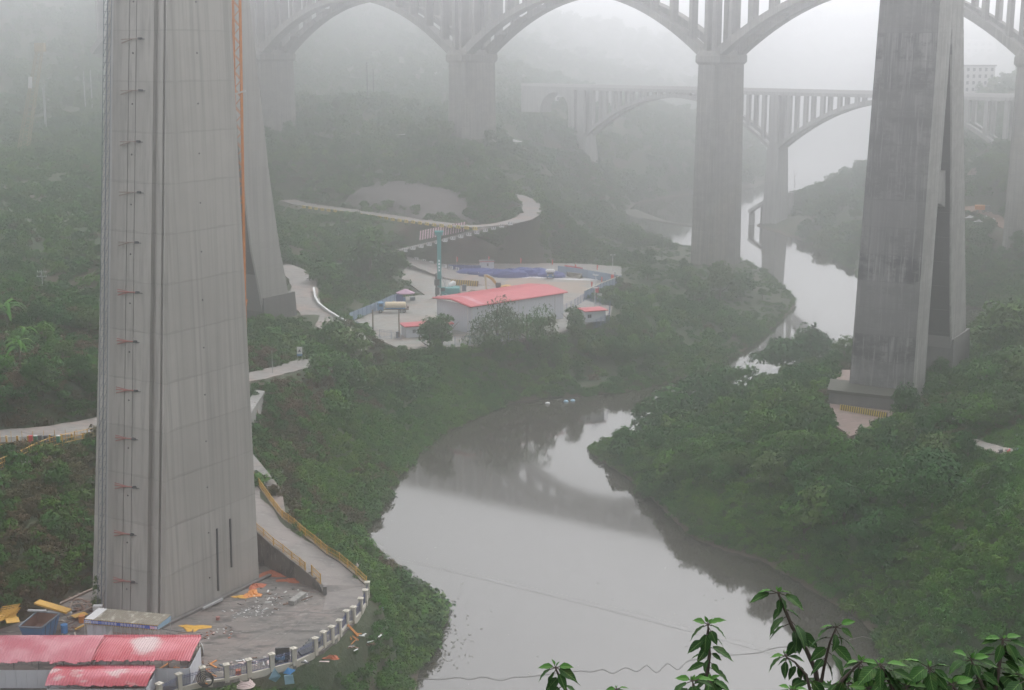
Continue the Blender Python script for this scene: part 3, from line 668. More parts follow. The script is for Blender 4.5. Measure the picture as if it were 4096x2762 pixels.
# ---------------------------------------------------------------- large arch bridge
Z3=548.; X3=79.2; BD=np.array([.826,-.564,0]); BD/=np.linalg.norm(BD); BN=np.array([-BD[1],BD[0],0])*-1.0   # BN points to camera
BN=np.array([BD[1],-BD[0],0]); SP=116.4
P3C=np.array([X3,Z3,0])
def big_bridge():
    t=thing('arch_bridge','tall concrete arch bridge crossing the whole valley, its tops lost above','bridge',P3C)
    zc=82.6
    def pt(s,w,z): q=P3C+BD*s+BN*w; return np.array([q[0],q[1],z])
    a,b=4.0,11.8
    for i,zb in ((-2,30),(-1,25),(0,-1.5),(1,8),(2,20)):
        s=i*SP
        def R4(a,b,z): c=.9; return [pt(s-a,b-c,z),pt(s-a+c,b,z),pt(s+a-c,b,z),pt(s+a,b-c,z),pt(s+a,-b+c,z),pt(s+a-c,-b,z),pt(s-a+c,-b,z),pt(s-a,-b+c,z)][::-1]
        z=zb; k=0
        pier=None
        while z<zc-4.2:
            z1=min(z+9,zc-4.0); f=lambda q: (1+ (zc-q)*.0016)
            mb=MB(); mb.loft([R4(a*f(z)*1.02,b*f(z),z),R4(a*f(z1)*1.02,b*f(z1),z1-.04)]); pier=obj('pier_lift',mb,M['conc_bridge'],t); z=z1
        mb=MB(); mb.loft([R4(a*.97,b*.985,zb),R4(a*.97,b*.985,zc-3)]); obj('pier_core',mb,M['conc_core'],t)
        mb=MB(); mb.loft([R4(a*1.05,b*1.02,zc-4),R4(a*1.25,b*1.07,zc-3),R4(a*1.25,b*1.07,zc-.8),R4(a*1.0,b*1.0,zc+1.2)]); obj('pier_cap',mb,M['conc_bridge'],t)
        # tower wall above pier
        for w in (-8.0,8.0):
            for ds in (-1.6,1.6):
                mb=MB(); mb.loft([[pt(s+ds-.7,w+2.6,z),pt(s+ds+.7,w+2.6,z),pt(s+ds+.7,w-2.6,z),pt(s+ds-.7,w-2.6,z)] for z in (zc,109)]); obj('pier_column',mb,M['conc_bridge'],t)
    # arches: s from pier edge to pier edge
    rise=23.5; L=SP-2*a
    def zi(x): return zc-1+ rise*(1-(2*x/L-1)**2)           # centre line-ish (intrados)
    for i in (-3,-2,-1,0,1):
        s0=i*SP+a
        for w in (-8.0,8.0):
            N=28; rings=[]
            for k in range(N+1):
                x=L*k/N; sl=rise*(-4/L*(2*x/L-1)); nn=np.array([-sl,1.]); nn/=np.linalg.norm(nn); th=3.0-1.0*math.sin(math.pi*k/N)
                zc_=zi(x); s=s0+x
                rings.append([pt(s,w+3.1,zc_),pt(s,w-3.1,zc_),pt(s+nn[0]*th,w-3.1,zc_+nn[1]*th),pt(s+nn[0]*th,w+3.1,zc_+nn[1]*th)])
            mb=MB(); mb.loft(rings); obj('arch_rib',mb,M['conc_bridge'],t)
        nb=11
        for k in range(1,nb):                                     # ties between the ribs
            x=L*k/nb; z=zi(x)+1.2; mb=MB(); mb.box(tuple(pt(s0+x,0,z)),(1.0,10.2,1.2),math.atan2(BD[1],BD[0])); obj('cross_tie',mb,M['conc_bridge'],t)
        nc=12
        for k in range(nc+1):
            x=L*(k+.5)/(nc+1)
            zt=zi(x)+2.0
            if zt>107.2: continue
            for w in (-8.0,8.0):
                c=.62; mb=MB(); mb.loft([[pt(s0+x-c,w+2.4,z),pt(s0+x+c,w+2.4,z),pt(s0+x+c,w-2.4,z),pt(s0+x-c,w-2.4,z)] for z in (zt-.3,109)]); obj('spandrel_column',mb,M['conc_bridge'],t)
    mb=MB(); mb.loft([[pt(s,9.8,109),pt(s,-9.8,109),pt(s,-9.8,110.3),pt(s,9.8,110.3)] for s in (-3.2*SP,2.4*SP)]); obj('deck',mb,M['conc_bridge'],t)
    for w in (9.6,-9.6):
        mb=MB(); mb.loft([[pt(s,w+.15,110.3),pt(s,w-.15,110.3),pt(s,w-.15,111.3),pt(s,w+.15,111.3)] for s in (-3.2*SP,2.4*SP)]); obj('parapet',mb,M['conc_bridge'],t)
    return t
big_bridge()

# ---------------------------------------------------------------- lower far arch bridge
def low_bridge():
    A=D(2340,560,771.); B=D(3112,560,690.); d=B-A; d[2]=0; L=np.linalg.norm(d); d/=L; n=np.array([d[1],-d[0],0]); zd=64.2
    t=thing('arch_bridge','lower hazy arch bridge with many small columns crossing behind the tall piers','bridge',(A[0],A[1],0))
    def pt(s,w,z): q=A+d*s+n*w; return np.array([q[0],q[1],z])
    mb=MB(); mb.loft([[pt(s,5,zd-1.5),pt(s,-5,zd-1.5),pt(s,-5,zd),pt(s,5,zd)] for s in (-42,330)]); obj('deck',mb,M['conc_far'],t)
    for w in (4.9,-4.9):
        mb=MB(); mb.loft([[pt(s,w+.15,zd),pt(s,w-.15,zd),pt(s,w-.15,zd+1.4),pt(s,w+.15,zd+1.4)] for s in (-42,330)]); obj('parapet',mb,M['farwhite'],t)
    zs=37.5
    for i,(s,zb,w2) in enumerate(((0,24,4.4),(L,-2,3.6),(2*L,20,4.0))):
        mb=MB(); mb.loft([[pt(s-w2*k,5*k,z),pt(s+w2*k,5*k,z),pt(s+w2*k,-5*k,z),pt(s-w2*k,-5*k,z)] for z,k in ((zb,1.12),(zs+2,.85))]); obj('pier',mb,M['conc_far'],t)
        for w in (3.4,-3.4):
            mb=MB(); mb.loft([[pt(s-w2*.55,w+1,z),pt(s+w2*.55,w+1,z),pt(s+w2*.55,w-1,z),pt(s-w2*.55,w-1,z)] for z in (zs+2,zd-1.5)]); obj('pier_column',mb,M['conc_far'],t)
    for i in (0,1):
        s0=i*L+2.6; LL=L-5.2
        for w in (3.4,-3.4):
            rings=[]
            for k in range(25):
                x=LL*k/24; z=zs+(zd-4-zs)*(1-(2*x/LL-1)**2); rings.append([pt(s0+x,w+1.3,z),pt(s0+x,w-1.3,z),pt(s0+x,w-1.3,z+2),pt(s0+x,w+1.3,z+2)])
            mb=MB(); mb.loft(rings); obj('arch_rib',mb,M['conc_far'],t)
        for k in range(13):
            x=LL*(k+.6)/13; z=zs+(zd-4-zs)*(1-(2*x/LL-1)**2)+1.8
            if z>zd-2.2: continue
            for w in (3.4,-3.4):
                mb=MB(); mb.loft([[pt(s0+x-.9,w+1,zz),pt(s0+x+.9,w+1,zz),pt(s0+x+.9,w-1,zz),pt(s0+x-.9,w-1,zz)] for zz in (z-.3,zd-1.5)]); obj('spandrel_column',mb,M['conc_far'],t)
    # solid abutment wall with small round arch to the left
    mb=MB()
    R_=10.; c=-18.
    prof=[(-42,zd-1.5),(-42,zd-14),(c-R_,zd-14)]+[(c-R_*math.cos(q),zd-13+R_*math.sin(q)) for q in np.linspace(0,math.pi,13)]+[(c+R_,zd-14-20),(-4.2,zd-34),(-4.2,zd-1.5)]
    k=len(prof); f=[pt(s,4.6,z) for s,z in prof]; g=[pt(s,-4.6,z) for s,z in prof]; mb.add(f+g,[(i,(i+1)%k,(i+1)%k+k,i+k) for i in range(k)]+[tuple(range(k)),tuple(range(2*k-1,k-1,-1))])
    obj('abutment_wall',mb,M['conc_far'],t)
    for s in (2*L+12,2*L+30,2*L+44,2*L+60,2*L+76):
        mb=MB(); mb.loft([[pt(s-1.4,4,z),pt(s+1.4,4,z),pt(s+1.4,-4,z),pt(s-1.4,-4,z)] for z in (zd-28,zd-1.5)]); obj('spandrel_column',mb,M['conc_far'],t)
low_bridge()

# small footbridge on pillars beside the far pier
t=thing('footbridge','small pale concrete footbridge on square pillars by the far river bank','bridge',P(3070,900,0))
a=P(2998,905,0)*[1,1,0]+[0,0,5.0]; 
mb=MB()
pa=P(2995,850,6.3); pb=P(3095,785,14.5); q=(pb-pa)
mb.tube([V3(pa),V3(pb)],1.1,4); obj('deck_beam',mb,M['conc_far'],t)
for k,(u,v) in enumerate(((3006,900),(3052,900),(3106,893),(3160,880))):
    zt=7.0+k*2.2; b0=P(u,v,0); mb=MB(); mb.box((b0[0],b0[1],zt/2-1),(2.6,2.0,zt+2)); obj('pillar',mb,M['conc_far'],t)
# sunken causeway
mb=MB(); cp=[P(u,v,.0) for u,v in ((2520,842),(2545,858),(2590,873),(2650,887),(2710,897),(2790,905))]
qs=[V3(p)+Vector((0,0,.1)) for p in cp]; ring=[]
for i,p in enumerate(qs):
    tt_=(qs[min(i+1,len(qs)-1)]-qs[max(i-1,0)]).normalized(); nn=Vector((-tt_.y,tt_.x,0)); w=5.5+3*math.sin(i*1.3)
    ring.append([p+nn*w-Vector((0,0,2)),p+nn*w*.6+Vector((0,0,.35)),p-nn*w*.6+Vector((0,0,.35)),p-nn*w-Vector((0,0,2))])
mb.loft(ring); tag(obj('causeway',mb,M['asphalt_grey']),'low curved stone causeway across the river before the central pier','causeway')
# ---------------------------------------------------------------- vegetation
def leaf_cloud(seed, blobs, n, size, flat=.55, droop=0.):
    """n small leaf faces on and in a set of blobs (centre, radii); returns verts, faces"""
    rs = np.random.RandomState(seed); vol = np.array([b[3]*b[4]*b[5] for b in blobs])**.7; pick = rs.choice(len(blobs), n, p=vol/vol.sum())
    B = np.array(blobs)[pick]; d = rs.normal(size=(n,3)); d /= np.linalg.norm(d,axis=1)[:,None]; d[:,2] = np.where(d[:,2]<-.35, -d[:,2]*.6, d[:,2])
    r = rs.uniform(.35,1.0,n)**.45; r *= 1+.16*np.sin(d[:,0]*9+B[:,0]*3)*np.cos(d[:,1]*8+d[:,2]*7)
    c = B[:,:3] + d*r[:,None]*B[:,3:6]
    nrm = d*np.array([1,1,1.0])+rs.normal(size=(n,3))*.55; nrm[:,2]+= .55; nrm/=np.linalg.norm(nrm,axis=1)[:,None]
    t = np.cross(nrm, rs.normal(size=(n,3))); t/=np.linalg.norm(t,axis=1)[:,None]; b = np.cross(nrm,t)
    s = size*rs.uniform(.6,1.35,n)[:,None]
    v = np.stack([c - t*s, c - b*s*flat + nrm*s*.08, c + t*s - [0,0,1]*s*(.25+droop), c + b*s*flat + nrm*s*.08],1).reshape(-1,3)
    return v, np.arange(n*4).reshape(-1,4)
def crown_mesh(name, seed, H, Rr, n, size, mat, lobes=9, base=.32, **k):
    rs = np.random.RandomState(seed); bl=[]
    bl.append((0,0,H*.56,Rr*.66,Rr*.66,H*.36))
    for i in range(lobes):
        a = i*2.4+rs.rand()*.8; rr = Rr*rs.uniform(.35,.72); z = H*rs.uniform(base*.75+.06,.86); q = Rr*rs.uniform(.30,.50)*(1.15-.4*z/H)
        bl.append((rr*math.cos(a)*(1.15-.5*z/H), rr*math.sin(a)*(1.15-.5*z/H), z, q, q, q*.72))
    v,f = leaf_cloud(seed, bl, n, size, **k); return np_mesh(name, v, f, mat)
def trunk_mesh(name, seed, H, r):
    rs = random.Random(seed); mb = MB(); top=Vector((rs.uniform(-.4,.4),rs.uniform(-.4,.4),H*.55))
    mb.tube([(0,0,-1.2),(rs.uniform(-.1,.1),.05,H*.25),top,(top.x*1.3,top.y*1.2,H*.82)], r, 6, r*.25)
    for i in range(5):
        a=i*1.3+rs.random(); z=H*rs.uniform(.28,.6); q=H*rs.uniform(.2,.34); mb.tube([(0,0,z),(math.cos(a)*q*.5,math.sin(a)*q*.5,z+q*.35),(math.cos(a)*q,math.sin(a)*q,z+q*.85)], r*.45, 4, r*.12)
    return mb.mesh(name, M['bark'])
TREES = {}
for key, H, Rr, n, sz, mt, lobes, kw in (
    ('round',6.5,3.2,1500,.30,'leaf_dark',11,{}), ('broad',7.5,4.4,1700,.33,'leaf_mid',14,{}), ('tall',9.5,3.0,1500,.32,'leaf_dark',12,{'base':.22}),
    ('airy',7.5,3.6,750,.28,'leaf_mid',16,{'base':.35}), ('small',4.2,2.2,900,.24,'leaf_light',8,{'base':.15}), ('willow',7.5,4.2,1500,.24,'leaf_mid',16,{'droop':1.1,'flat':.3})):
    TREES[key] = (crown_mesh('crown', len(TREES)+11, H, Rr, n, sz, M[mt], lobes, **kw), trunk_mesh('trunk', len(TREES)+5, H, .16+H*.012), H)
n_tree = 0
def tree(kind, x, y, h, label, group=None, cat='tree', z=None, rz=None):
    global n_tree; n_tree += 1
    cr, tr, H = TREES[kind]; s = h/H*1.15; z = hz(x,y)-.1 if z is None else z
    r = bpy.data.objects.new('tree', None); COL.objects.link(r); r.location=(x,y,z); r.rotation_euler=(0,0,rnd.uniform(0,6.28) if rz is None else rz); r.scale=(s*rnd.uniform(.85,1.2),s*rnd.uniform(.85,1.2),s)
    tag(r, label, cat, group)
    for nm, me in (('crown',cr),('trunk',tr)):
        o = bpy.data.objects.new(nm, me); COL.objects.link(o); o.parent = r
    return r
def ground_at(u, v, y0=120, y1=2500):
    """march the photo ray to the terrain"""
    d = ray(u, v); ys_ = np.geomspace(y0, y1, 400); pts = CAMP[None] + d[None]*(ys_/d[1])[:,None]
    hh = height(pts[:,0], pts[:,1]); k = np.argmax(pts[:,2] < np.maximum(hh,0)); return pts[k]
def T(kind, u, v, hpx, label, group=None, cat='tree', sink=.12):
    """tree whose foot is seen (or would be) at photo pixel (u,v)"""
    p = ground_at(u, v); Z = p[1]; h_=hpx*Z/5689.; tree(kind, p[0], p[1], h_*(1+sink*.6), label, group, cat, z=float(p[2])-sink*h_)
T('round',2375,900,105,'dark round tree alone on the ridge left of the central pier')
T('broad',2520,985,95,'bushy tree at the river edge right of the lone ridge tree')
T('round',2600,1050,60,'broad low tree leaning over the bright water')
T('tall',2735,1110,80,'dark tree just left of the central pier foot')
T('tall',2880,1210,170,'tall dark tree standing before the foot of the central pier')
T('round',2960,1190,110,'darker tree behind the tall tree at the central pier foot')
T('small',2790,1230,110,'vine covered clump below the central pier')
T('tall',1722,1400,150,'slender twin topped tree before the small red roofed cabin, left part',sink=.34)
T('tall',1768,1400,165,'slender tree overlapping the corner of the big red roofed shed',sink=.34)
T('willow',1990,1380,190,'drooping willow like tree in front of the long shed wall',sink=.34)
T('willow',2110,1390,175,'second drooping tree in front of the long shed wall, right of the first',sink=.34)
T('airy',2180,1390,150,'thin tree near the right end of the long shed wall',sink=.34)
T('tall',2300,1340,130,'narrow tree between the long shed and the right small cabin',sink=.34)
T('small',2060,1440,80,'low bush below the drooping trees on the yard edge')
T('round',3230,1480,190,'leafy tree left of the streaked right pylon by the bright water')
T('broad',3130,1500,160,'broad tree on the bank left of the pylon, lower one of the pair')
T('airy',3310,1440,80,'feathery small tree against the water just left of the pylon')
T('airy',3380,1450,110,'open crowned tree touching the left edge of the right pylon')
T('airy',2790,1560,130,'flat topped thin tree at the left end of the right bank')
T('airy',2880,1580,140,'thin tree with visible trunk on the right bank ridge')
T('airy',2970,1600,150,'third thin tree along the right bank ridge')
T('small',1465,2235,95,'small round bush overhanging the water beside the ramp end')
T('round',1330,1400,130,'dense bush at the end of the curved road by the yard corner')
T('broad',1380,1470,170,'large leafy tree below the curved road')
T('round',1300,1150,120,'tree overhanging the inner side of the curved road')
T('tall',1480,1130,220,'tall tree on the slope above the tanker truck')
T('round',1560,1140,160,'dark tree at the right end of the slope above the truck')
T('small',3880,1420,110,'bush hugging the base of the far leg of the right pylon')
T('broad',4040,1420,230,'large dark tree at the right frame edge beside the pylon')
T('broad',2600,1735,150,'spreading tree leaning over the narrow neck of the pool')
T('round',2690,1700,165,'rounded tree on the right bank behind the spreading neck tree')
T('broad',2780,1660,170,'third spreading tree along the narrow neck of the river')
T('round',2500,1790,90,'low bush near the pointed tip of the right bank')
T('round',2870,1620,150,'dark rounded tree behind the third neck tree')
# woods: individuals spread over each wood, told apart by nothing
def area_pts(poly_uv, n, seed, min_px=26, vmin=0):
    rs = random.Random(seed); us=[p[0] for p in poly_uv]; vs_=[p[1] for p in poly_uv]; res=[]; tries=0
    pa=np.array(poly_uv,float)
    cand=[(rs.uniform(min(us),max(us)),rs.uniform(min(vs_),max(vs_))) for _ in range(n*14)]
    ca=np.array(cand); ins=poly_dist(ca[:,0],ca[:,1],pa)<0
    for (u,v),k in zip(cand,ins):
        if k and all((u-a)**2+((v-b)*1.6)**2>min_px**2 for a,b in res):
            res.append((u,v))
            if len(res)>=n: break
    return res
CUT_UP=[(1380,812),(1400,775),(1450,745),(1520,733),(1600,728),(1700,735),(1790,745),(1860,775),(1905,800)]; CUT_LO=[(1380,826),(1440,842),(1500,853),(1560,862),(1620,870),(1690,880),(1760,888),(1830,893),(1905,898)]
CUTXY=np.array([ground_at(u,v-6,380,900)[:2] for u,v in CUT_UP]+[ground_at(u,v,380,900)[:2] for u,v in CUT_LO[::-1]])
def blocked(x, y, pad=1.5, verge=True):
    x=np.asarray(x,float).ravel(); y=np.asarray(y,float).ravel()
    b = poly_dist(x,y,WPOLY) < .3
    for poly in (YARD,PAD,PLAT): b |= poly_dist(x,y,poly) < pad
    b |= poly_dist(x,y,CUTXY) < -3.5
    for nm,w,q in LINES:
        if verge and nm in ('upper','lower','access','west','left','mid'):       # cleared verges on the downhill side
            for i in range(len(q)-1):
                for dy in ((3,6,9) if nm in ('upper','lower') else (3,6)):
                    d,_=seg_dist(x,y+dy,q[i][:2],q[i+1][:2]); b |= d < w
        for i in range(len(q)-1):
            d,_=seg_dist(x,y,q[i][:2],q[i+1][:2]); b |= d < w+pad*.8
    for cx_,cy_,s0,s1,w in FOOT:
        rx=x-cx_; ry=y-cy_; s=rx*AX[0]+ry*AX[1]; ww=-(rx*NX[0]+ry*NX[1]); b |= (s>s0-1.5)&(s<s1+1.5)&(ww>-1.5)&(ww<w+1.5)
    for k in EXTRA: b |= np.hypot(x-k[0],y-k[1])<k[2]
    return b
FOOT=[(O_R[0],O_R[1],-1,12,13),(O_R[0],O_R[1],31,44,13),(O_L[0],O_L[1],-4,9,13),(O_L[0],O_L[1],-36,-19,13)]
EXTRA=[(P3C[0]+BD[0]*i*SP,P3C[1]+BD[1]*i*SP,13) for i in (-2,-1,0,1)]
WOODS=[
 ([(2500,1130),(2880,1110),(3110,1200),(2980,1350),(2560,1330)],26,('round','broad','small','airy'),(3.0,5.6),'tree on the wooded point before the central pier','trees on the point before the central pier'),
 ([(2550,1830),(2950,1640),(3350,1500),(3420,1640),(3380,1760),(3420,2300),(3200,2220),(2900,2080)],46,('broad','round','small'),(3.6,7),'tree in the right bank wood left of the striped barrier','trees on the right bank below the pylon'),
 ([(3600,1700),(3700,1480),(4096,1350),(4096,1760),(3850,1800),(3950,2000),(3500,2350),(3450,1850)],40,('broad','round','tall'),(4,8),'tree in the wood right of the striped barrier','trees on the slope right of the striped barrier'),
 ([(1060,1400),(1330,1480),(1560,1440),(1700,1480),(1560,1640),(1250,1560)],18,('round','broad','small'),(3.0,6.0),'tree in the wood below the fenced yard corner','trees below the fenced yard'),
 ([(1850,1420),(2250,1370),(2500,1300),(2700,1380),(2640,1480),(2000,1500)],30,('broad','round','small'),(3.0,6.0),'tree in the bank wood before the long shed','trees on the bank below the shed'),
 ([(1180,980),(1450,980),(1600,1080),(1560,1160),(1420,1220),(1240,1060)],16,('round','broad','tall'),(3.5,5.5),'tree in the wood above the curved road','trees above the curved road'),
 ([(2150,880),(2450,900),(2650,1000),(2600,1060),(2150,1020),(1700,1000)],22,('round','broad','small'),(3,5),'tree in the ridge wood behind the fenced yard','trees behind the fenced yard'),
 ([(1130,560),(1400,460),(1700,500),(2030,660),(1700,700),(1250,720)],26,('round','broad','tall'),(4,7),'tree in the hazy hilltop wood above the sprayed slope','trees on the hill above the slope'),
 ([(0,1300),(380,1280),(380,1640),(0,1640)],22,('round','broad','small'),(3.0,5.5),'tree in the hillside wood left of the near pylon','trees on the left hillside'),
 ([(3150,800),(3470,660),(3470,900),(3300,960)],18,('round','broad','airy'),(5,9),'tree in the hazy wood on the river spit','trees on the river spit'),
 ([(3870,480),(4090,600),(4000,800),(3880,760)],10,('round','broad'),(5,8),'tree in the hazy wood right of the far pylon leg','trees on the far right slope'),
]
for poly,n,kinds,hh,lab,grp in WOODS:
    for i,(u,v) in enumerate(area_pts(poly,n,len(grp)*7+n)):
        p = ground_at(u,v)
        if blocked(p[0],p[1],2.0)[0] or p[2]>140: continue
        kd=kinds[i%len(kinds)]; h_=rnd.uniform(*hh)
        look=('larger ' if h_>(hh[0]+hh[1])/2 else 'smaller ')+{'round':'dark rounded','broad':'spreading','small':'pale low','tall':'tall narrow','airy':'open crowned'}[kd]
        vm=[q[1] for q in poly]; um=[q[0] for q in poly]; fv=(v-min(vm))/(max(vm)-min(vm)); fu=(u-min(um))/(max(um)-min(um))
        row='far' if fv<.34 else ('middle' if fv<.67 else 'near'); side='left' if fu<.34 else ('centre' if fu<.67 else 'right')
        tree(kd, p[0], p[1], h_, f'{look} {lab}, {row} {side}', grp)

# scrub that nobody could count: geometry-node scatter of a few bush shapes
def bush_src(name, me):
    o = bpy.data.objects.new(name, me); return o
SRC = {}
def bushmesh(key, seed, H, Rr, n, size, mat, lobes, **k):
    SRC[key] = bush_src('bush_form', crown_mesh('bush_form', seed, H, Rr, n, size, M[mat], lobes, base=-.05, **k))
for i,mt in enumerate(('leaf_dark','leaf_mid','leaf_light')):
    bushmesh('b%d'%i, 31+i, 1.9, 1.5, 420, .20, mt, 8)
    bushmesh('c%d'%i, 41+i, 1.1, 1.7, 420, .17, mt, 9)
bushmesh('dry', 51, 1.2, 1.1, 300, .14, 'leaf_dry', 7)
bushmesh('far0', 61, 5.5, 3.6, 520, .50, 'leaf_far', 10); bushmesh('far1', 62, 4.2, 4.2, 520, .50, 'leaf_far', 12)
def blades(seed, n, h, mat):
    rs=np.random.RandomState(seed); a=rs.uniform(0,6.28,n); r=rs.uniform(0,.8,n); c=np.stack([r*np.cos(a),r*np.sin(a),np.zeros(n)],1)
    th=rs.uniform(0,6.28,n); tl=rs.uniform(.1,.7,n); d=np.stack([np.cos(th)*tl,np.sin(th)*tl,np.ones(n)],1); hh=h*rs.uniform(.5,1.1,n)[:,None]; w=np.stack([-np.sin(th),np.cos(th),np.zeros(n)],1)*.05
    v=np.stack([c-w,c+w,c+d*hh*.6+w*.8,c+d*hh-[0,0,.15]],1).reshape(-1,3); return np_mesh('grass_form', v, np.arange(4*n).reshape(-1,4), mat)
SRC['g0']=bush_src('grass_form', blades(3,160,1.1,M['leaf_light'])); SRC['g1']=bush_src('grass_form', blades(4,160,.9,M['leaf_dry']))
def scatter_group(keys):
    ng = bpy.data.node_groups.new('scatter', 'GeometryNodeTree'); ng.interface.new_socket('Geometry', in_out='INPUT', socket_type='NodeSocketGeometry'); ng.interface.new_socket('Geometry', in_out='OUTPUT', socket_type='NodeSocketGeometry')
    N=ng.nodes; L=ng.links; gi=N.new('NodeGroupInput'); go=N.new('NodeGroupOutput'); join=N.new('GeometryNodeJoinGeometry'); 
    def attr(nm, ty):
        a=N.new('GeometryNodeInputNamedAttribute'); a.data_type=ty; a.inputs[0].default_value=nm; return [o for o in a.outputs if o.enabled and o.name=='Attribute'][0]
    idx=attr('kind_id','INT'); rot=attr('rot','FLOAT_VECTOR'); scl=attr('scl','FLOAT_VECTOR')
    for i,k in enumerate(keys):
        oi=N.new('GeometryNodeObjectInfo'); oi.inputs[0].default_value=SRC[k]; oi.transform_space='ORIGINAL'
        ip=N.new('GeometryNodeInstanceOnPoints'); cmp=N.new('FunctionNodeCompare'); cmp.data_type='INT'; cmp.operation='EQUAL'
        L.new(idx, cmp.inputs[2]); cmp.inputs[3].default_value=i
        L.new(gi.outputs[0], ip.inputs['Points']); L.new(cmp.outputs[0], ip.inputs['Selection']); L.new(oi.outputs['Geometry'], ip.inputs['Instance'])
        L.new(rot, ip.inputs['Rotation']); L.new(scl, ip.inputs['Scale']); L.new(ip.outputs[0], join.inputs[0])
    L.new(join.outputs[0], go.inputs[0]); return ng
n_inst=0
def scatter(name, pts, keys, weights, smin, smax, seed, ng=None):
    global n_inst
    rs=np.random.RandomState(seed); n=len(pts); n_inst+=n; me=bpy.data.meshes.new(name); me.from_pydata(pts.tolist(),[],[])
    a=me.attributes.new('kind_id','INT','POINT'); a.data.foreach_set('value', rs.choice(len(keys),n,p=np.array(weights)/sum(weights)).astype(np.int32))
    r=np.zeros((n,3),np.float32); r[:,0:2]=rs.uniform(-.12,.12,(n,2)); r[:,2]=rs.uniform(0,6.28,n); a=me.attributes.new('rot','FLOAT_VECTOR','POINT'); a.data.foreach_set('vector', r.ravel())
    s=np.exp(rs.uniform(math.log(smin),math.log(smax),n))[:,None]*rs.uniform(.85,1.2,(n,3)); a=me.attributes.new('scl','FLOAT_VECTOR','POINT'); a.data.foreach_set('vector', s.astype(np.float32).ravel())
    o=link(name, me); md=o.modifiers.new('scatter','NODES'); md.node_group=scatter_group(keys); tag(o, kind='stuff'); return o
def rand_land(n, y0, y1, spread, seed, pad=1.2, xlim=None):
    rs=np.random.RandomState(seed); n=int(n*1.5); y=np.sqrt(rs.uniform(y0*y0,y1*y1,n)); x=rs.uniform(-spread,spread,n)*y
    k=~blocked(x,y,pad); x=x[k]; y=y[k]; z=height(x,y); sl=np.hypot(height(x+1.5,y)-z,height(x,y+1.5)-z)/1.5       # steep ground has more surface
    k=(z<149)&(rs.rand(len(z))<np.minimum(1,.5+.6*sl)); return np.stack([x[k],y[k],z[k]-.15],1)
def dens(pts, s, seed, thr): return pts[vnoise(pts[:,0],pts[:,1],s,seed) > thr]
pts = rand_land(34000, 130, 345, .46, 1)
m_dry = vnoise(pts[:,0],pts[:,1],16,9)+1.2*((pts[:,0]<-38)&(pts[:,1]<300))+.25*(pts[:,0]<-15)
dw = poly_dist(pts[:,0],pts[:,1],WPOLY); crp = (dw < 15+6*vnoise(pts[:,0],pts[:,1],11,21)) & (vnoise(pts[:,0],pts[:,1],13,22) > -.35)
crp |= (pts[:,0]>32)&(pts[:,1]<235)&(vnoise(pts[:,0],pts[:,1],12,23) > -.5)
scatter('creeper_cover', pts[crp], ['c2','c1','g0','b2'], [6,3,2,1], .45, 1.15, 13)
pts=pts[~crp]; m_dry=m_dry[~crp]
scatter('scrub', pts[m_dry<.42], ['b0','b1','b2','c0','c1','c2'], [3,3,1.5,3,4,3], .5, 2.1, 3)
scatter('dry_scrub', pts[m_dry>=.42], ['dry','c0','g1','b1'], [6,1,3,.8], .6, 1.5, 4)
pts = rand_land(17000, 345, 640, .46, 2)
rr=np.random.RandomState(77).rand(len(pts)); q_=pts[:,0]/pts[:,1]; low=(q_>.042)&(q_<.21)&(pts[:,1]>440); scatter('low_bush_cover', pts[low&(rr<.6)], ['b1','c1','c2','c0'], [1,3,3,2], .5, 1.1, 15); pts=pts[~low]
scatter('bush_cover', pts, ['b0','b1','c1','c0','b2','c2','dry'], [3,3,3,2,1,2,1], .7, 1.9, 5)
pts = rand_land(15000, 600, 1500, .48, 3, 2.0); q_=pts[:,0]/pts[:,1]; pts=pts[~((q_>.03)&(q_<.2)&(pts[:,1]<770)&(poly_dist(pts[:,0],pts[:,1],WPOLY)<30))]
scatter('distant_wood', pts, ['far0','far1'], [1,1], .7, 1.5, 6)
pts = rand_land(4000, 1500, 3300, .5, 4, 2.0)
scatter('hazy_wood', pts, ['far0','far1'], [1,1], 1.6, 3.2, 7)
rs=np.random.RandomState(31); e=np.stack([rs.uniform(-110,-40,5200),rs.uniform(142,300,5200)],1); e=e[~blocked(e[:,0],e[:,1],1.0)]; z=height(e[:,0],e[:,1])
scatter('hillside_scrub', np.stack([e[:,0],e[:,1],z-.2],1), ['dry','b0','b1','c0','g1'], [9,2,1,1.5,2], .6, 1.8, 14)
rs=np.random.RandomState(33); y_=rs.uniform(200,620,26000); x_=rs.uniform(-.4,.12,26000)*y_; k_=blocked(x_,y_,1.0)&~blocked(x_,y_,1.0,False); x_=x_[k_]; y_=y_[k_]; z=height(x_,y_)
scatter('verge_growth', np.stack([x_,y_,z-.25],1), ['c0','c1','dry','g1'], [3,3,2,1], .35, .75, 17)
# tall grass fringe along the near water
rs=np.random.RandomState(8); e=[]
WL=WPOLY; 
for i in range(len(WL)):
    a,b=WL[i],WL[(i+1)%len(WL)]
    if a[1]<135 or a[1]>520: continue
    L_=np.linalg.norm(b-a)
    for k in range(int(L_*2.0)):
        q=a+(b-a)*rs.rand()+rs.normal(size=2)*1.3; e.append(q)
e=np.array(e); e=e[~blocked(e[:,0],e[:,1],.2)]; z=height(e[:,0],e[:,1]); pts=np.stack([e[:,0],e[:,1],z-.1],1)
scatter('bank_grass', pts, ['g0','c2','c1','b1'], [4,3,3,1.5], .5, 1.25, 9)
print('trees', n_tree, 'instances', n_inst)
# ---------------------------------------------------------------- near platform, ramp, fence
def UV(mb, pts): return mb
mb = MB(); mb.prism([tuple(q) for q in PLAT], ZP-3.2, ZP); o = obj('platform', mb, M['yard']); tag(o, kind='structure')
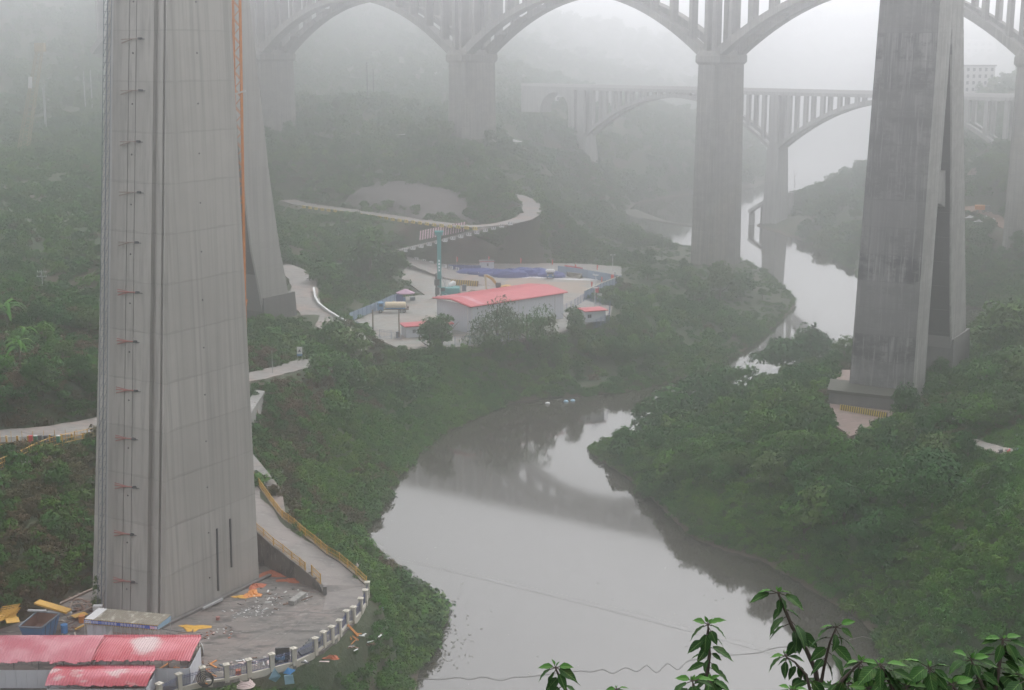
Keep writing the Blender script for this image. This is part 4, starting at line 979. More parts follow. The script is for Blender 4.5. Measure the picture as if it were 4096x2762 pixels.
# slab joints across the platform (recessed strips are shallow raised seams of tar)
for a,b in (((900,2432,ZP),(1420,2460,ZP)),((1420,2460,ZP),(1462,2420,ZP)),((1290,2448,ZP),(1310,2372,ZP)),((840,2650,ZP),(1280,2410,ZP)),((980,2690,ZP),(1240,2450,ZP))):
    p,q=V3(P(*a)),V3(P(*b)); mb=MB(); n=(q-p).cross(Vector((0,0,1))).normalized()*(.06 if a[1]>2432 else .12); mb.hexa([p-n,q-n,q+n,p+n],[p-n+Vector((0,0,.012)),q-n+Vector((0,0,.012)),q+n+Vector((0,0,.012)),p+n+Vector((0,0,.012))])
    tag(obj('slab_joint', mb, M['conc_groove']), kind='structure')
# ramp
def strip3(A, B, th, n=3):
    """solid strip between two 3d polylines"""
    k=len(A); vs=[*A,*B,*[a-np.array([0,0,th]) for a in A],*[b-np.array([0,0,th]) for b in B]]; f=[]
    for i in range(k-1): f+=[(i,k+i,k+i+1,i+1),(2*k+i,i,i+1,2*k+i+1),(k+i,3*k+i,3*k+i+1,k+i+1),(2*k+i,2*k+i+1,3*k+i+1,3*k+i)]
    f+=[(0,2*k,3*k,k),(k-1,2*k-1,4*k-1,3*k-1)]
    mb=MB(); mb.add(vs,f); return mb
ro=[P(*a) for a in RAMP_OUT]; ri_=[P(*a) for a in RAMP_IN]
ro=[P(1462,2418,12.61)]+ro; ri_=[P(1292,2444,12.61)]+ri_
o=obj('ramp', strip3(ro, ri_, 4.2), M['ramp']); tag(o, kind='structure')
def off_line(pts, d):
    r=[]
    for i,p in enumerate(pts):
        t=pts[min(i+1,len(pts)-1)]-pts[max(i-1,0)]; n=np.array([t[1],-t[0],0]); n/=np.linalg.norm(n)+1e-9; r.append(p+n*d)
    return r
def wallstrip(pts, w, zlow, ztop):
    A=off_line(pts,-w/2); B=off_line(pts,w/2)
    A=[a+np.array([0,0,ztop]) for a in A]; B=[b+np.array([0,0,ztop]) for b in B]; return strip3(A,B,ztop+zlow)
tag(obj('retaining_wall', wallstrip(off_line(ri_[1:],-.3), .45, 4.5, .22), M['yard']), 'stained concrete retaining wall along the inner side of the ramp', 'wall')
tag(obj('ramp_kerb', wallstrip(off_line(ro[1:],.2), .35, .8, .18), M['yard']), 'low kerb along the river side of the ramp', 'kerb')
# broad capping slab outside the railing, further up
A=[P(1010,1815,18.9),P(1060,1875,18.6),P(1119,1952,18.2),P(1132,1989,17.9),P(1141,2052,17.2)]; B=[P(1012,1880,18.4),P(1040,1915,18.2),P(1072,1953,17.9),P(1084,1995,17.5),P(1118,2052,17.0)]
tag(obj('capping_slab', strip3(A,B,1.6), M['road']), 'broad pale concrete capping slab outside the upper ramp railing', 'wall')
A=[P(1355,2208,13.4),P(1392,2210,13.2),P(1437,2262,12.8)]; B=[P(1362,2222,13.4),P(1385,2235,13.2),P(1425,2272,12.8)]
tag(obj('capping_slab', strip3(A,B,1.2), M['road']), 'small mossy concrete slab behind the ramp railing by the round bush', 'slab')
# high retaining wall with diamond stains beyond
t=thing('retaining_wall','tall concrete retaining wall with dark diamond patches right of the near pylon','wall',P(1010,1690,13))
w0,w1,w2=P(985,1690,18.5),P(1012,1640,18.8),P(1060,1565,19.0)
mb=MB(); dn=np.array([0,0,-7.0]); bk=np.array([-2.0,1.0,0])
for a,b in ((w0,w1),(w1,w2)):
    mb.hexa([a+dn,b+dn,b+dn+bk,a+dn+bk],[a,b,b+bk,a+bk])
obj('wall_face',mb,M['conc_side'],t)
for k,(s,zz) in enumerate(((.25,-3.4),(.75,-3.0),(1.05,-5.0))):
    c_=w1+(w2-w1)*s+np.array([.05,-.03,zz]); e=(w2-w1)/np.linalg.norm(w2-w1); nn=np.array([e[1],-e[0],0])*.06; u_=np.array([0,0,1.5])
    mb=MB(); q=[c_-u_,c_+e*1.6,c_+u_,c_-e*1.6]; mb.loft([[p+nn for p in q],[p-nn*3 for p in q]]); obj('dark_panel',mb,M['conc_plinth'],t)
mb=MB(); mb.tube([V3(P(1020,1610,19)),V3(P(1055,1745,13.2))],.12,5); tag(obj('leaning_pole', mb, M['wood']),'thin leaning pole against the diamond patched retaining wall','pole')

# yellow railings
def railing(label, pts, h=1.25, step=2.0, bars=8, skip=()):
    """panels between posts; every panel: frame rails, infill"""
    t=thing('railing',label,'railing',pts[0]); 
    P_=[pts[0]]; acc=0
    dense=[pts[0]]
    for i in range(len(pts)-1):
        L=np.linalg.norm(pts[i+1]-pts[i]); n=max(1,int(round(L/step)))
        for k in range(1,n+1): dense.append(pts[i]+(pts[i+1]-pts[i])*k/n)
    for i,p in enumerate(dense):
        mb=MB(); b=V3(p); mb.tube([b-Vector((0,0,.2)), b+Vector((0,0,h+.1))],.085,4); obj('post',mb,M['yellow'],t)
        if i+1<len(dense) and i not in skip:
            q=V3(dense[i+1]); mb=MB()
            for z in (.15,h*.55,h): mb.tube([b+Vector((0,0,z)), q+Vector((0,0,z))],.055,3)
            for k in range(1,bars): c=b.lerp(q,k/bars); mb.tube([c+Vector((0,0,.15)),c+Vector((0,0,h))],.03,3)
            obj('rail_panel',mb,M['yellow'],t)
    return t
railing('long yellow steel railing along the river side of the ramp', off_line(ro[1:],.15), 1.3)
railing('yellow steel railing on the inner wall of the ramp', off_line(ri_[4:-1],-.3), 1.3)
railing('short bent yellow railing piece near the lower ramp end', [p+np.array([0,0,.1]) for p in off_line(ri_[2:4],-.3)], 1.5)

# white post and blue paling fence
posts=[(640,2800),(718,2760),(813,2734),(908,2722),(997,2702),(1088,2679),(1176,2656),(1262,2614),(1296,2588),(1328,2567),(1359,2541),(1387,2502),(1415,2487),(1444,2451),(1462,2417),(1470,2385)]
t=thing('post_fence','white pillared fence with dark blue palings round the platform edge','fence',P(1000,2700,ZP))
pp=[P(u,v,ZP) for u,v in posts]
for i,p in enumerate(pp):
    b=V3(p); ang=math.atan2(*(pp[min(i+1,len(pp)-1)]-pp[max(i-1,0)])[[1,0]])
    mb=MB(); mb.box((b.x,b.y,b.z+.85),(.52,.52,2.1),ang); q=obj('pillar',mb,M['cream'],t)
    mb=MB(); mb.box((b.x,b.y,b.z+1.97),(.74,.74,.14),ang); mb.loft([[V3((b.x-.3,b.y-.3,b.z+2.04)),V3((b.x+.3,b.y-.3,b.z+2.04)),V3((b.x+.3,b.y+.3,b.z+2.04)),V3((b.x-.3,b.y+.3,b.z+2.04))],[V3((b.x-.08,b.y-.08,b.z+2.16)),V3((b.x+.08,b.y-.08,b.z+2.16)),V3((b.x+.08,b.y+.08,b.z+2.16)),V3((b.x-.08,b.y+.08,b.z+2.16))]]); obj('pillar_cap',mb,M['cream'],t)
    if i+1<len(pp):
        c=V3(pp[i+1]); L=(c-b).length; e=(c-b)/L; mb=MB(); m_=(b+c)/2; mb.box((m_.x,m_.y,b.z*.5+c.z*.5-.15),(L-.5,.3,.8),math.atan2(e.y,e.x)); obj('base_wall',mb,M['cream'],t)
        a0=b+e*.32; a1=c-e*.32; mb=MB()
        for z in (.42,1.35,1.55): mb.tube([a0+Vector((0,0,z)),a1+Vector((0,0,z))],.035,4)
        mb.tube([a0+Vector((0,0,.3)),a0+Vector((0,0,1.8))],.04,4); mb.tube([a1+Vector((0,0,.3)),a1+Vector((0,0,1.8))],.04,4)
        obj('fence_rail',mb,M['railblue'],t)
        if i!=2:
            mb=MB(); n=max(3,int((L-.6)/.19))
            for k in range(1,n): q=a0.lerp(a1,k/n); mb.tube([q+Vector((0,0,.35)),q+Vector((0,0,1.72))],.022,3)
            o=obj('palings',mb,M['railblue'],t); o['kind']='stuff'

# corrugated roof sheets
def corrugated(p00,p10,p11,p01,pitch,amp,jag=0.,seed=0,rows=5,sag=.0,curve=0.):
    """p00-p10 lower edge, p01-p11 upper edge"""
    rs=random.Random(seed); p00,p10,p11,p01=[V3(p) for p in (p00,p10,p11,p01)]; L=(p10-p00).length; n=int(L/pitch)*4; mb=MB(); vs=[]; f=[]
    nrm=(p10-p00).cross(p01-p00).normalized()
    if nrm.z<0: nrm=-nrm
    jl=[rs.uniform(-jag,jag) for _ in range(n//6+2)]
    for j in range(rows+1):
        for i in range(n+1):
            s=i/n; q=j/rows; q2=q
            if j==0: q2=q+jl[i//6]
            a=p00.lerp(p10,s).lerp(p01.lerp(p11,s),q2); a=a+nrm*(amp*math.sin(i*math.pi/2) + curve*math.sin(math.pi*q)) + Vector((0,0,sag*math.sin(s*9+seed)*(1-q)))
            vs.append(a)
    for j in range(rows):
        for i in range(n): k=j*(n+1)+i; f.append((k,k+1,k+n+2,k+n+1))
    o=len(vs); vs2=[v-nrm*.05 for v in vs]; mb.add(vs+vs2, f+[tuple(x+o for x in r[::-1]) for r in f]); return mb
def panels(t, a, b, h, mat, wpan=1.15, name='wall_panel', thick=.08):
    a=V3(a);b=V3(b);L=(b-a).length;n=max(1,int(L/wpan));e=(b-a)/L;nn=Vector((e.y,-e.x,0))*thick
    for k in range(n):
        c=a+e*(L*k/n+.012); d=a+e*(L*(k+1)/n-.012); up=Vector((0,0,h)); mb=MB(); mb.hexa([c+nn,d+nn,d,c],[c+nn+up,d+nn+up,d+up,c+up]); obj(name,mb,mat,t)
YS=161.5
def X_(u,Y,v=2640): return (D(u,v,Y))[0]
def shed(label, u0,u1, vw, ve, vr, zw, ze, zr, mat, walls=True, seed=0, ebot=None, jag=.03, tiltl=0.):
    Yw=P(500,vw,ZP)[1]; Ye=P(500,ve,ze)[1]; Yr=P(500,vr,zr)[1]; Ye=min(Ye,Yw-.35)
    t=thing('work_shed',label,'shed',(D(u0,ve,Yw)[0],Yw,ZP))
    x0=D(u0,ve,Ye)[0]; x1=D(u1,ve,Ye)[0]; xr0=x0+tiltl; xr1=x1+.45
    n=4
    for k in range(n):
        a=x0+(x1-x0)*k/n; b=x0+(x1-x0)*(k+1)/n+.12; ar=xr0+(xr1-xr0)*k/n; br=xr0+(xr1-xr0)*(k+1)/n+.12; dz=.015*(k%2)
        mb=corrugated((a,Ye,ze+dz),(b,Ye,ze+dz),(br,Yr,zr+dz),(ar,Yr,zr+dz),.30,.035,jag,seed+k,6,.03,.22); obj('roof_sheet',mb,mat,t)
    # back slope
    mb=corrugated((x0,Yr+2.2,ze+.4),(x1,Yr+2.2,ze+.4),(xr1,Yr+.03,zr-.02),(xr0,Yr+.03,zr-.02),.30,.035,0,seed,2); obj('rear_roof_sheet',mb,mat,t)
    if walls:
        panels(t,(x0+.1,Yw,ZP-.05),(x1-.15,Yw,ZP-.05),zw-ZP,M['wallwhite'])
        panels(t,(x1-.15,Yw+.1,ZP-.05),(x1-.15,Yr+2,ZP-.05),zw-ZP,M['wallwhite'])
    for k in range(6):
        x=x0+.2+(x1-x0-.5)*k/5; mb=MB(); mb.tube([(x,Yw+.12,ZP),(x,Yw+.12,ze+.1)],.05,4); mb.tube([(x,Yw+.12,ze-.6),(x+.5,Yw+.12,ze-.1)],.03,4); mb.tube([(x,Yw+.12,ze),(x,Yr,zr-.15)],.04,4); mb.tube([(x,Yr+1.9,ZP),(x,Yr+1.9,ze+.3)],.05,4); obj('frame_post',mb,M['darksteel'],t)
    mb=MB(); mb.box(((x0+x1)/2,Yw+2.5,ZP+.02),(abs(x1-x0)-.4,3.5,.04)); obj('dark_floor',mb,M['rust'],t)
    return t
shed('long shed with faded pink red corrugated roof at the bottom left edge',-160,358,2752,2650,2542,14.85,15.9,17.3,M['roof_faded'],seed=3,jag=.05)
shed('open shed with red corrugated roof bleached white in the middle',352,757,2745,2643,2551,14.85,15.9,16.9,M['roof_patchy'],seed=8,jag=.04,tiltl=.6)
shed('small front lean-to with blotchy red corrugated roof at the bottom edge',178,582,2810,2744,2676,14.3,14.8,15.7,M['roof_small'],seed=5,jag=.05,tiltl=.1)

# sign canopy
t=thing('sign_canopy','dirty flat canopy with long blue Chinese safety sign at the pylon foot','canopy',P(480,2530,ZP))
bl,br_=P(337,2494,16.55),P(631,2521,16.55); e=(br_-bl)/np.linalg.norm(br_-bl); nb=np.array([-e[1],e[0],0]); Ls=np.linalg.norm(br_-bl); hs=.52
def sg(s,z,o=0.): return bl+e*s+np.array([0,0,z])-nb*o
mb=MB(); mb.hexa([sg(0,0),sg(Ls,0),sg(Ls,0,-.1),sg(0,0,-.1)],[sg(0,hs),sg(Ls,hs),sg(Ls,hs,-.1),sg(0,hs,-.1)]); obj('sign_board',mb,M['signblue'],t)
n=64
for zz in (-.06,hs-.05):
    for k in range(n):
        s0=Ls*k/n; s1=Ls*(k+1)/n; mb=MB(); mb.hexa([sg(s0,zz,.012),sg(s1,zz,.012),sg(s1,zz),sg(s0,zz)],[sg(s0+.04,zz+.11,.012),sg(s1+.04,zz+.11,.012),sg(s1+.04,zz+.11),sg(s0+.04,zz+.11)]); obj('chevron_tile',mb,M['yellow2' if k%2 else 'black'],t)
for k,c in ((0,'signwhite'),(1,'signwhite'),(2,'signwhite'),(3,'p'),(4,'p'),(5,'s')):
    s0=.08+k*.31 if k<3 else Ls-1.0+(k-3)*.32; mb=MB(); mb.hexa([sg(s0,.08,.02),sg(s0+.27,.08,.02),sg(s0+.27,.08),sg(s0,.08)],[sg(s0,.4,.02),sg(s0+.27,.4,.02),sg(s0+.27,.4),sg(s0,.4)])
    obj('pictogram_square',mb,M['signwhite' if k in (0,1,2,5) else 'signpink'],t)
    mb=MB(); cpt=V3(sg(s0+.135,.2,.03)); ex=V3(e)
    if k<3: mb.loft([[cpt-ex*.09,cpt+ex*.09,cpt+Vector((0,0,.16))],[cpt-ex*.09+V3(nb)*.01,cpt+ex*.09+V3(nb)*.01,cpt+Vector((0,0,.16))+V3(nb)*.01]])
    else: mb.tube([cpt-ex*.07,cpt+ex*.07+Vector((0,0,.12))],.02,4)
    obj('pictogram_mark',mb,M['black' if k<3 else ('banner' if k<5 else 'signblue')],t)
def text_mesh(body, size, name='lettering'):
    cu=bpy.data.curves.new(name,'FONT'); cu.body=body; cu.size=size; cu.extrude=.006; cu.align_x='CENTER'; cu.align_y='CENTER'; cu.resolution_u=2
    tmp=bpy.data.objects.new(name,cu); COL.objects.link(tmp); dg=bpy.context.evaluated_depsgraph_get(); me=bpy.data.meshes.new_from_object(tmp.evaluated_get(dg)); COL.objects.unlink(tmp); bpy.data.objects.remove(tmp); me.name=name; return me
def letters(body, start, ex, ez, size, adv, mat, parent):
    ex=V3(ex).normalized(); ez=Vector((0,0,1)); en=ex.cross(ez); M3=Matrix((ex,ez,-en*-1)).transposed()
    M3=Matrix((ex,ez,ex.cross(ez))).transposed().to_4x4(); inv=PW[parent.name].inverted()
    for i,ch in enumerate(body):
        if ch==' ': continue
        me=text_mesh(ch,size); me.materials.clear(); me.materials.append(mat); o=link('letter',me,parent); p=V3(start)+ex*(adv*i); o.matrix_local=inv@(Matrix.Translation(p)@M3); PW[o.name]=PW[parent.name]
adv=(Ls-2.15-.3)/18.
letters('消除一切安全隐患 确保全员健康安全', sg(1.25,.25,.03), e, None, .36, adv*1.03, M['signwhite'], t)
# roof sheets of canopy
tl,tr_=P(361,2463,17.4),P(660,2486,16.9)
for k in range(8):
    a=sg(Ls*k/8,hs+.02); b=sg(Ls*(k+1)/8+.03,hs+.02); a2=sg(Ls*k/8+.5,hs+.42,-2.7); b2=sg(Ls*(k+1)/8+.53,hs+.42,-2.7); mb=corrugated(a,b,b2,a2,.3,.03,0,k,3); obj('roof_sheet',mb,M['lichen'] if k else M['white'],t)
mb=MB(); mb.hexa([sg(Ls,0),sg(Ls+.5,.1,-2.6),sg(Ls+.45,.1,-2.6),sg(Ls-.05,0)],[sg(Ls,hs),sg(Ls+.5,hs+.3,-2.6),sg(Ls+.45,hs+.3,-2.6),sg(Ls-.05,hs)]); obj('end_board',mb,M['bluetarp2'],t)
for k in range(9):
    s=Ls*k/8; mb=MB(); p=V3(sg(s,0)); mb.tube([(p.x,p.y,ZP),(p.x,p.y,p.z+.1)],.04,4); p=V3(sg(s+.45,0,-2.4)); mb.tube([(p.x,p.y,ZP),(p.x,p.y,p.z+.5)],.04,4); obj('post',mb,M['steel'],t)
t=thing('cabinet_room','pale grey panelled booth under the left end of the sign canopy','booth',sg(1.5,-3.9,-1))
for s0,s1 in ((.25,1.1),(1.15,1.35),(1.4,2.05),(2.08,2.7)):
    mb=MB(); lo=ZP-16.55+.0; mb.hexa([sg(s0,lo,-.15),sg(s1,lo,-.15),sg(s1,lo,-1.8),sg(s0,lo,-1.8)],[sg(s0,-.1,-.15),sg(s1,-.1,-.15),sg(s1,-.1,-1.8),sg(s0,-.1,-1.8)]); obj('wall_panel',mb,M['wallwhite'],t)
# low red handrail and white sheets between canopy and sheds
mb=MB(); a=P(448,2531,14.4); b=P(640,2548,14.2)
for z in (0,-.5,-1.0): mb.tube([V3(a)+Vector((0,0,z)),V3(b)+Vector((0,0,z))],.05,4)
for k in range(9): q=V3(a).lerp(V3(b),k/8); mb.tube([q,q-Vector((0,0,q.z-ZP))],.03,3)
tag(obj('handrail',mb,M['redsteel']),'dark red handrail below the blue safety sign','railing')
for k,(u,v) in enumerate(((378,2536),(395,2534),(415,2532),(438,2538))):
    mb=MB(); p=P(u,v,15.0); mb.box(tuple(p),(.75,1.0,.35),.3,(.3,0)); mb.box(tuple(p-[0,0,1.2]),(.65,.8,2.2)); 
    lab=['white box sheet next to the blue crate between the sheds','second white box sheet below the booth','third white box sheet below the booth','curled white sheet at the right end of the row below the booth'][k]
    tag(obj('white_box',mb,M['white']),lab,'box')
mb=MB(); mb.box(tuple(P(366,2545,14.6)),(.8,.8,1.2),.2); mb.box(tuple(P(366,2545,14.6)-[0,0,1.3]),(.7,.7,1.4),.2); tag(obj('blue_crate',mb,M['bluepaint']),'dark blue crate between the two red shed roofs','crate')

# white cabinet at the pylon corner
t=thing('white_cabinet','white sheet metal cabinet leaning at the left corner of the near pylon','cabinet',P(394,2462,ZP+.1)); c=V3(P(394,2470,ZP))
mb=MB(); mb.box((c.x,c.y,c.z+.8),(1.15,.7,1.7),.05); obj('cabinet_body',mb,M['white'],t)
for k in range(4): mb=MB(); mb.box((c.x,c.y-.37,c.z+.3+k*.4),(1.0,.03,.28),.05); obj('cabinet_slat',mb,M['white'],t)
# dark creeper at the foot of mast
v_,f_=leaf_cloud(77,[(0,0,1.2,.7,.5,1.3),(0,.2,3.0,.45,.4,1.4),(.1,.1,4.4,.3,.3,.9)],500,.14); q=on_left(.20,ZP,1.4)
o=link('ivy_bush',np_mesh('ivy_bush',v_,f_,M['leaf_dark']),loc=(float(q[0]),float(q[1]),ZP)); tag(o,'dark ivy climbing the foot of the lattice mast','shrub')

# blue open skip
t=thing('steel_hopper','large open blue steel hopper with rusty inside left of the canopy','hopper',P(150,2540,ZP))
zt=15.0; f0,f1,f2,f3=[V3(P(u,v,zt)) for u,v in ((75,2508),(167,2512),(240,2456),(146,2449))]; cen=(f0+f1+f2+f3)/4
top=[f0,f1,f2,f3]; bot=[cen.lerp(p,.72)-Vector((0,0,zt-ZP)) for p in top]
for i in range(4):
    a,b=top[i],top[(i+1)%4]; c_,d=bot[(i+1)%4],bot[i]; inn=lambda p: p.lerp(cen,.05)
    mb=MB(); mb.hexa([d,c_,c_.lerp(cen,.04),d.lerp(cen,.04)],[a,b,inn(b),inn(a)]); obj('side_plate',mb,M['bluepaint'] if i in (0,1) else M['rust'],t)
    mb=MB(); mb.tube([a,b],.13,5); obj('rim_bar',mb,M['bluegrey'],t)
mb=MB(); mb.add([p.lerp(top[i],.45) for i,p in enumerate(bot)],[(0,1,2,3)]); mb.add([p.lerp(top[i],.45)-Vector((0,0,.1)) for i,p in enumerate(bot)],[(3,2,1,0)]); obj('dirty_fill',mb,M['rust'],t)
for k in range(3):
    mb=MB(); a=bot[1].lerp(bot[2],.2+.3*k); b=top[1].lerp(top[2],.2+.3*k); mb.tube([a,b],.08,4); obj('stiffener',mb,M['bluegrey'],t)

# planks, plates, nets and rubble
def slab(name,label,cat,u0,v0,u1,v1,w,z0,z1,mat,th=.12,group=None):
    a=V3(P(u0,v0,z0)); b=V3(P(u1,v1,z1)); d=(b-a).normalized(); n=d.cross(Vector((0,0,1))).normalized()*w/2; up=Vector((0,0,th)); mb=MB()
    mb.hexa([a-n,b-n,b+n,a+n],[a-n+up,b-n+up,b+n+up,a+n+up]); return tag(obj(name,mb,M[mat]),label,cat,group)
slab('formwork_plank','long yellow formwork plank lying tilted over the hopper','plank',148,2412,276,2450,1.25,15.4,14.6,'yellow',.22)
slab('formwork_plank','yellow plate lying right of the hopper','plate',292,2470,345,2455,1.1,13.0,13.0,'yellow',.1)
slab('formwork_plank','thin yellow bar on rubble left of the sign canopy','bar',300,2521,336,2504,.25,12.8,13.0,'yellow',.15)
slab('timber_beam','grey timber beam reaching up from the hopper to the pylon','beam',240,2420,384,2355,.35,13.5,14.2,'wood',.25)
slab('timber_beam','second grey timber lying along the path left of the pylon','beam',270,2475,380,2430,.3,12.8,12.9,'wood',.2)
slab('steel_channel','galvanised channel laid across the hopper rim','beam',112,2446,186,2448,.3,15.2,15.2,'steel',.2)
slab('steel_channel','second galvanised channel behind the hopper','beam',190,2452,288,2455,.35,14.6,14.4,'steel',.2)
slab('steel_pipe','pale pipe lying along the drain kerb','pipe',812,2438,890,2400,.3,12.9,12.9,'steel',.25)
t=thing('rusty_frame','pile of yellow formwork trusses at the left frame edge','formwork',P(20,2480,13))
for k in range(6):
    a=V3(P(-20+k*6,2492-k*9,14.2)); b=V3(P(62+k*4,2462-k*6,14.6)); mb=MB(); mb.tube([a,b],.09,4); mb.tube([a+Vector((0,0,.6)),b+Vector((0,0,.5))],.07,4)
    for j in range(5): mb.tube([a.lerp(b,j/5),(a.lerp(b,(j+1)/5))+Vector((0,0,.55))],.04,3)
    obj('truss',mb,M['yellow'],t)
for k,(u,v,w) in enumerate(((30,2470,2.2),(50,2482,1.6))):
    mb=MB(); mb.box(tuple(P(u,v,14.3)),(w,1.2,.08),.5,(.2,.1)); obj('form_plate',mb,M['yellow'],t)
def drum(label,u,v,mat,r=.3,h=.85,z=ZP):
    t=thing('oil_drum',label,'drum',P(u,v,z)); c=P(u,v,z); mb=MB(); mb.cyl(tuple(c),r,h,14); obj('drum_body',mb,M[mat],t); mb=MB(); mb.cyl((c[0],c[1],c[2]+h*.48),r*1.05,.05,14); mb.cyl((c[0],c[1],c[2]+h-.03),r*1.05,.05,14); obj('drum_rim',mb,M[mat],t)
drum('blue drum beside the hopper','258' and 258,2532,'bluetarp',.42,1.1); drum('orange drum at the left end of the sign canopy',328,2490,'orange_steel',.4,.9)
def rags(label,u,v,w,d,mat,seed,h=.18,cat='netting',name='heap_of_netting',z=ZP,n=14):
    rs=random.Random(seed); c=P(u,v,z); mb=MB(); vs=[]; f=[]
    rings=4; 
    vs.append((c[0],c[1],c[2]+h))
    for r in range(1,rings+1):
        for k in range(n):
            a=k*2*math.pi/n; q=r/rings*(1+ (.35*math.sin(a*3+seed)+.25*rs.uniform(-1,1))*(r/rings)); vs.append((c[0]+math.cos(a)*w/2*q,c[1]+math.sin(a)*d/2*q,c[2]+.02+h*(1-r/rings)*rs.uniform(.3,1.6)))
    for k in range(n): f.append((0,1+k,1+(k+1)%n))
    for r in range(rings-1):
        for k in range(n): a=1+r*n+k; b=1+r*n+(k+1)%n; f.append((a,a+n,b+n,b))
    mb.add(vs,f); return tag(obj(name,mb,M[mat]),label,cat)
rags('orange safety netting spread by the retaining wall, left heap',1085,2298,3.4,3.2,'orange',3)
rags('orange netting heap against the wall foot, right of the first heap',1170,2324,4.0,1.7,'orange',5,.35)
rags('orange netting beside the right edge of the wide pylon face',1022,2345,2.6,2.6,'orange',7,.3)
rags('brownish orange tarpaulin lying by the pylon kerb',1008,2378,2.4,2.8,'orange_steel',9,.25,'tarpaulin','tarpaulin')
rags('flat yellow sheet on the ground near the kerb',960,2388,2.2,1.2,'yellow',11,.08,'sheet','yellow_sheet')
rags('yellow mat at the corner behind the bleached shed roof',775,2513,3.8,2.4,'yellow',13,.15,'mat','yellow_mat')
rags('dark grey heap of nails and plates on the platform',990,2455,3.6,2.6,'conc_groove',15,.12,'heap','scrap_heap')
rags('orange sack in the bushes outside the fence',1330,2634,1.9,1.0,'orange',17,.4,'sack','sack',11.8)
def scrapbits(name,label,u,v,w,d,n,mats,seed,z=ZP,lmax=.9,cat='rubble'):
    t=thing(name,label,cat,P(u,v,z)); rs=random.Random(seed); c=P(u,v,z)
    for m_ in mats:
        mb=MB()
        for k in range(n//len(mats)):
            x=c[0]+rs.gauss(0,w/3); y=c[1]+rs.gauss(0,d/3); s=rs.uniform(.06,.22); mb.box((x,y,z+s*.25),(rs.uniform(.1,lmax),s,s*.5),rs.uniform(0,3.14))
        o=obj('rubble_piece',mb,M[m_],t); o['kind']='stuff'
    return t
scrapbits('scrap_scatter','white and grey scraps scattered beside the ramp wall',1090,2395,7,6,70,['white','conc_plinth','rust'],1)
scrapbits('scrap_scatter','fine white scraps in front of the wide pylon face',990,2450,4,3,60,['white','steel'],2,lmax=.3)
scrapbits('scrap_scatter','small debris near the yellow mat',862,2532,3,2.5,24,['white','rust','orange'],3,lmax=.4)
scrapbits('scrap_scatter','timber and steel offcuts between the hopper and the pylon',310,2430,7,7,90,['wood','rust','conc_groove'],4,lmax=3.2)
scrapbits('scrap_scatter','planks and clutter left of the sign canopy',290,2510,5,5,60,['wood','cream','rust'],5,lmax=2.2)
scrapbits('scrap_scatter','dark beams and scrap at the bleached shed corner',770,2545,4,3,22,['rust','darksteel'],6,lmax=3.)
scrapbits('scrap_scatter','tangled scrap at the right end of the bleached shed',775,2680,5,4,70,['rust','bluegrey','orange_steel','wood'],7,lmax=1.8)
scrapbits('scrap_scatter','litter and boards on the slope outside the fence',1380,2560,6,6,60,['wood','steel','rust','white'],8,z=10.9,lmax=1.2)
scrapbits('scrap_scatter','clutter along the inside of the paling fence',1050,2650,9,2.5,60,['rust','white','pinkhose','darksteel'],9,lmax=1.2)
t=thing('steel_beam','overturned grey steel box beam with a rod on the platform','beam',P(1190,2405,ZP)); mb=MB(); mb.box(tuple(P(1190,2395,ZP+.3)),(.9,3.4,.55),-.35); obj('beam_body',mb,M['conc_side'],t); mb=MB(); mb.tube([V3(P(1205,2402,ZP+.2)),V3(P(1250,2386,ZP+.5))],.08,5); obj('rod',mb,M['rust'],t)
# portal stub at the ramp end
t=thing('ramp_end_frame','concrete ramp end frame with dark openings at the corner','frame',P(1280,2365,ZP))
for u,v,h in ((1240,2340,1.9),(1262,2352,1.6),(1300,2380,1.2)):
    mb=MB(); p=P(u,v,ZP); mb.box((p[0],p[1],p[2]+h/2),(.45,.45,h),.3); obj('leg',mb,M['conc_plinth'],t)
# yellow dumped stools / trestles outside fence
t=thing('yellow_trestle','tangle of bright yellow steel trestles dumped outside the fence','trestle',P(1380,2530,11.2)); z0=11.0
for k,(a,b,r) in enumerate((((1388,2500,12.8),(1432,2545,11.2),.2),((1385,2518,12.2),(1405,2560,11.3),.12),((1358,2546,11.6),(1400,2558,11.2),.08),((1412,2535,11.6),(1447,2536,11.4),.07),((1402,2540,11.6),(1434,2562,11.1),.12),((1422,2560,11.3),(1405,2578,11),.08),((1358,2546,11.6),(1356,2572,11),.06),((1378,2552,11.4),(1382,2580,11),.07),((1356,2572,11),(1384,2578,11),.06),((1392,2520,12),(1396,2566,11),.09))):
    mb=MB(); mb.tube([V3(P(*a)),V3(P(*b))],r,4); obj('trestle_bar',mb,M['orange_steel'],t)
def sheet(label,pts,mat,cat='sheet',name='metal_sheet',th=.06):
    q=[V3(P(*p)) for p in pts]; n=(q[1]-q[0]).cross(q[2]-q[0]).normalized()*th; mb=MB(); mb.loft([[p+n for p in q],q]); return tag(obj(name,mb,M[mat]),label,cat)
sheet('pale blue sheet standing against the outside of the fence',[(1075,2716,12.4),(1102,2728,11.4),(1123,2705,12.2),(1098,2672,13.6)],'bluetarp2')
t=thing('roof_tile_stack','stack of blue corrugated sheets below the fence','stack',P(1055,2710,11.5))
for k in range(5): mb=MB(); mb.box(tuple(P(1052-k*2,2712-k*5,11.6+k*.02)+[0,0,k*.12]),(2.3,1.3,.08),.35,(.1,-.12)); obj('blue_sheet',mb,M['bluetarp2' if k==4 else 'bluetarp'],t)
sheet('bright blue folded tarp in the bushes outside the fence',[(1132,2695,12.3),(1160,2700,12.0),(1182,2682,12.2),(1150,2672,12.9)],'bluetarp','tarp','tarp')
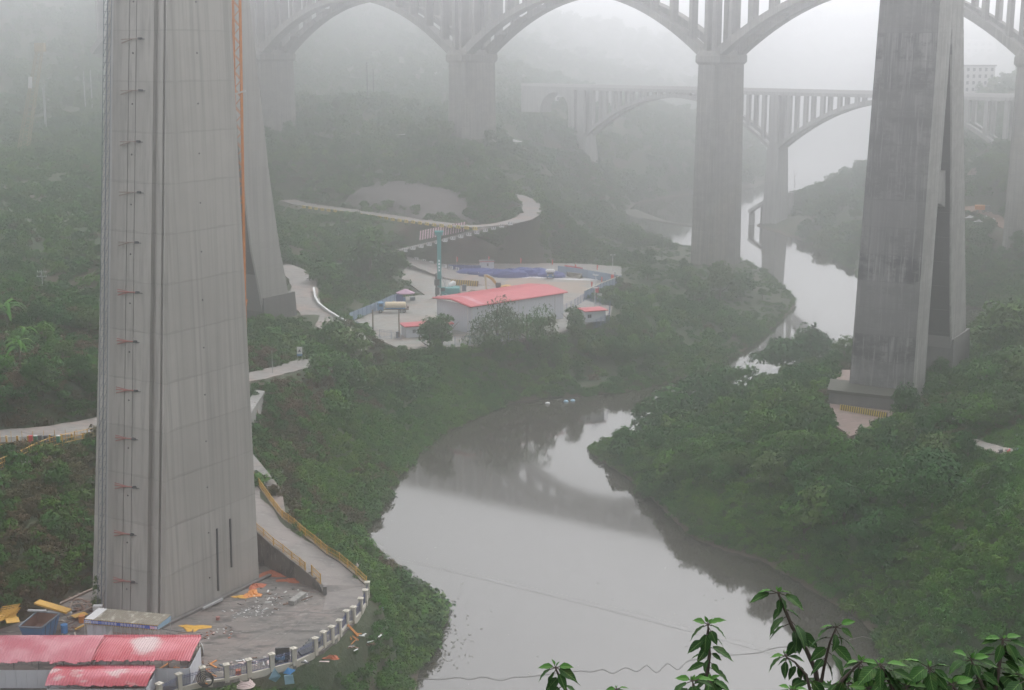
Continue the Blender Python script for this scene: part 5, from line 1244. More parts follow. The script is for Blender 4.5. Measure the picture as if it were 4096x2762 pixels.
sheet('washed blue sheet standing in weeds below the bright tarp',[(1140,2738,11.4),(1178,2734,11.4),(1172,2700,12.6),(1136,2702,12.6)],'bluetarp2')
sheet('white sheet pair leaning on the fence base by the trestles',[(1402,2492,11.8),(1416,2514,11.2),(1427,2502,11.4),(1412,2480,12.2)],'white')
t=thing('blue_pipe','curved blue strip of sheeting running down the slope outside the fence','tarp strip',P(1470,2480,10))
mb=MB(); mb.tube([V3(P(u,v,z)) for u,v,z in ((1528,2436,9.8),(1510,2465,10),(1490,2490,10.2),(1465,2512,10.4),(1440,2530,10.8))],.3,5); obj('strip',mb,M['bluetarp'],t)
# tyres and mesh sheets inside fence
t=thing('dark_sheet_pile','pile of dark rubber sheets against the inside of the fence','pile',P(1235,2590,ZP))
for k in range(5): mb=MB(); mb.box(tuple(P(1222+k*10,2608-k*12,ZP+.35+.12*(k%3))),(1.5,1.1,.35),.6+.1*k,(.15,-.1)); obj('sheet_roll',mb,M['darksteel'],t)
mb=MB(); mb.box(tuple(P(1130,2615,ZP+.8)),(1.7,.25,1.5),.1); tag(obj('black_board',mb,M['black']),'black board leaning behind the paling fence','board')
t=thing('motor_tricycle','white and blue motor scooter parked behind the palings','scooter',P(1125,2655,ZP)); c=V3(P(1125,2652,ZP))
for dx in (-.6,.6):
    mb=MB(); mb.loft([[(c.x+dx+.3*math.cos(a),c.y-.05,c.z+.3+.3*math.sin(a)) for a in np.linspace(0,6.28,13)[:-1]],[(c.x+dx+.3*math.cos(a),c.y+.05,c.z+.3+.3*math.sin(a)) for a in np.linspace(0,6.28,13)[:-1]]]); obj('wheel',mb,M['rubber'],t)
mb=MB(); mb.box((c.x-.1,c.y,c.z+.6),(1.0,.3,.35)); mb.tube([(c.x+.45,c.y,c.z+.5),(c.x+.35,c.y,c.z+1.1)],.05,5); obj('scooter_body',mb,M['bluepaint'],t)
mb=MB(); mb.box((c.x-.2,c.y,c.z+.85),(.65,.28,.12)); obj('saddle',mb,M['black'],t)
mb=MB(); mb.tube([(c.x+.35,c.y-.35,c.z+1.1),(c.x+.35,c.y+.35,c.z+1.1)],.03,4); obj('handlebar',mb,M['steel'],t)
def coil(label,u,v,z,R_,r,n,mat,cat,upright=False):
    t=thing('hose_coil',label,cat,P(u,v,z)); c=V3(P(u,v,z+.15)); rs=random.Random(u)
    for k in range(n):
        rr=R_*(1-.12*k); pts=[]
        for a in np.linspace(0,6.283,25):
            if upright: pts.append(c+Vector((rr*math.cos(a)+.05*k,.12*k,rr+rr*math.sin(a))))
            else: pts.append(c+Vector((rr*math.cos(a)*1.1+rs.uniform(-.04,.04),rr*math.sin(a)+.1*k,.1*k)))
        mb=MB(); mb.tube(pts,r,5); obj('hose_loop',mb,M[mat],t)
    return t
coil('pale pink hose coil on the ground outside the fence',980,2742,11.6,1.0,.1,5,'pinkhose','hose')
coil('large upright coil of black hose at the bottom fence bay',822,2748,12.6,.95,.06,5,'rubber','hose',True)
t=thing('cable_drum','grey steel drum skid beside the red bleached roof end','drum',P(775,2620,ZP)); c=V3(P(775,2640,ZP))
mb=MB(); mb.tube([c+Vector((-.3,-.2,1.0)),c+Vector((.9,.5,1.0))],.75,12); obj('drum_body',mb,M['lichen'],t)
for k in (0,1.0):
    mb=MB(); mb.tube([c+Vector((-.3+1.2*k-.03,-.2+.7*k,1.0)),c+Vector((-.3+1.2*k+.03,-.2+.7*k+.03,1.0))],.9,14); obj('drum_flange',mb,M['white'],t)
drum('small red bucket on the platform',872,2480,'redsteel',.25,.4)
t=thing('orange_basket','orange basket behind the palings','basket',P(953,2700,ZP)); mb=MB(); mb.cyl(tuple(P(953,2698,ZP)),.25,.55,10,.35); obj('basket_body',mb,M['orange'],t)
mb=MB(); mb.tube([V3(P(953,2698,ZP+.55))+Vector((.34*math.cos(a),.34*math.sin(a),0)) for a in np.linspace(0,6.28,13)],.03,4); obj('rim',mb,M['orange'],t)

# left barrier road things
t=thing('barrier_row','row of yellow water filled barrier boxes on the left road','barrier',P(60,1815,24.4))
for k in range(7):
    u0=-90+k*34; a=P(u0,1812,24.25); b=P(u0+32,1811,24.25); w=b[0]-a[0]; mb=MB(); mb.box(((a[0]+b[0])/2,a[1]+.4,24.25+.58),(w,.7,1.15)); obj('barrier_box',mb,M['yellow'],t)
mb=MB(); a=P(80,1808,24.6); mb.box((a[0],a[1]+.02,24.25+.6),(.6,.06,.4)); obj('sign_plate',mb,M['steel'],t)
mb=MB(); mb.prism([tuple(P(u,v,24.1)[:2]) for u,v in ((-200,1800),(140,1797),(160,1830),(70,1870),(-60,1900),(-200,1930))],21.5,24.15); tag(obj('lay_by',mb,M['yard']),kind='structure')
t=thing('yellow_fence','yellow post fence with white panels along the far side of the left road','fence',P(100,1775,24.8))
for k in range(12):
    u0=-60+k*43.5; zz=25-.0035*(u0+60); v0=1775-max(0,(u0-100))*.05; a=V3(P(u0,v0,zz)); b=V3(P(u0+43.5,1775-max(0,(u0-56))*.05,zz-.15)); mb=MB(); mb.box((a.x,a.y,a.z+.6),(.26,.2,1.3)); obj('fence_post',mb,M['yellow'],t)
    mb=MB(); m_=(a+b)/2; mb.hexa([a+Vector((.3,0,.15)),b+Vector((-.2,0,.15)),b+Vector((-.2,.06,.15)),a+Vector((.3,.06,.15))],[a+Vector((.3,0,1.1)),b+Vector((-.2,0,1.1)),b+Vector((-.2,.06,1.1)),a+Vector((.3,.06,1.1))]); obj('fence_panel',mb,M['white'] if k in (0,1,2,3,8,9,10,11) else M['steel'],t)
    mb=MB(); mb.tube([a+Vector((.8,-.1,0)),a+Vector((.8,-.1,2.0))],.04,4); obj('fence_pole',mb,M['yellow'],t)
    mb=MB(); mb.tube([a+Vector((0,-.1,.1)),b+Vector((0,-.1,.1))],.08,4); obj('bottom_rail',mb,M['yellow'],t)
for k,(u,c,lab) in enumerate(((126,'banner','dark red bin standing on the left road behind the yellow fence'),(145,'greensheet2','green bin next to the dark red bin'),(163,'darksteel','dark bin right of the first green bin'),(186,'darksteel','grey dark bin between yellow posts'),(213,'darksteel','wide dark bin left of the last green bin'),(236,'greensheet2','last green bin at the right end of the bin row'))):
    if 'greensheet2' not in M: M['greensheet2']=plain('bin green',(.03,.16,.09),.5)
    t=thing('waste_bin',lab,'bin',P(u,1768,24.8)); p=V3(P(u,1768,24.7)); mb=MB(); mb.box((p.x,p.y-.25,p.z+.5),(.5,.5,1.0)); obj('bin_body',mb,M[c],t); mb=MB(); mb.box((p.x,p.y-.25,p.z+1.04),(.54,.54,.08)); obj('bin_lid',mb,M['white' if k in (1,5) else c],t)
railing('rusty yellow railing on the near edge of the left lay-by',[P(-60,1905,24.1),P(20,1868,24.1),P(90,1840,24.1),P(150,1810,24.1),P(200,1790,24.1),P(300,1765,24.1),P(400,1745,24)],1.5,2.2,4)
rags('orange netting on the left road behind the barriers',85,1790,4,1.6,'orange',21,.2,z=24.6)
sheet('blue tarp corner in the scrub at the left frame edge',[(-8,2352,14.6),(32,2335,14.4),(14,2318,15.4),(-8,2316,15.4)],'bluetarp','tarp','tarp')
t=thing('hill_hut','small hut with grey sagging roof on the left hillside','hut',D(340,1255,318)); c=V3(D(340,1262,318)); 
mb=MB(); mb.box((c.x,c.y+1.5,c.z+.8),(7.5,3,3.0),.05); obj('wall',mb,M['conc_plinth'],t)
mb=MB(); mb.box((c.x,c.y+1.2,c.z+2.5),(8.5,4.2,.22),.05,(.15,0)); obj('roof',mb,M['farroof'],t)
mb=MB(); mb.box((c.x+2.2,c.y+1.0,c.z+2.75),(2.6,1.2,.12),.05,(.15,0)); obj('roof_patch',mb,M['white'],t)
rags('white plastic heap left of the hillside hut',275,1222,3.4,2,'white',23,.7,'heap','plastic_heap',z=float(D(275,1222,322)[2]))
# utility poles
def pole(label,u,v,Y,h,arms=1,r=.14,mat='steel',cat='utility pole',name='utility_pole'):
    c=V3(D(u,v,Y)); g=hz(c.x,c.y); h=h+max(0,c.z-g); c.z=g; t=thing(name,label,cat,c); mb=MB(); mb.tube([c-Vector((0,0,.5)),c+Vector((0,0,h))],r,6,r*.7); obj('mast',mb,M[mat],t)
    for k in range(arms):
        z=h-.4-k*1.1; mb=MB(); mb.box((c.x,c.y,c.z+z),(2.2,.1,.12)); obj('cross_arm',mb,M[mat],t)
        for dx in (-1,-.4,.5,1.0): mb=MB(); mb.cyl((c.x+dx,c.y,c.z+z+.08),.09,.3,6,.05); obj('insulator',mb,M['white'],t)
    return t
pole('white topped utility pole on the left hillside above the hut',176,1225,330,8.5,2)
pole('slender pole left of the paired masts',182,520,690,20,1,.3)
pole('left one of two pale masts on the far left hill',340,400,760,15,0,.3); pole('right one of two pale masts on the far left hill',368,405,755,16,0,.35)
pole('left post of the hazy power line pair over the wooded hill',1472,490,720,23,2,.28,'darksteel'); pole('right post of the hazy power line pair over the wooded hill',1496,470,735,19,1,.28,'darksteel')
pole('thin pole in the haze left of the power line pair',1416,450,800,8,0,.25)
pole('thin pole standing by the road sign at the lower road',1092,1535,285,5.0,0,.07)
pole('small pole against the bright water left of the central pier',2648,1000,560,5.5,1,.12,'darksteel')
# leaning lattice boom
t=thing('crane_boom','leaning yellow lattice crane boom on the far left terrace','crane',D(95,600,600)); a=V3(D(92,604,600)); b=V3(D(160,190,610)); d=(b-a)
for i in range(4):
    ox=Vector(((-1,1,1,-1)[i]*1.9,(-1,-1,1,1)[i]*1.9,0)); mb=MB(); mb.tube([a+ox,b+ox*.6],.16,4); obj('chord',mb,M['boom'],t)
mb=MB(); n=26
for k in range(n):
    for i in range(4):
        o1=Vector(((-1,1,1,-1)[i]*1.9,(-1,-1,1,1)[i]*1.9,0)); o2=Vector(((-1,1,1,-1)[(i+1)%4]*1.9,(-1,-1,1,1)[(i+1)%4]*1.9,0)); s0,s1=k/n,(k+1)/n
        mb.tube([a+d*s0+o1*(1-.4*s0),a+d*s1+o2*(1-.4*s1)],.1,3)
o=obj('lacing',mb,M['boom'],t); o['kind']='stuff'
mb=MB(); mb.box(tuple(b),(4,3,3.5)); obj('boom_head',mb,M['boom'],t); mb=MB(); mb.box(tuple(a+d*.66+Vector((-1,-2,0))),(1.6,.3,4.8),0,(0,.1)); obj('white_sign',mb,M['white'],t)
t2=V3(D(190,500,640)); pole('lamp topped pole right of the leaning lattice boom',182,445,680,12,1,.22)
# orange climbing mast behind the near pylon
t=thing('lattice_mast','orange lattice mast climbing behind the right edge of the near pylon','mast',(0,0,0))
A=D(958,0,193.); B=D(973,900,193.); dd=(B-A)/(A[2]-B[2])
def om(z,dx,dy): q=A+dd*(A[2]-z); return V3(q)+Vector((dx,dy,0))
t.location=om(12.6,0,0); PW[t.name]=Matrix.Translation(t.location)
for dx,dy in ((0,0),(-.95,0),(0,.95),(-.95,.95)):
    mb=MB(); mb.tube([om(12.6,dx,dy),om(60,dx,dy),om(124,dx,dy)],.13 if dx==0 and dy==0 else .085,5); obj('chord',mb,M['orange_steel'],t)
mb=MB(); z=14.
while z<123:
    mb.tube([om(z,0,0),om(z+1.15,-.95,0)],.05,4); mb.tube([om(z+1.15,-.95,0),om(z+2.3,0,0)],.05,4); mb.tube([om(z,0,.95),om(z+1.15,-.95,.95)],.04,3); mb.tube([om(z,0,0),om(z+1.15,0,.95)],.04,3); z+=2.3
o=obj('zigzag_lacing',mb,M['orange_steel'],t); o['kind']='stuff'
mb=MB(); p=om(79.1,0,0); mb.box((p.x-.1,p.y-.2,p.z),(1.5,.3,.2),0,(0,-.3)); obj('tie_bar',mb,M['white'],t)
sheet('small orange plate sticking out behind the pylon edge half way down',[(980,1225,46),(986,1222,46),(990,1198,47),(983,1198,47)],'orange_steel','plate','orange_plate')
# road sign
t=thing('road_sign','white notice board with blue foot at the end of the lower road','sign',P(1200,1458,19.2)); c=V3(P(1200,1460,19.0))
mb=MB(); mb.box((c.x,c.y,c.z+3.1),(1.1,.08,1.5)); obj('board',mb,M['white'],t); mb=MB(); mb.box((c.x,c.y-.05,c.z+2.15),(1.1,.06,.4)); obj('blue_foot_panel',mb,M['bluepaint'],t)
mb=MB(); q=c+Vector((0,-.08,3.1)); mb.loft([[q+Vector((-.3,0,-.3)),q+Vector((.3,0,-.3)),q+Vector((0,0,.35))],[q+Vector((-.3,.03,-.3)),q+Vector((.3,.03,-.3)),q+Vector((0,.03,.35))]]); obj('warning_triangle',mb,M['darksteel'],t)
for dx in (-.45,.45): mb=MB(); mb.tube([c+Vector((dx,.06,0)),c+Vector((dx,.06,3.8))],.05,5); obj('post',mb,M['steel'],t)
# ---------------------------------------------------------------- fenced site yard
mb=MB(); mb.prism([tuple(q) for q in YARD],11.2,12.6); tag(obj('yard',mb,M['yard_far']),kind='structure')
G=12.6
def gp(u,v,z=G): return V3(P(u,v,z))
# long shed
LD=Vector((.754,.657,0)); SD=Vector((-.657,.754,0)); c0=gp(1884,1338)-Vector((0,0,0)); c0=V3(P(1884,1224,19.9)); c0.z=G
LS,SS,HS=32.5,14.2,7.3
t=thing('site_shed','long white panelled shed with clean red roof in the fenced yard','shed',c0)
def sp(a,b,z=0): return c0+LD*a+SD*b+Vector((0,0,z))
panels(t,sp(0,0,0),sp(LS,0,0),HS,M['wallwhite'],1.0); panels(t,sp(0,SS,0),sp(0,0,0),HS,M['wallwhite'],1.0); panels(t,sp(LS,0,0),sp(LS,SS,0),HS,M['wallwhite'],1.0)
for k in range(20):
    a0=-.8+(LS+1.6)*k/20; a1=-.8+(LS+1.6)*(k+1)/20-.02; mb=MB()
    q=[sp(a0,-.7,HS),sp(a1,-.7,HS),sp(a1,SS/2,HS+1.0),sp(a0,SS/2,HS+1.0)]; mb.hexa(q,[p+Vector((0,0,.12)) for p in q]); q=[sp(a0,SS/2,HS+1.0),sp(a1,SS/2,HS+1.0),sp(a1,SS+.7,HS+.3),sp(a0,SS+.7,HS+.3)]; mb.hexa(q,[p+Vector((0,0,.12)) for p in q])
    obj('roof_sheet',mb,M['roof_far'] if k!=2 else M['roof_faded'],t)
mb=MB()
for a,b in ((sp(-.85,-.75,HS-.1),sp(LS+.85,-.75,HS-.1)),(sp(-.85,-.75,HS-.1),sp(-.85,SS/2,HS+.9)),(sp(-.85,SS/2,HS+.9),sp(-.85,SS+.7,HS+.2)),(sp(LS+.85,-.75,HS-.1),sp(LS+.85,SS/2,HS+.9))): mb.tube([a,b],.22,4)
obj('fascia',mb,M['roof_edge'],t)
for a in (.3,-.0,LS*.5,LS-3.2): mb=MB(); mb.tube([sp(a,-.12,0),sp(a,-.12,HS)],.1,5); obj('downpipe',mb,M['white'],t)
mb=MB(); mb.tube([sp(-.12,1.2,0),sp(-.12,1.2,HS)],.16,5); obj('downpipe',mb,M['white'],t)
def cabin(label,u,v,a,b,h,rot,win=None,roofmat='roof_far',z=G,ov=.6):
    t=thing('site_cabin',label,'cabin',P(u,v,z)); c=gp(u,v,z); e=Vector((math.cos(rot),math.sin(rot),0)); f=Vector((-e.y,e.x,0)); q=lambda s,w,zz: c+e*s+f*w+Vector((0,0,zz))
    panels(t,q(0,0,0),q(a,0,0),h,M['wallwhite'],.95); panels(t,q(0,b,0),q(0,0,0),h,M['wallwhite'],.95); panels(t,q(a,0,0),q(a,b,0),h,M['wallwhite'],.95)
    mb=MB(); r=[q(-ov,-ov,h),q(a+ov,-ov,h),q(a+ov,b+ov,h),q(-ov,b+ov,h)]; m0=q(a*.3,b/2,h+.55); m1=q(a*.7,b/2,h+.55)
    mb.loft([r,[p+Vector((0,0,.22)) for p in r]]); obj('fascia',mb,M['roof_edge'],t); mb=MB(); r=[p+Vector((0,0,.225)) for p in r]; mb.add(r+[m0,m1],[(0,1,5,4),(1,2,5),(2,3,4,5),(3,0,4)]); obj('roof',mb,M[roofmat],t)
    if win:
        for s,w in win: mb=MB(); k=q(s,-.11,h*.55); mb.box(tuple(k),(w,.06,.9),rot); x=obj('window',mb,M['glass'],t); mb=MB(); mb.box(tuple(k-f*.02),(.06,.06,.9),rot); obj('mullion',mb,M['white'],x)
    return t
cabin('low white cabin with flat red roof before the left end of the long shed',1626,1352,12.0,4.5,2.8,R(20),[(9.5,.9),(2,.7)])
cabin('small white cabin with flat red roof right of the long shed',2345,1290,5.6,4.5,2.9,R(20),[(.9,1.0)])
cabin('tiny white cabin with blue grey roof at the far edge of the yard',1922,1075,4.4,3,2.2,R(5),[(2.4,.5)],'farroof',ov=.3)
# fence of panels
def pfence(label,pts,h,mat='fencepanel',cap=None,wp=2.4,posts=True):
    t=thing('panel_fence',label,'fence',gp(*pts[0])); pp=[gp(*p) for p in pts]
    for a,b in zip(pp,pp[1:]):
        L=(b-a).length; n=max(1,int(L/wp))
        for k in range(n):
            c=a.lerp(b,k/n); d=a.lerp(b,(k+.96)/n); e=(b-a).normalized(); nn=Vector((e.y,-e.x,0))*.04; up=Vector((0,0,h)); mb=MB(); mb.hexa([c+nn,d+nn,d-nn,c-nn],[c+nn+up,d+nn+up,d-nn+up,c-nn+up]); obj('fence_panel',mb,M[mat],t)
            mb=MB(); mb.tube([c+nn*1.6,c+nn*1.6+up*1.06],.05,4); obj('fence_post',mb,M['fencemesh'],t)
        if cap: mb=MB(); mb.tube([a+Vector((0,0,h+.05)),b+Vector((0,0,h+.05))],.16,4); obj('coping',mb,M[cap],t)
    return t
pfence('blue grey panel fence along the left side of the fenced yard',[(1398,1288),(1450,1266),(1500,1246),(1560,1218),(1612,1200)],2.4)
pfence('low panel fence along the far side of the yard behind the red banner',[(2232,1096),(2300,1104),(2400,1122),(2484,1136)],2.6)
pfence('pale fence with cream coping along the right side of the yard',[(2338,1196),(2400,1166),(2450,1146),(2486,1130)],2.3,'fencepanel','cream')
pfence('dark far fence strip behind the drilling rig',[(1795,1078),(1860,1080),(1925,1082)],1.6,'bluemesh')
def wfence(label,pts,h,wp=3.0,zs=None):
    t=thing('mesh_fence',label,'fence',gp(*pts[0])); pp=[gp(*p) for p in pts]
    for a,b in zip(pp,pp[1:]):
        L=(b-a).length; n=max(1,int(L/wp))
        for k in range(n):
            c=a.lerp(b,k/n); d=a.lerp(b,(k+1)/n); mb=MB(); mb.tube([c,c+Vector((0,0,h))],.07,4); obj('fence_post',mb,M['fencemesh'],t)
            mb=MB()
            for z in (.1,.5,h-.5,h-.05): mb.tube([c+Vector((0,0,z)),d+Vector((0,0,z))],.022,3)
            for j in range(1,7): q=c.lerp(d,j/7); mb.tube([q,q+Vector((0,0,h-.05))],.018,3)
            o=obj('wire_mesh',mb,M['fencemesh'],t); o['kind']='stuff'
    return t
wfence('thin blue wire fence along the near left edge of the yard',[(1398,1300),(1450,1330),(1520,1352),(1610,1362)],2.2)
wfence('blue wire fence round the right small cabin',[(2250,1255),(2300,1228),(2345,1200),(2400,1226),(2440,1236),(2436,1285),(2370,1320)],2.3)
wfence('blue wire fence along the foot of the long shed',[(1700,1382),(1880,1380),(1990,1368),(2120,1350)],2.2)
for lab,u,v0,v1 in (('left of two dark timber poles in the front of the yard',1492,1238,1330),('right of two dark timber poles in the front of the yard',1597,1245,1350)):
    c=gp(u,v1); mb=MB(); mb.tube([c,c+Vector((0,0,(v1-v0)*c.y/5689.*1.02))],.19,6); tag(obj('timber_pole',mb,M['wood']),lab,'pole')
mb=MB(); c=gp(1589,1352); mb.box((c.x,c.y,c.z+.8),(.6,.4,1.6)); tag(obj('meter_box',mb,M['bluegrey']),'dark blue meter box at the foot of the right timber pole','box')
def lamp(label,u,v0,v1,kind=2):
    c=gp(u,v1); h=(v1-v0)*c.y/5689.*1.0; t=thing('lamp_post',label,'lamp post',c); mb=MB(); mb.tube([c,c+Vector((0,0,h))],.13,6,.09); obj('mast',mb,M['white'],t)
    if kind==2:
        for s in (-.5,.5): mb=MB(); mb.box((c.x+s,c.y,c.z+h),(.6,.4,.22),0,(0,.2*s)); obj('lamp_head',mb,M['white'],t)
    elif kind==1: mb=MB(); mb.box((c.x+.1,c.y,c.z+h),(1.4,.5,.25)); mb.box((c.x-.7,c.y,c.z+h+.2),(.5,.3,.4)); obj('lamp_head',mb,M['white'],t)
    else: mb=MB(); mb.tube([c+Vector((0,0,h)),c+Vector((-.2,0,h+.35)),c+Vector((-.6,0,h+.3)),c+Vector((-.6,0,h-.1))],.09,5); obj('lamp_head',mb,M['white'],t)
lamp('tall white floodlight mast at the right side of the yard',2450,1018,1132,2); lamp('white lamp post with box head above the right small cabin',2379,1150,1246,1); lamp('white post with box head at the far right yard side',2383,1101,1150,1); lamp('short curved camera post at the far right yard corner',2484,1074,1130,0)
for k,(u,v) in enumerate(((1826,1068),(1953,1066),(2081,1074),(2207,1080),(2299,1100),(2386,1102),(2404,1152),(2364,1172))):
    c=gp(u,v); names=['far left','second from left','third, over the blue mesh','fourth, behind the white roofed truck','fifth, behind the red banner','sixth, near the far box lamp','seventh, on the cream coping','last, right of the yard mud']
    t=thing('red_flag',f'small red flag, {names[k]}, along the yard fence','flag',c); mb=MB(); mb.tube([c,c+Vector((0,0,3.6))],.05,4); obj('flag_pole',mb,M['steel'],t)
    mb=MB(); a=c+Vector((0,0,3.5)); mb.loft([[a,a+Vector((.5,.1,-.3)),a+Vector((.35,.1,-1.9)),a+Vector((0,0,-1.7))],[q+Vector((0,.06,0)) for q in (a,a+Vector((.5,.1,-.3)),a+Vector((.35,.1,-1.9)),a+Vector((0,0,-1.7)))]]); obj('flag_cloth',mb,M['flag'],t)
# tanker truck
def wheel(t,c,r,w,ax,name='wheel'):
    mb=MB(); a=c-ax*w/2; b=c+ax*w/2; mb.tube([a,b],r,14); x=obj(name,mb,M['rubber'],t); mb=MB(); mb.tube([a-ax*.02,b+ax*.02],r*.5,8); obj('rim',mb,M['steel'],x)
c=gp(1572,1250); e=Vector((1,.06,0)).normalized(); f=Vector((-e.y,e.x,0)); t=thing('tanker_truck','blue cabbed water tanker truck with long cream tank in the yard','truck',c)
q=lambda s,w,z: c+e*s+f*w+Vector((0,0,z)); ang=math.atan2(e.y,e.x)
mb=MB(); prof=[(-4.3,.7),(-4.35,1.6),(-4.1,2.75),(-3.9,2.9),(-2.65,2.9),(-2.6,.7)]; mb.loft([[q(s,-1.15,z) for s,z in prof],[q(s,1.15,z) for s,z in prof]]); cab=obj('cab',mb,M['bluepaint'],t)
mb=MB(); mb.box(tuple(q(-3.3,-1.17,2.2)),(1.0,.05,.7),ang); mb.box(tuple(q(-4.2,0,2.2)),(.1,2.0,.75),ang,(0,-.2)); obj('window',mb,M['glass'],cab)
mb=MB(); mb.box(tuple(q(-4.35,0,.75)),(.2,2.3,.35),ang); obj('bumper',mb,M['steel'],t)
mb=MB(); mb.box(tuple(q(.4,0,.85)),(8.0,.9,.25),ang); obj('chassis',mb,M['rust'],t)
mb=MB(); rg=[]
for s,k in ((-2.2,.8),(-2.1,.97),(-1.9,1.0),(3.3,1.0),(3.5,.97),(3.6,.8)): rg.append([q(s,1.12*k*math.cos(a),2.05+.95*k*math.sin(a)) for a in np.linspace(0,6.283,17)[:-1]])
mb.loft(rg); obj('tank',mb,M['tank'],t,True)
mb=MB(); mb.box(tuple(q(.7,-1.0,1.25)),(5.6,.3,.25),ang); obj('side_band',mb,M['bluepaint'],t); mb=MB(); mb.cyl(tuple(q(.2,0,2.9)),.35,.25,10); obj('hatch',mb,M['tank'],t)
mb=MB(); mb.tube([q(-2.2,-1.1,.9),q(3.4,-1.1,.9)],.06,4); mb.tube([q(3.7,-1.0,.9),q(4.4,-1.0,.9),q(4.4,1.0,.9),q(3.7,1.0,.9)],.08,4); mb.tube([q(3.9,0,.9),q(3.9,0,2.2)],.08,4); mb.box(tuple(q(4.1,0,1.5)),(.6,1.2,.5),ang); obj('rear_pump',mb,M['rust'],t)
for s in (-3.4,1.9,3.1):
    for w in (-1.05,1.05): wheel(t,q(s,w,.5),.5,.32,f)
# parasol tent
c=gp(1622,1205); t=thing('parasol','faded pink blue parasol tent in the far left yard corner','parasol',c); mb=MB(); n=10
mb.add([c+Vector((0,0,3.7))]+[c+Vector((2.8*math.cos(k*.628),2.3*math.sin(k*.628),2.5)) for k in range(n)]+[c+Vector((2.7*math.cos(k*.628),2.2*math.sin(k*.628),2.2)) for k in range(n)],[(0,1+k,1+(k+1)%n) for k in range(n)]+[(1+k,n+1+k,n+1+(k+1)%n,1+(k+1)%n) for k in range(n)]); M['parasol']=plain('faded parasol cloth',(.40,.25,.34),.7,var=.3,scale=.6); obj('canopy',mb,M['parasol'],t)
mb=MB(); mb.tube([c,c+Vector((0,0,4.1))],.06,5); obj('pole',mb,M['steel'],t)
for k,(u,v,w,h,mt) in enumerate(((1610,1206,1.6,1.2,'bluepaint'),(1590,1208,3.2,2.0,'bluemesh'),(1650,1202,1.4,1.0,'bluegrey'))):
    p=gp(u,v); mb=MB(); mb.box((p.x,p.y,p.z+h/2),(w,1.2,h),.2); mb.box((p.x,p.y-.1,p.z+h*.85),(w*.92,1.3,.1),.2); tag(obj('storage_box',mb,M[mt]),['blue box under the parasol tent','wide dark blue bin left of the parasol tent','small box right of the parasol tent'][k],'box')
# drilling rig
c=gp(1757,1190); t=thing('drilling_rig','tall teal rotary drilling rig at the back of the long shed','drilling rig',c); hm=(1190-925)*c.y/5689.
mb=MB(); mb.box((c.x+.1,c.y,c.z+hm*.5+1.4),(1.15,1.1,hm-2.8)); mast=obj('mast',mb,M['teal'],t); mb=MB(); mb.box((c.x+.1,c.y,c.z+hm-.3),(2.2,1.6,1.0)); mb.tube([(c.x-1.2,c.y,c.z+hm+.2),(c.x+1.4,c.y,c.z+hm+.2)],.3,8); obj('mast_head',mb,M['teal'],mast)
for k in range(4): mb=MB(); mb.box((c.x+.1,c.y-.58,c.z+hm*.42+k*.95),(.5,.04,.6)); obj('white_mark',mb,M['signwhite'],mast)
mb=MB(); mb.tube([(c.x-.8,c.y-.6,c.z),(c.x-.8,c.y-.6,c.z+hm*.38)],.28,8); obj('kelly_bar',mb,M['darksteel'],t); mb=MB(); mb.box((c.x-.6,c.y-.6,c.z+4.6),(1.5,1.3,1.8)); mb.box((c.x-.5,c.y-.5,c.z+2.0),(1.3,1.2,2.2)); obj('rotary_drive',mb,M['darksteel'],t)
mb=MB(); mb.tube([(c.x+2.4,c.y,c.z+1.6),(c.x+.6,c.y,c.z+hm*.36)],.16,5); mb.tube([(c.x+3.6,c.y,c.z+1.6),(c.x+1.9,c.y+.5,c.z+6.2),(c.x+1.7,c.y+.4,c.z+2)],.1,4); obj('luffing_ram',mb,M['steel'],t)
mb=MB(); mb.box((c.x+3.4,c.y+.3,c.z+1.9),(5.2,2.6,1.9)); mb.box((c.x+1.2,c.y-.6,c.z+2.2),(1.5,1.1,1.9)); obj('upper_body',mb,M['teal'],t)
mb=MB(); mb.box((c.x+1.2,c.y-1.2,c.z+2.5),(1.2,.06,1.0)); obj('window',mb,M['glass'],t)
for w in (-1.4,1.5): mb=MB(); mb.loft([[(c.x+2.8+2.6*k1*1.0,c.y+w-.35,c.z+z) for k1,z in ((-1,.3),(-.85,0),(.85,0),(1,.3),(1,.65),(.85,.95),(-.85,.95),(-1,.65))],[(c.x+2.8+2.6*k1,c.y+w+.35,c.z+z) for k1,z in ((-1,.3),(-.85,0),(.85,0),(1,.3),(1,.65),(.85,.95),(-.85,.95),(-1,.65))]]); obj('crawler_track',mb,M['darksteel'],t)
c=gp(1806,1178); t=thing('mixer_truck','white drum mixer truck beside the teal drilling rig','truck',c); mb=MB(); rg=[]
for s,k in ((-2.2,.5),(-1.2,1.0),(.6,1.15),(1.9,.6),(2.3,.3)): rg.append([(c.x+s*.55,c.y+s*.8+1.2*k*math.cos(a)*.8,c.z+2.6+.2*s+1.2*k*math.sin(a)) for a in np.linspace(0,6.283,13)[:-1]])
mb.loft(rg); obj('drum',mb,M['white'],t,True); mb=MB(); mb.box((c.x,c.y,c.z+1.1),(1.6,6,.4),-.6); obj('chassis',mb,M['rust'],t); mb=MB(); mb.box((c.x+1.4,c.y-2.2,c.z+1.8),(2.1,1.8,1.9),-.6); cabm=obj('cab',mb,M['teal'],t); mb=MB(); mb.box((c.x+1.3,c.y-3.1,c.z+2.2),(1.5,.1,.7),-.6); obj('window',mb,M['glass'],cabm)
for s in (-1,0,1.2):
    wheel(t,Vector((c.x-s*1.0-.9,c.y+s*1.6,c.z+.5)),.5,.3,Vector((.83,.56,0)))
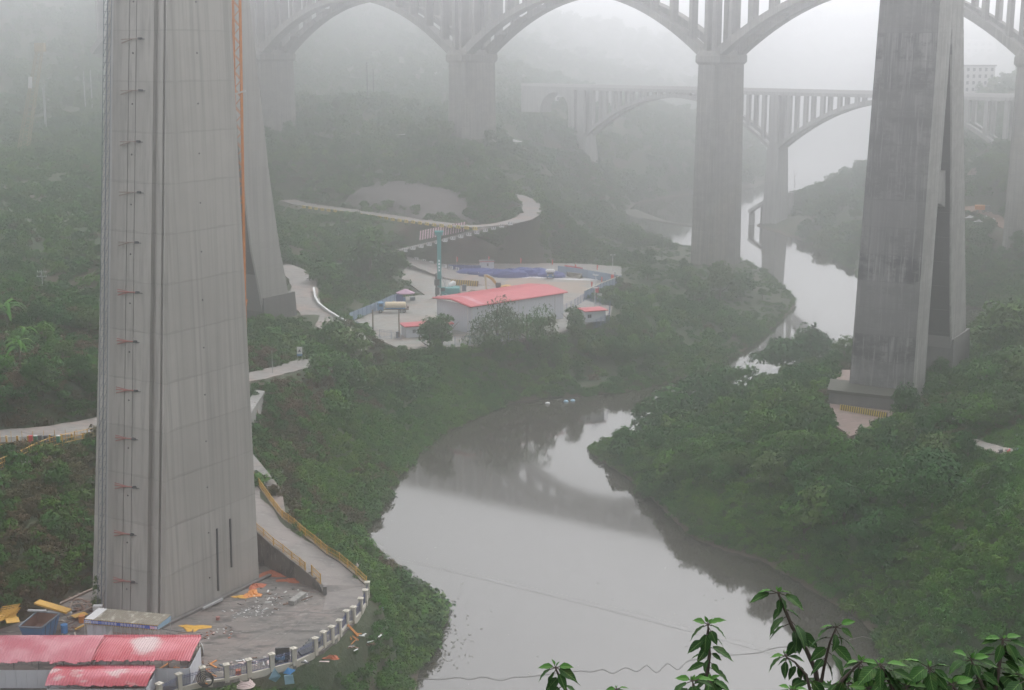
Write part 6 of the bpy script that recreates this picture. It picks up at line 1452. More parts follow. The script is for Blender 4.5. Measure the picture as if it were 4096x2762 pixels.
for k,(u,v,mt) in enumerate(((1782,1196,'teal'),(1838,1192,'darksteel'),(1826,1186,'white'))):
    p=gp(u,v); mb=MB(); mb.box((p.x,p.y,p.z+.6),(2.2,1.2,1.0),.3); mb.cyl((p.x,p.y,p.z+1.1),.35,.5,8); tag(obj('pump_unit',mb,M[mt]),['teal pump unit by the shed ridge','dark pump unit right of the teal pump','white tank right of the mixer truck'][k],'pump')
p=gp(1857,1165); mb=MB(); mb.box((p.x,p.y,p.z+.9),(1.3,1.0,1.8)); mb.box((p.x,p.y,p.z+1.85),(1.4,1.1,.12)); tag(obj('portable_box',mb,M['bluegrey']),'dark upright box standing on the yard left of the mud heap','box')
# excavator
c=gp(2008,1172); t=thing('excavator','yellow excavator with its bent arm down on the mud heap','excavator',c); q=lambda x,y,z: Vector((c.x+x,c.y+y,c.z+z))
for w in (-1.2,1.2): mb=MB(); mb.loft([[q(2.1*k1,w-.3,z) for k1,z in ((-1,.3),(-.85,0),(.85,0),(1,.3),(1,.6),(.85,.9),(-.85,.9),(-1,.6))],[q(2.1*k1,w+.3,z) for k1,z in ((-1,.3),(-.85,0),(.85,0),(1,.3),(1,.6),(.85,.9),(-.85,.9),(-1,.6))]]); obj('crawler_track',mb,M['darksteel'],t)
mb=MB(); mb.loft([[q(x,-1.3,z) for x,z in ((-1.3,1.05),(2.6,1.05),(2.7,1.5),(2.6,2.2),(1.2,2.35),(-.2,2.0),(-1.3,1.8))],[q(x,1.3,z) for x,z in ((-1.3,1.05),(2.6,1.05),(2.7,1.5),(2.6,2.2),(1.2,2.35),(-.2,2.0),(-1.3,1.8))]]); obj('upper_body',mb,M['yellow'],t)
mb=MB(); mb.box(tuple(q(-1.1,-.75,2.3)),(1.5,1.1,1.8)); cb=obj('cab',mb,M['darksteel'],t); mb=MB(); mb.box(tuple(q(-1.1,-1.32,2.55)),(1.2,.05,1.1)); mb.box(tuple(q(-1.88,-.75,2.5)),(.05,.9,1.2)); obj('window',mb,M['glass'],cb)
def beam(a,b,w0,w1,nm,mat='yellow'):
    d=(b-a).normalized(); n=d.cross(Vector((0,1,0))).normalized(); y=Vector((0,.25,0)); mb=MB(); mb.loft([[a+n*w0+y,a-n*w0+y,a-n*w0-y,a+n*w0-y],[b+n*w1+y,b-n*w1+y,b-n*w1-y,b+n*w1-y]]); obj(nm,mb,M[mat],t)
beam(q(-1.2,.4,1.9),q(-3.0,.4,4.3),.35,.42,'boom'); beam(q(-3.0,.4,4.3),q(-4.9,.4,5.2),.42,.25,'boom'); beam(q(-5.1,.4,5.5),q(-4.75,.4,1.0),.35,.22,'dipper_arm','tank'); mb=MB(); mb.tube([q(-2.4,.4,4.5),q(-4.7,.4,5.6)],.12,5); obj('hydraulic_ram',mb,M['steel'],t)
mb=MB(); mb.loft([[q(x,-.2,z) for x,z in ((-4.9,1.0),(-4.2,1.0),(-3.7,.4),(-4.0,.0),(-4.7,.1))],[q(x,1.0,z) for x,z in ((-4.9,1.0),(-4.2,1.0),(-3.7,.4),(-4.0,.0),(-4.7,.1))]]); obj('bucket',mb,M['rust'],t)
rags('brown mud heap in front of the excavator',1905,1180,12,5,'mud',31,1.3,'heap','mud_heap')
rags('pinkish spoil heap right of the mud heap',1958,1176,6,4,'dirt',33,.8,'heap','mud_heap')
for k,(u,v,w,d,mt) in enumerate(((2120,1135,26,14,'mud'),(2270,1160,18,14,'mud'),(2050,1108,12,5,'white'),(2330,1118,16,4,'white'),(2180,1110,14,3,'white'))):
    rags('',u,v,w,d,mt,40+k,.03,'patch','ground_patch',z=G+.0,n=18)['kind']='structure'
    o=COL.objects[-1]; 
    for kk in ('label','category'):
        if kk in o: del o[kk]
# blue mesh covered heaps
t=thing('covered_heap','long dark blue mesh covered material heaps at the far side of the yard','heap',gp(2040,1110))
rs=random.Random(3)
for k,(u,v,w,h) in enumerate(((1880,1092,9,1.5),(1930,1096,11,1.9),(1985,1104,12,2.3),(2040,1108,13,2.6),(2095,1103,12,2.6),(2150,1101,11,2.3),(2200,1106,9,2.0),(2226,1108,6,1.7))):
    p=gp(u,v); mb=MB(); n=14; m=6; vs=[]; 
    for j in range(m+1):
        for i in range(n): a=i*2*math.pi/n; r=math.cos(j/m*math.pi/2); vs.append((p.x+w*.5*r*math.cos(a)*(1+.1*rs.uniform(-1,1)),p.y+2.6*r*math.sin(a),p.z-.1+h*math.sin(j/m*math.pi/2)**.8*(1+.12*rs.uniform(-1,1))))
    mb.add(vs,[(j*n+i,j*n+(i+1)%n,(j+1)*n+(i+1)%n,(j+1)*n+i) for j in range(m) for i in range(n)]); obj('mesh_cover',mb,M['bluemesh'],t)
c=gp(2200,1108)-Vector((0,3.2,0)); t=thing('small_truck','white roofed small truck facing out beside the blue covered heaps','truck',c); q=lambda x,y,z: Vector((c.x+x,c.y+y,c.z+z))
mb=MB(); mb.box(tuple(q(0,0,1.3)),(2.3,1.8,1.7)); cb=obj('cab',mb,M['bluepaint'],t); mb=MB(); mb.box(tuple(q(0,0,2.35)),(3.0,2.2,.5)); mb.box(tuple(q(0,0,2.65)),(2.4,1.8,.3)); obj('roof',mb,M['white'],t); mb=MB(); mb.box(tuple(q(0,-.92,1.75)),(2.0,.06,.6)); obj('windscreen',mb,M['glass'],cb)
for s in (-.8,.8): mb=MB(); mb.box(tuple(q(s,-.95,1.1)),(.5,.1,.4)); obj('headlight',mb,M['tank'],t)
for s in (-1,1): wheel(t,q(s,0,.45),.45,.3,Vector((1,0,0)))
# banner
t=thing('red_banner','red banner with pale lettering hung on the far yard fence','banner',gp(2294,1110)); a=gp(2258,1096)+Vector((0,-.5,2.0)); b=gp(2330,1108)+Vector((0,-.5,2.0)); mb=MB(); mb.hexa([a,b,b+Vector((0,.1,0)),a+Vector((0,.1,0))],[a+Vector((0,0,1.0)),b+Vector((0,0,1.0)),b+Vector((0,.1,1.0)),a+Vector((0,.1,1.0))]); obj('banner_cloth',mb,M['banner'],t)
for k in range(12): p=a.lerp(b,(k+1)/13)+Vector((0,-.03,.5)); mb=MB(); mb.box(tuple(p),(.28,.03,.16+.05*(k%3))); obj('lettering_mark',mb,M['signpink'],t)
for f_ in (0,.5,1): p=a.lerp(b,f_); mb=MB(); mb.tube([p+Vector((0,.1,1.0)),Vector((p.x,p.y,G))],.05,4); obj('post',mb,M['steel'],t)
mb=MB(); a=gp(2266,1106); b=gp(2328,1114); mb.hexa([a+Vector((1,-1.5,0)),b+Vector((-.8,-1.5,0)),b,a],[a+Vector((0,-.6,1.5)),b+Vector((0,-.6,1.5)),b+Vector((0,0,1.5)),a+Vector((0,0,1.5))]); tag(obj('hopper_box',mb,M['lichen']),'brown slanted trough box under the red banner','box')
mb=MB(); p=gp(2387,1196); mb.box((p.x,p.y,p.z+1.6),(1.0,.3,3.2)); mb.box((p.x,p.y-.1,p.z+3.3),(1.2,.5,.2)); tag(obj('notice_board',mb,M['banner']),'red notice board just outside the right yard fence','board'); mb=MB(); p=gp(2398,1198); mb.box((p.x,p.y,p.z+.9),(1.4,.2,1.7)); mb.box((p.x,p.y,p.z+.02),(.1,.6,.05)); tag(obj('notice_board',mb,M['white']),'white notice board right of the red notice board','board')
mb=MB(); p=gp(2458,1130); mb.box((p.x,p.y,p.z+1.2),(1.3,.8,1.6)); mb.cyl((p.x,p.y,p.z+2.0),.35,1.4,8); mb.cyl((p.x,p.y,p.z+3.4),.12,1.0,6); tag(obj('monitor_station',mb,M['white']),'small white and red monitoring station by the tall floodlight','box')
mb=MB(); p=gp(2449,1134); mb.box((p.x,p.y,p.z+1.4),(.9,.7,2.2)); mb.box((p.x,p.y,p.z+2.6),(1.0,.8,.15)); tag(obj('red_box',mb,M['flag']),'red box at the foot of the tall floodlight','box')
sheet('crumpled bright green sheet on the bank below the low cabin',[(1640,1368,12.4),(1665,1378,12.0),(1700,1374,12.0),(1672,1362,12.6)],'greensheet','sheet','green_sheet')
# blocks along roads
def blocks(label,pts,z0s,n,w,grp,mat='white',h=.8):
    q=[P(u,v,z) for u,v,z in pts]; d=[0]
    for i in range(len(q)-1): d.append(d[-1]+np.linalg.norm(q[i+1]-q[i]))
    first=None
    for k in range(n):
        s=d[-1]*k/(n-1); i=min(np.searchsorted(d,s,side='right')-1,len(q)-2); p=q[i]+(q[i+1]-q[i])*(s-d[i])/(d[i+1]-d[i]); e=q[i+1]-q[i]; a=math.atan2(e[1],e[0])
        if first is None:
            t=thing('barrier_block',label,'barrier',p,a,grp); mb=MB(); mb.loft([[(-w/2,-.3,-.3),(w/2,-.3,-.3),(w/2,.3,-.3),(-w/2,.3,-.3)],[(-w/2,-.15,h),(w/2,-.15,h),(w/2,.15,h),(-w/2,.15,h)]]); part('concrete_block',mb,M[mat],t)
            for s_ in (-.25,.25): mb=MB(); mb.box((s_*w,0,h*.5),(w*.16,.5,h*.9),0); part('dark_stripe',mb,M['darksteel'],t)
            first=t
        else: copy_tree(first,V3(p),a)
blocks('white and dark block in the row along the lower yard access road',[(1665,1040,14.6),(1745,1060,13.6),(1827,1080,13.1),(1909,1098,12.7)],0,10,1.6,'blocks along the yard access road')
blocks('striped concrete block in the row edging the upper hillside road',[(1215,830,24.1),(1400,855,24.5),(1600,884,25.1),(1750,904,25.7),(1900,917,26.5)],0,26,2.0,'blocks edging the upper road','yellow2',.7)
blocks('pale block along the hairpin side of the lower hill road',[(1620,1004,18),(1750,972,20.9),(1900,935,24.4),(2040,898,27.4)],0,14,1.6,'blocks along the hairpin road')
chevron_board('large slanted yellow stripe retaining wall between the two hill roads',P(1678,962,20.5),P(1862,925,24.0),3.2,36,('signpink','rust'),.22,.2,'wall')
chevron_board('small slanted striped wall behind the drilling rig',P(1802,1140,12.6),P(1912,1146,12.6),1.7,24,('yellow2','rust'),.22,.2,'wall')
# white kerb wall of the curved road
kw=[P(1256,1160,19.6),P(1260,1195,18.7),P(1275,1222,18.1),P(1310,1250,17.4),P(1350,1275,16.6),P(1396,1300,15.7)]
tag(obj('kerb_wall',wallstrip(kw,.5,1.5,.75),M['white']),'curved white guard wall along the outside of the road bend','wall')
# sprayed cut slope
rs=np.random.RandomState(5); 
mb=MB(); up=CUT_UP; lo=CUT_LO
rows=[]
for j in range(9):
    r=[]
    for i_,((u0,v0),(u1,v1)) in enumerate(zip(up,lo)):
        f_=j/8; u=u0+(u1-u0)*f_; v=v0+(v1-v0)*f_; p=ground_at(u+rs.uniform(-9,9),v+(rs.uniform(-7,7) if j in (0,8) else 0),380,900); r.append(V3(p)+Vector((0,-1.0,.25+1.0*rs.rand()-(.9 if j in (0,8) or i_ in (0,8) else 0))))
    rows.append(r)
k=len(up); vs=[p for r in rows for p in r]; mb.add(vs,[(j*k+i,(j+1)*k+i,(j+1)*k+i+1,j*k+i+1) for j in range(8) for i in range(k-1)]); 
tag(obj('cut_slope',mb,M['slate'],None,True),kind='structure')

rs=np.random.RandomState(41); e=np.concatenate([np.stack([rs.uniform(118,185,3000),rs.uniform(425,505,3000)],1),np.stack([rs.uniform(25,70,1500),rs.uniform(600,770,1500)],1),np.stack([rs.uniform(-30,50,900),rs.uniform(484,540,900)],1)]); e=e[~blocked(e[:,0],e[:,1],1.0,False)]; z=height(e[:,0],e[:,1])
scatter('cliff_growth', np.stack([e[:,0],e[:,1],z-.2],1), ['b0','b1','c0','c1','dry'], [3,3,2,2,2], .6, 1.8, 18)
# ---------------------------------------------------------------- right side, far side and water bits
t=thing('dump_truck','orange bodied tipper truck on the far right dirt road','truck',P(3918,850,26.8)); c=V3(P(3918,850,26.8))
mb=MB(); mb.box((c.x,c.y,c.z+1.8),(3.4,2.2,1.6),-.25); obj('tipper_body',mb,M['orange_steel'],t); mb=MB(); mb.box((c.x+2.6,c.y-.6,c.z+1.5),(1.6,2.0,1.9),-.25); obj('cab',mb,M['darksteel'],t)
for s in (-1.1,1.0,2.6): wheel(t,Vector((c.x+s,c.y-1.1-.25*s*.5,c.z+.45)),.45,.3,Vector((.25,.97,0)))
for k,(u,v,w) in enumerate(((3880,872,7),(3915,888,6),(3945,872,5),(3975,882,3),(4030,905,3))):
    p=ground_at(u,v,400,520); rags(['white rubbish heap on the far right slope, leftmost','white rubbish heap below the orange tipper','white and grey sheets right of the orange tipper','small white scrap on the far right slope','pale scrap near the red tarp on the far right'][k],u,v,w*.5,2.2,'white',60+k,.8,'heap','rubbish_heap',z=float(p[2])+.5)
p=ground_at(4080,935,380,520); rags('red tarp heap at the right frame edge beside the dirt road',4085,940,5,2,'flag',71,1.0,'tarp','tarp',z=float(p[2]))
p0=ground_at(3900,705,450,650); rags('pale bare rock scar on the slope right of the far pylon leg',3895,700,5,3,'mud',73,2.5,'rock','rock_scar',z=float(p0[2])+1)
# parked motorbikes
for k,(u,c_,lab) in enumerate(((4000,'darksteel','dark motorbike parked under the creepers at the right edge'),(4030,'banner','red motorbike parked beside the dark one at the right edge'),(4062,'bluepaint','blue motorbike parked right of the red one'),(4088,'darksteel','grey motorbike nearest the right frame edge'))):
    p=V3(P(u,1822,20.4)); t=thing('motorbike',lab,'motorbike',p)
    for s in (-.6,.6): wheel(t,p+Vector((s*.7,s*.6,.32)),.32,.14,Vector((-.65,.76,0)))
    mb=MB(); mb.loft([[p+Vector((-.3,-.35,.5)),p+Vector((-.15,-.45,.5)),p+Vector((-.15,-.45,.9)),p+Vector((-.3,-.35,.9))],[p+Vector((.35,.25,.55)),p+Vector((.5,.15,.55)),p+Vector((.45,.15,1.05)),p+Vector((.3,.25,1.05))]]); obj('bike_body',mb,M[c_],t)
    mb=MB(); mb.tube([p+Vector((.25,.6,1.1)),p+Vector((.6,.1,1.1))],.04,4); obj('handlebar',mb,M['steel'],t); mb=MB(); mb.box(tuple(p+Vector((-.15,-.1,.95))),(.7,.25,.12),.7); obj('saddle',mb,M['black'],t)
railing('yellow mesh barrier before the parked motorbikes at the right edge',[P(4046,1862,20.2),P(4080,1875,20.3),P(4125,1890,20.4)],1.3,1.3,6)
mb=MB(); mb.tube([V3(P(4050,1955,19.5)),V3(P(4100,1995,19.3)),V3(P(4160,2040,19))],.12,5); mb.tube([V3(P(4055,1972,19.2)),V3(P(4105,2015,19))],.08,5); tag(obj('white_pipe',mb,M['white']),'pair of white pipes running down the slope at the right edge','pipe')
mb=MB(); mb.tube([V3(ground_at(u,v))+Vector((0,0,.9)) for u,v in ((3395,2582),(3450,2570),(3520,2588),(3600,2575),(3680,2560),(3740,2525),(3790,2490),(3815,2468))],.06,4); tag(obj('grey_hose',mb,M['rope']),'long thin grey hose snaking over the creepers on the right slope','hose')
# houses
def house(label,u,v,Y,w,h,floors,cols,mat='farwhite',roof='farroof',d=9,rz=0.,gable=False):
    p_=ground_at(u,v,400,3500); k_=float(p_[1])/Y; w*=k_; h*=k_; d*=k_; c=V3(p_); t=thing('hill_building',label,'building',c,rz); mb=MB(); mb.box((0,d/2,h/2-3),(w,d,h+6)); part('wall',mb,M[mat],t)
    mb=MB()
    if gable: mb.loft([[(-w/2-.6,-.6,h),(w/2+.6,-.6,h),(w/2+.6,d+.6,h),(-w/2-.6,d+.6,h)],[(-w/2,d/2-.1,h+2.2),(w/2,d/2-.1,h+2.2),(w/2,d/2+.1,h+2.2),(-w/2,d/2+.1,h+2.2)]])
    else: mb.box((0,d/2,h+.35),(w+1.2,d+1.2,.7))
    part('roof',mb,M[roof],t)
    for i in range(floors):
        for j in range(cols):
            x=-w/2+w*(j+.5)/cols; z=h*(i+.5)/floors; mb=MB(); mb.box((x,-.03,z),(w/cols*.42,.12,h/floors*.5)); part('window',mb,M['glass'],t)
    return t
house('white four storey apartment block above the lower bridge at the right',3915,372,775,16,14,4,5,d=10)
house('pale building with wide grey roof on the hill above the apartment block',3930,215,1080,26,9,2,5,roof='farroof',gable=True)
house('very faint tall white block on the far hilltop left of the right pylon',3282,125,2900,26,38,5,3)
house('faint white houses on the far hilltop, left of the tall block',3215,140,2900,40,16,2,4)
house('faint long pale building near the right pylon on the far skyline',3450,160,2600,60,16,2,6)
house('small faint white house on the slope below the faint hilltop block',3045,215,2400,22,24,2,2)
house('white house with pitched roof seen under the small left arch of the lower bridge',2265,428,860,13,6.5,2,4,gable=True)
house('white block seen between columns left of the lower bridge arch',2390,435,900,9,11,3,2); house('second white block behind the columns of the lower bridge',2440,430,905,8,10,3,2)
house('pale greenish roofed shed on the hazy slope left of pier two',1690,312,900,16,2.6,1,4,roof='white')
house('small white hut with dark window near the foot of the second tall pier',1748,533,640,3.6,2.4,1,1)
rags('strip of white rubble left of the second tall pier foot',1670,540,14,3,'white',81,.8,'rubble','white_rubble',z=float(ground_at(1670,540,400,900)[2])+.6); rags('strip of white rubble right of the second tall pier foot',2035,568,12,3,'white',82,1.2,'rubble','white_rubble',z=float(ground_at(2035,568,400,900)[2])+.6)
# water bits
for k,(u,v,mt) in enumerate(((2264,1609,'bluetarp2'),(2291,1606,'bluetarp2'),(2190,1617,'white'))):
    p=P(u,v,0); mb=MB(); n=8; mb.loft([[(p[0]+r*math.cos(a)*1.2,p[1]+r*math.sin(a)*1.2,z) for a in np.linspace(0,6.283,n+1)[:-1]] for r,z in ((.35,-.1),(.55,.1),(.45,.35),(.15,.5))]); tag(obj('floating_bag',mb,M[mt],None,True),['left blue plastic bag floating on the dark water','right blue plastic bag floating on the dark water','small white bag floating left of the blue bags'][k],'bag')
def rope(label,pts,r,z=.05,mat='rope',zs=None):
    q=np.array(pts,float); o=[]
    for i in range(len(q)-1):
        for k in range(6):
            t_=k/6; p0=q[max(i-1,0)];p1=q[i];p2=q[i+1];p3=q[min(i+2,len(q)-1)]; o.append(.5*((2*p1)+(-p0+p2)*t_+(2*p0-5*p1+4*p2-p3)*t_*t_+(-p0+3*p1-3*p2+p3)*t_**3))
    o.append(q[-1]); mb=MB(); mb.tube([V3(P(a[0],a[1],z)) for a in o],r,4); return tag(obj('floating_rope',mb,M[mat]),label,'rope')
rope('wavy grey rope floating across the pool behind the foreground leaves',[(1330,2740),(1440,2732),(1520,2728),(1600,2722),(1690,2716),(1760,2718),(1830,2710),(1880,2718),(1930,2708),(2000,2722),(2050,2710),(2110,2707),(2170,2700),(2240,2690),(2320,2684),(2365,2688),(2410,2678),(2452,2693),(2502,2671),(2548,2686),(2586,2662),(2627,2690),(2670,2655),(2712,2678),(2750,2645),(2800,2636),(2900,2622),(2960,2618),(3040,2610),(3060,2603),(3110,2590),(3180,2585),(3240,2582)],.032)
def floats(label,p0,p1,n,seed,sag=10):
    rs=random.Random(seed); t=thing('float_line',label,'float line',P(p0[0],p0[1],0)); mb=MB(); 
    for k in range(n):
        s=k/n; u=p0[0]+(p1[0]-p0[0])*s; v=p0[1]+(p1[1]-p0[1])*s+sag*4*s*(1-s)*-1+rs.uniform(-1,1); p=P(u,v,0); mb.box((p[0],p[1],.0),(rs.uniform(.15,.4),.05,.05),-.5)
    o=obj('floats',mb,M['rope'],t); o['kind']='stuff'
floats('long dotted line of small floats crossing the pool diagonally',(1500,2218),(3090,2618),170,1); floats('second faint dotted float line just beside the long one',(1560,2222),(3130,2612),80,2,14)
# floating weed clumps beside the near bank
rs=np.random.RandomState(12); v_=[];
for k in range(80):
    f_=rs.rand(); u=1650+rs.rand()*90+100*math.sin(f_*3.1)+rs.rand()**3*120; v=2380+f_*300; p=P(u,v,.03)
    for j in range(3): a=rs.rand()*6.28; s=rs.uniform(.05,.14); c_=p+[rs.normal()*.12,rs.normal()*.12,.02+j*.01]; v_+= [c_+[math.cos(a+q_*1.57)*s,math.sin(a+q_*1.57)*s,.0+.06*(q_%2)] for q_ in range(4)]
o=link('water_weed',np_mesh('water_weed',np.array(v_),np.arange(len(v_)).reshape(-1,4),M['leaf_dry'])); tag(o,kind='stuff')
rs=random.Random(4); mb=MB()
for k in range(60): p=P(rs.uniform(1500,3000),rs.uniform(1950,2740),.01); s=rs.uniform(.05,.16); mb.box(tuple(p),(s*2.4,s,.04),rs.uniform(0,3))
tag(link('floating_litter',mb.mesh('floating_litter',M['rope'])),kind='stuff')
mb=MB(); a=D(3180,735,850); mb.tube([V3(P(3180,738,0)),V3(P(3177,738,0))+Vector((-.6,0,9))],.25,4,.08); mb.tube([V3(P(3178,738,0))+Vector((-.3,0,4)),V3(P(3180,738,0))+Vector((1.4,0,8))],.16,4,.05); tag(obj('dead_trunk',mb,M['bark']),'bare dead sapling standing in the pale far water','tree')
# fronded plants at the left edge
def frond_plant(label,u,v,hpx,n=16):
    p=V3(ground_at(u,v)); S=hpx*p.y/5689.; t=thing('banana_plant',label,'plant',p); mb=MB(); mb.tube([p,p+Vector((.1,0,S*.55))],S*.03+.05,6,.06); obj('stem',mb,M['bark'],t)
    rs=random.Random(int(u)); 
    for k in range(n):
        a=k*2.4+rs.random(); L=S*rs.uniform(.45,.7); b=p+Vector((0,0,S*rs.uniform(.35,.6))); d=Vector((math.cos(a),math.sin(a),0)); s=Vector((-d.y,d.x,0)); pts=[]; vs=[]
        for j in range(7): q=j/6; c_=b+d*L*q*.8+Vector((0,0,L*(.75*q-1.0*q*q))); w=L*.09*math.sin(math.pi*min(1,q*.95+.05)); vs+=[c_-s*w-Vector((0,0,w*.4)),c_,c_+s*w-Vector((0,0,w*.4))]
        mb=MB(); mb.add(vs,[(3*j+i,3*j+i+1,3*j+i+4,3*j+i+3) for j in range(6) for i in (0,1)]); obj('leaf',mb,M['leaf_light'],t)
frond_plant('large fronded plant at the left frame edge, upper one',30,1330,190); frond_plant('fronded plant at the left frame edge, lower one',80,1460,170,14); frond_plant('small fronded plant between the two large ones',105,1390,130,12); frond_plant('pale banana plant alone on the slope left of the pool',1650,1540,75,11)
# ---------------------------------------------------------------- foreground branches
def leafm(name,a,b):
    m,nt,bs=nmat(name); bs.inputs['Roughness'].default_value=.7; bs.inputs['Specular IOR Level'].default_value=.15; r=objrand(nt); c=mix(nt,r,a,b); c=mix(nt,rng(nt,noise(nt,pos(nt),14,4,.6),.55,.72,0,.5),c,(.06,.07,.015))
    g=nt.nodes.new('ShaderNodeTexCoord'); sp=nt.nodes.new('ShaderNodeSeparateXYZ'); nt.links.new(g.outputs['Object'],sp.inputs[0])
    ve=math_(nt,'FRACT',math_(nt,'ADD',math_(nt,'MULTIPLY',sp.outputs[1],7.),math_(nt,'MULTIPLY',math_(nt,'ABSOLUTE',sp.outputs[0],0),-9.)),0)
    c=mix(nt,math_(nt,'MULTIPLY',math_(nt,'LESS_THAN',ve,.12),.35),c,(.13,.24,.06)); mid=math_(nt,'LESS_THAN',math_(nt,'ABSOLUTE',sp.outputs[0],0),.012); c=mix(nt,math_(nt,'MULTIPLY',mid,.5),c,(.16,.26,.08))
    nt.links.new(c,bs.inputs['Base Color']); return m
M['fg_leaf']=leafm('near leaf green',(.008,.030,.006),(.017,.055,.010)); M['fg_young']=leafm('young leaf green',(.028,.09,.013),(.045,.125,.02)); M['stem']=plain('dark twig bark',(.045,.032,.025),.8)
def leaf_mesh(seed,wd,bend,fold,mat):
    rs=random.Random(seed); n=9; vs=[]; f=[]
    for j in range(n+1):
        q=j/n; w=wd*(math.sin(math.pi*q**.62))**.8*(1-.25*q)+.0; 
        if j==0: w=wd*.25
        if q>.86: w*=(1-q)/.14*.7+.1
        z=-bend*q*q; y=q-.06*(j==0)
        for s in (-1,-.5,0,.5,1): vs.append((w*s, y-(.10*wd*abs(s) if j==0 else 0), z+fold*w*abs(s)+.02*math.sin(j*2.1+seed)*abs(s)))
    for j in range(n):
        for i in range(4): k=j*5+i; f.append((k,k+1,k+6,k+5))
    mb=MB(); mb.add(vs,f); return mb.mesh('leaf',mat,True)
LM=[leaf_mesh(1,.31,.20,.25,M['fg_leaf']),leaf_mesh(2,.34,.34,.15,M['fg_leaf']),leaf_mesh(3,.27,.12,.35,M['fg_leaf'])]; LY=[leaf_mesh(4,.34,.15,.3,M['fg_young'])]
RT=Vector((1,0,0)); UP_=Vector(tuple(_u)); FW=Vector(tuple(_f))
def fp(u,v,dep): return Vector((0,0,CAM_H))+FW*dep+RT*((u-2048)/FPX*dep)+UP_*((1381-v)/FPX*dep)
def branch(label,pts,dep,leaves,r0=.010,group=None,seed=0):
    """pts: stem pixels; leaves: (fraction along stem, direction degrees in picture [0=right, 90=up], length px, tip depth lean, young)"""
    rs=random.Random(seed); q=[fp(u,v,dep+dd) for u,v,dd in pts]; t=thing('leafy_branch',label,'branch',q[0]); mb=MB(); mb.tube(q,r0,6,r0*.35); obj('stem',mb,M['stem'],t)
    cum=[0]
    for i in range(len(q)-1): cum.append(cum[-1]+(q[i+1]-q[i]).length)
    inv=PW[t.name].inverted()
    for fr,ang,L,lean,yg in leaves:
        s=fr*cum[-1]; i=0
        while i<len(q)-2 and cum[i+1]<s: i+=1
        b=q[i].lerp(q[i+1],(s-cum[i])/(cum[i+1]-cum[i])); ang+=rs.uniform(-14,14); L*=rs.uniform(.66,1.05); a=R(ang); lean+=rs.uniform(-.25,.55); d=(RT*math.cos(a)+UP_*math.sin(a)+FW*lean).normalized(); pet=L*rs.uniform(.2,.5)*dep/FPX; tip=b+(d+UP_*.25).normalized()*pet
        mb=MB(); mb.tube([b,tip],.0022,4); obj('petiole',mb,M['stem'],t)
        # leaf frame: y along d, z (upper side) mostly up and a little towards or away from the lens
        up=(Vector((0,0,1))*1.0 - FW*rs.uniform(-.35,.6) + RT*rs.uniform(-.8,.8)); x=d.cross(up).normalized(); z=x.cross(d).normalized(); ln=L*dep/FPX*.9
        Mx=Matrix((x,d,z)).transposed().to_4x4(); me=rs.choice(LY if yg else LM); o=link('leaf',me,t); o.matrix_local=inv@Matrix.Translation(tip)@Mx@Matrix.Diagonal((ln,ln,ln,1)); PW[o.name]=PW[t.name]
    return t
def auto(seed,n,f0,f1,L0,L1):
    rs=random.Random(seed); r=[]
    for k in range(n):
        f=f0+(f1-f0)*k/max(1,n-1); side=1 if k%2 else -1; a=(-38+rs.uniform(-28,22)) if side>0 else (218+rs.uniform(-22,28)); r.append((f,a,rs.uniform(L0,L1),rs.uniform(-.6,.4),0))
    return r
tip=lambda L,s=1: [(1,12,L*.75,-.4,1),(1,168,L*.8,-.2,1),(1,-25,L,-.3,0),(1,205,L*1.1,-.5,0),(.98,-65,L*.9,-.9,0),(.97,250,L,-.8,0),(1,60,L*.3,0,1),(1,110,L*.3,0,1)]
branch('upright leafy shoot in front of the pool left of the float line',[(2830,2800,0),(2828,2700,0),(2838,2620,0),(2834,2540,0),(2832,2500,0)],6.2,tip(95)+[(.86,-30,80,-.3,0),(.82,205,100,-.4,0),(.72,225,90,-.6,0),(.70,-35,105,-.2,0),(.62,-20,60,.2,0),(.60,200,75,-.5,0),(.55,250,80,-.8,0),(.52,-60,85,-.8,0),(.48,215,90,-.3,0),(.44,-40,90,-.4,0),(.40,-75,95,-.9,0),(.36,235,70,-.4,0),(.32,-55,105,-.5,0),(.30,260,80,-.7,0)],.011,seed=2)
branch('leafy shoot at the bottom left of the foreground foliage',[(2275,2820,0),(2262,2760,0),(2240,2715,0),(2222,2672,0)],6.0,tip(92)+[(.8,-30,100,-.3,0),(.75,215,85,-.5,0),(.5,-25,100,-.4,0),(.5,225,85,-.5,0),(.35,205,70,-.4,0),(.3,-45,90,-.5,0)],.010,seed=3)
branch('tallest foreground shoot rising over the dark reflected bank',[(3290,2840,0),(3270,2740,0),(3262,2680,0),(3225,2600,0),(3170,2510,0),(3140,2440,0),(3125,2400,0),(3112,2372,0)],6.4,tip(95)+[(.88,208,85,-.3,0),(.86,-30,80,-.2,0),(.80,222,100,-.5,0),(.78,-45,130,-.5,0),(.74,235,110,-.3,0),(.72,-60,120,-.7,0),(.68,262,120,-.9,0),(.66,-50,110,-.6,0),(.62,280,90,-.9,0),(.6,240,115,-.5,0),(.25,190,90,-.5,0),(.2,-20,90,-.3,0),(.15,215,120,-.4,0),(.12,-38,110,-.5,0)],.014,seed=4)
branch('slender shoot right of the tallest foreground shoot',[(3285,2730,0),(3300,2650,0),(3320,2570,0),(3345,2510,0)],6.3,tip(85)+[(.85,-32,95,-.3,0),(.8,205,85,-.4,0),(.7,-48,110,-.6,0),(.62,215,95,-.5,0),(.55,-40,100,-.5,0),(.45,225,80,-.5,0),(.4,-60,80,-.8,0),(.3,200,90,-.4,0)],.009,seed=5)
branch('side shoot with spread leaves left of the tallest shoot base',[(3250,2800,0),(3225,2700,0),(3180,2650,0),(3140,2625,0)],6.2,tip(75)+auto(3,9,.15,.9,60,95),.008,seed=6)
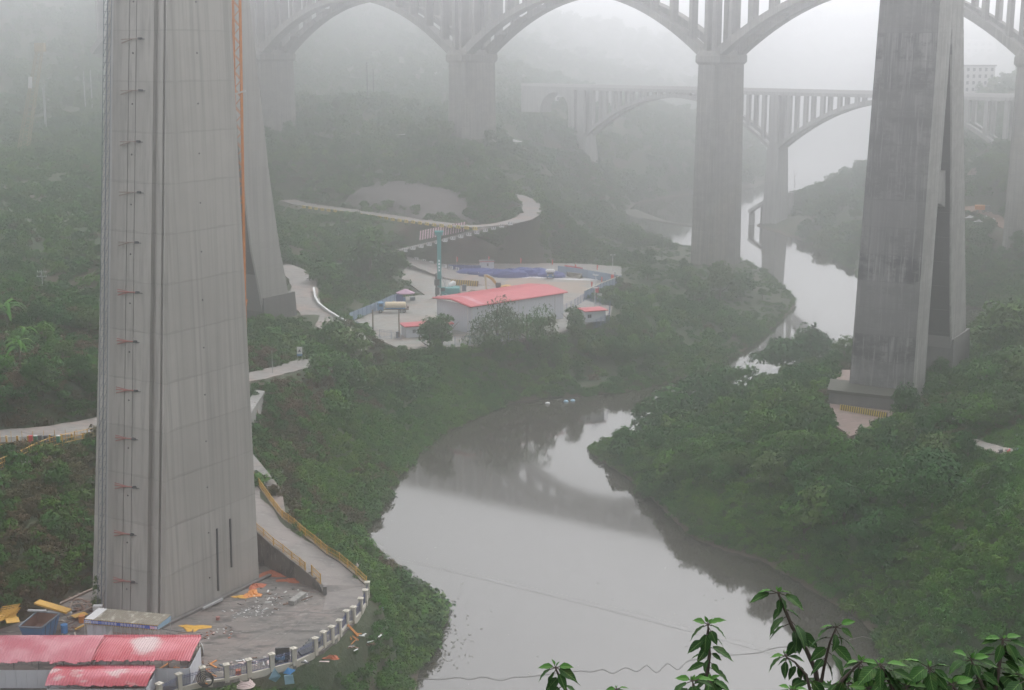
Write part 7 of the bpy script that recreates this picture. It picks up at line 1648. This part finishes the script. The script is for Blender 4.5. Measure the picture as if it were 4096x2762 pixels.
branch('low spreading foreground branch below the long bank',[(3330,2790,0),(3370,2720,0),(3420,2670,0),(3445,2650,0)],6.1,tip(95)+auto(4,13,.1,.9,80,110),.010,seed=7)
branch('broad leaved foreground branch at the bottom centre right',[(3590,2800,0),(3560,2730,0),(3535,2690,0),(3520,2662,0)],6.0,tip(110)+auto(5,14,.1,.9,85,125),.011,seed=8)
branch('foreground shoot at the bottom right of centre',[(3740,2800,0),(3730,2740,0),(3722,2700,0),(3716,2672,0)],6.0,tip(105)+auto(6,13,.05,.9,80,115),.010,seed=9)
branch('foreground shoot in the bottom right with paler top leaves',[(3960,2830,0),(3935,2760,0),(3905,2690,0),(3885,2640,0)],6.1,tip(105)+auto(7,16,.1,.9,90,130),.012,seed=10)
branch('highest leafy shoot at the bottom right corner',[(3960,2830,0),(3985,2740,0),(4000,2640,0),(4012,2560,0)],6.2,tip(100)+auto(8,20,.15,.92,95,150),.014,seed=11)
branch('leafy shoot cut by the right frame edge',[(4150,2830,0),(4120,2760,0),(4105,2720,0)],6.0,tip(110)+auto(9,8,.1,.9,90,120),.010,seed=12)
branch('small sprig peeping over the bottom edge',[(2470,2820,0),(2468,2780,0),(2465,2758,0)],6.0,tip(55)+auto(10,3,.2,.8,50,60),.006,seed=13)
branch('low leafy sprig left of the upright shoot',[(2790,2830,0),(2778,2770,0),(2770,2725,0)],6.0,tip(95)+auto(11,6,.1,.8,80,110),.008,seed=14)
branch('low leafy sprig right of the upright shoot',[(2850,2830,0),(2842,2770,0),(2840,2720,0)],6.1,tip(80)+auto(12,6,.1,.8,70,100),.008,seed=15)
branch('dark low foreground sprig under the side shoot',[(3130,2840,0),(3150,2790,0),(3170,2762,0)],6.0,tip(80)+auto(13,6,.1,.8,70,100),.008,seed=16)
branch('dense low foreground branch between the two right shoots',[(3850,2840,0),(3830,2780,0),(3810,2740,0)],6.0,tip(110)+auto(14,13,.1,.9,90,130),.010,seed=17)
branch('dense low foreground branch under the broad leaved one',[(3640,2850,0),(3630,2790,0),(3625,2745,0)],6.0,tip(110)+auto(15,9,.1,.9,90,130),.010,seed=18)
branch('dark branch filling the gap right of the low spreading one',[(3450,2850,0),(3465,2800,0),(3475,2755,0)],6.0,tip(105)+auto(16,8,.1,.9,85,120),.010,seed=19)
branch('leafy twig between the slender shoot and the low spreading branch',[(3400,2850,0),(3398,2790,0),(3392,2735,0)],6.3,tip(80)+auto(21,9,.1,.9,70,105),.008,seed=21)
branch('leafy twig low between the broad leaved branch and its right neighbour',[(3700,2860,0),(3668,2770,0),(3655,2712,0)],6.4,tip(85)+auto(22,11,.1,.9,75,110),.008,seed=22)
branch('leafy twig low under the highest right shoot',[(4050,2860,0),(4060,2790,0),(4066,2700,0)],6.3,tip(90)+auto(23,12,.1,.9,80,120),.009,seed=23)
branch('leafy twig low under the slender shoot',[(3330,2860,0),(3322,2800,0),(3318,2745,0)],6.4,tip(85)+auto(24,9,.1,.9,75,105),.008,seed=24)
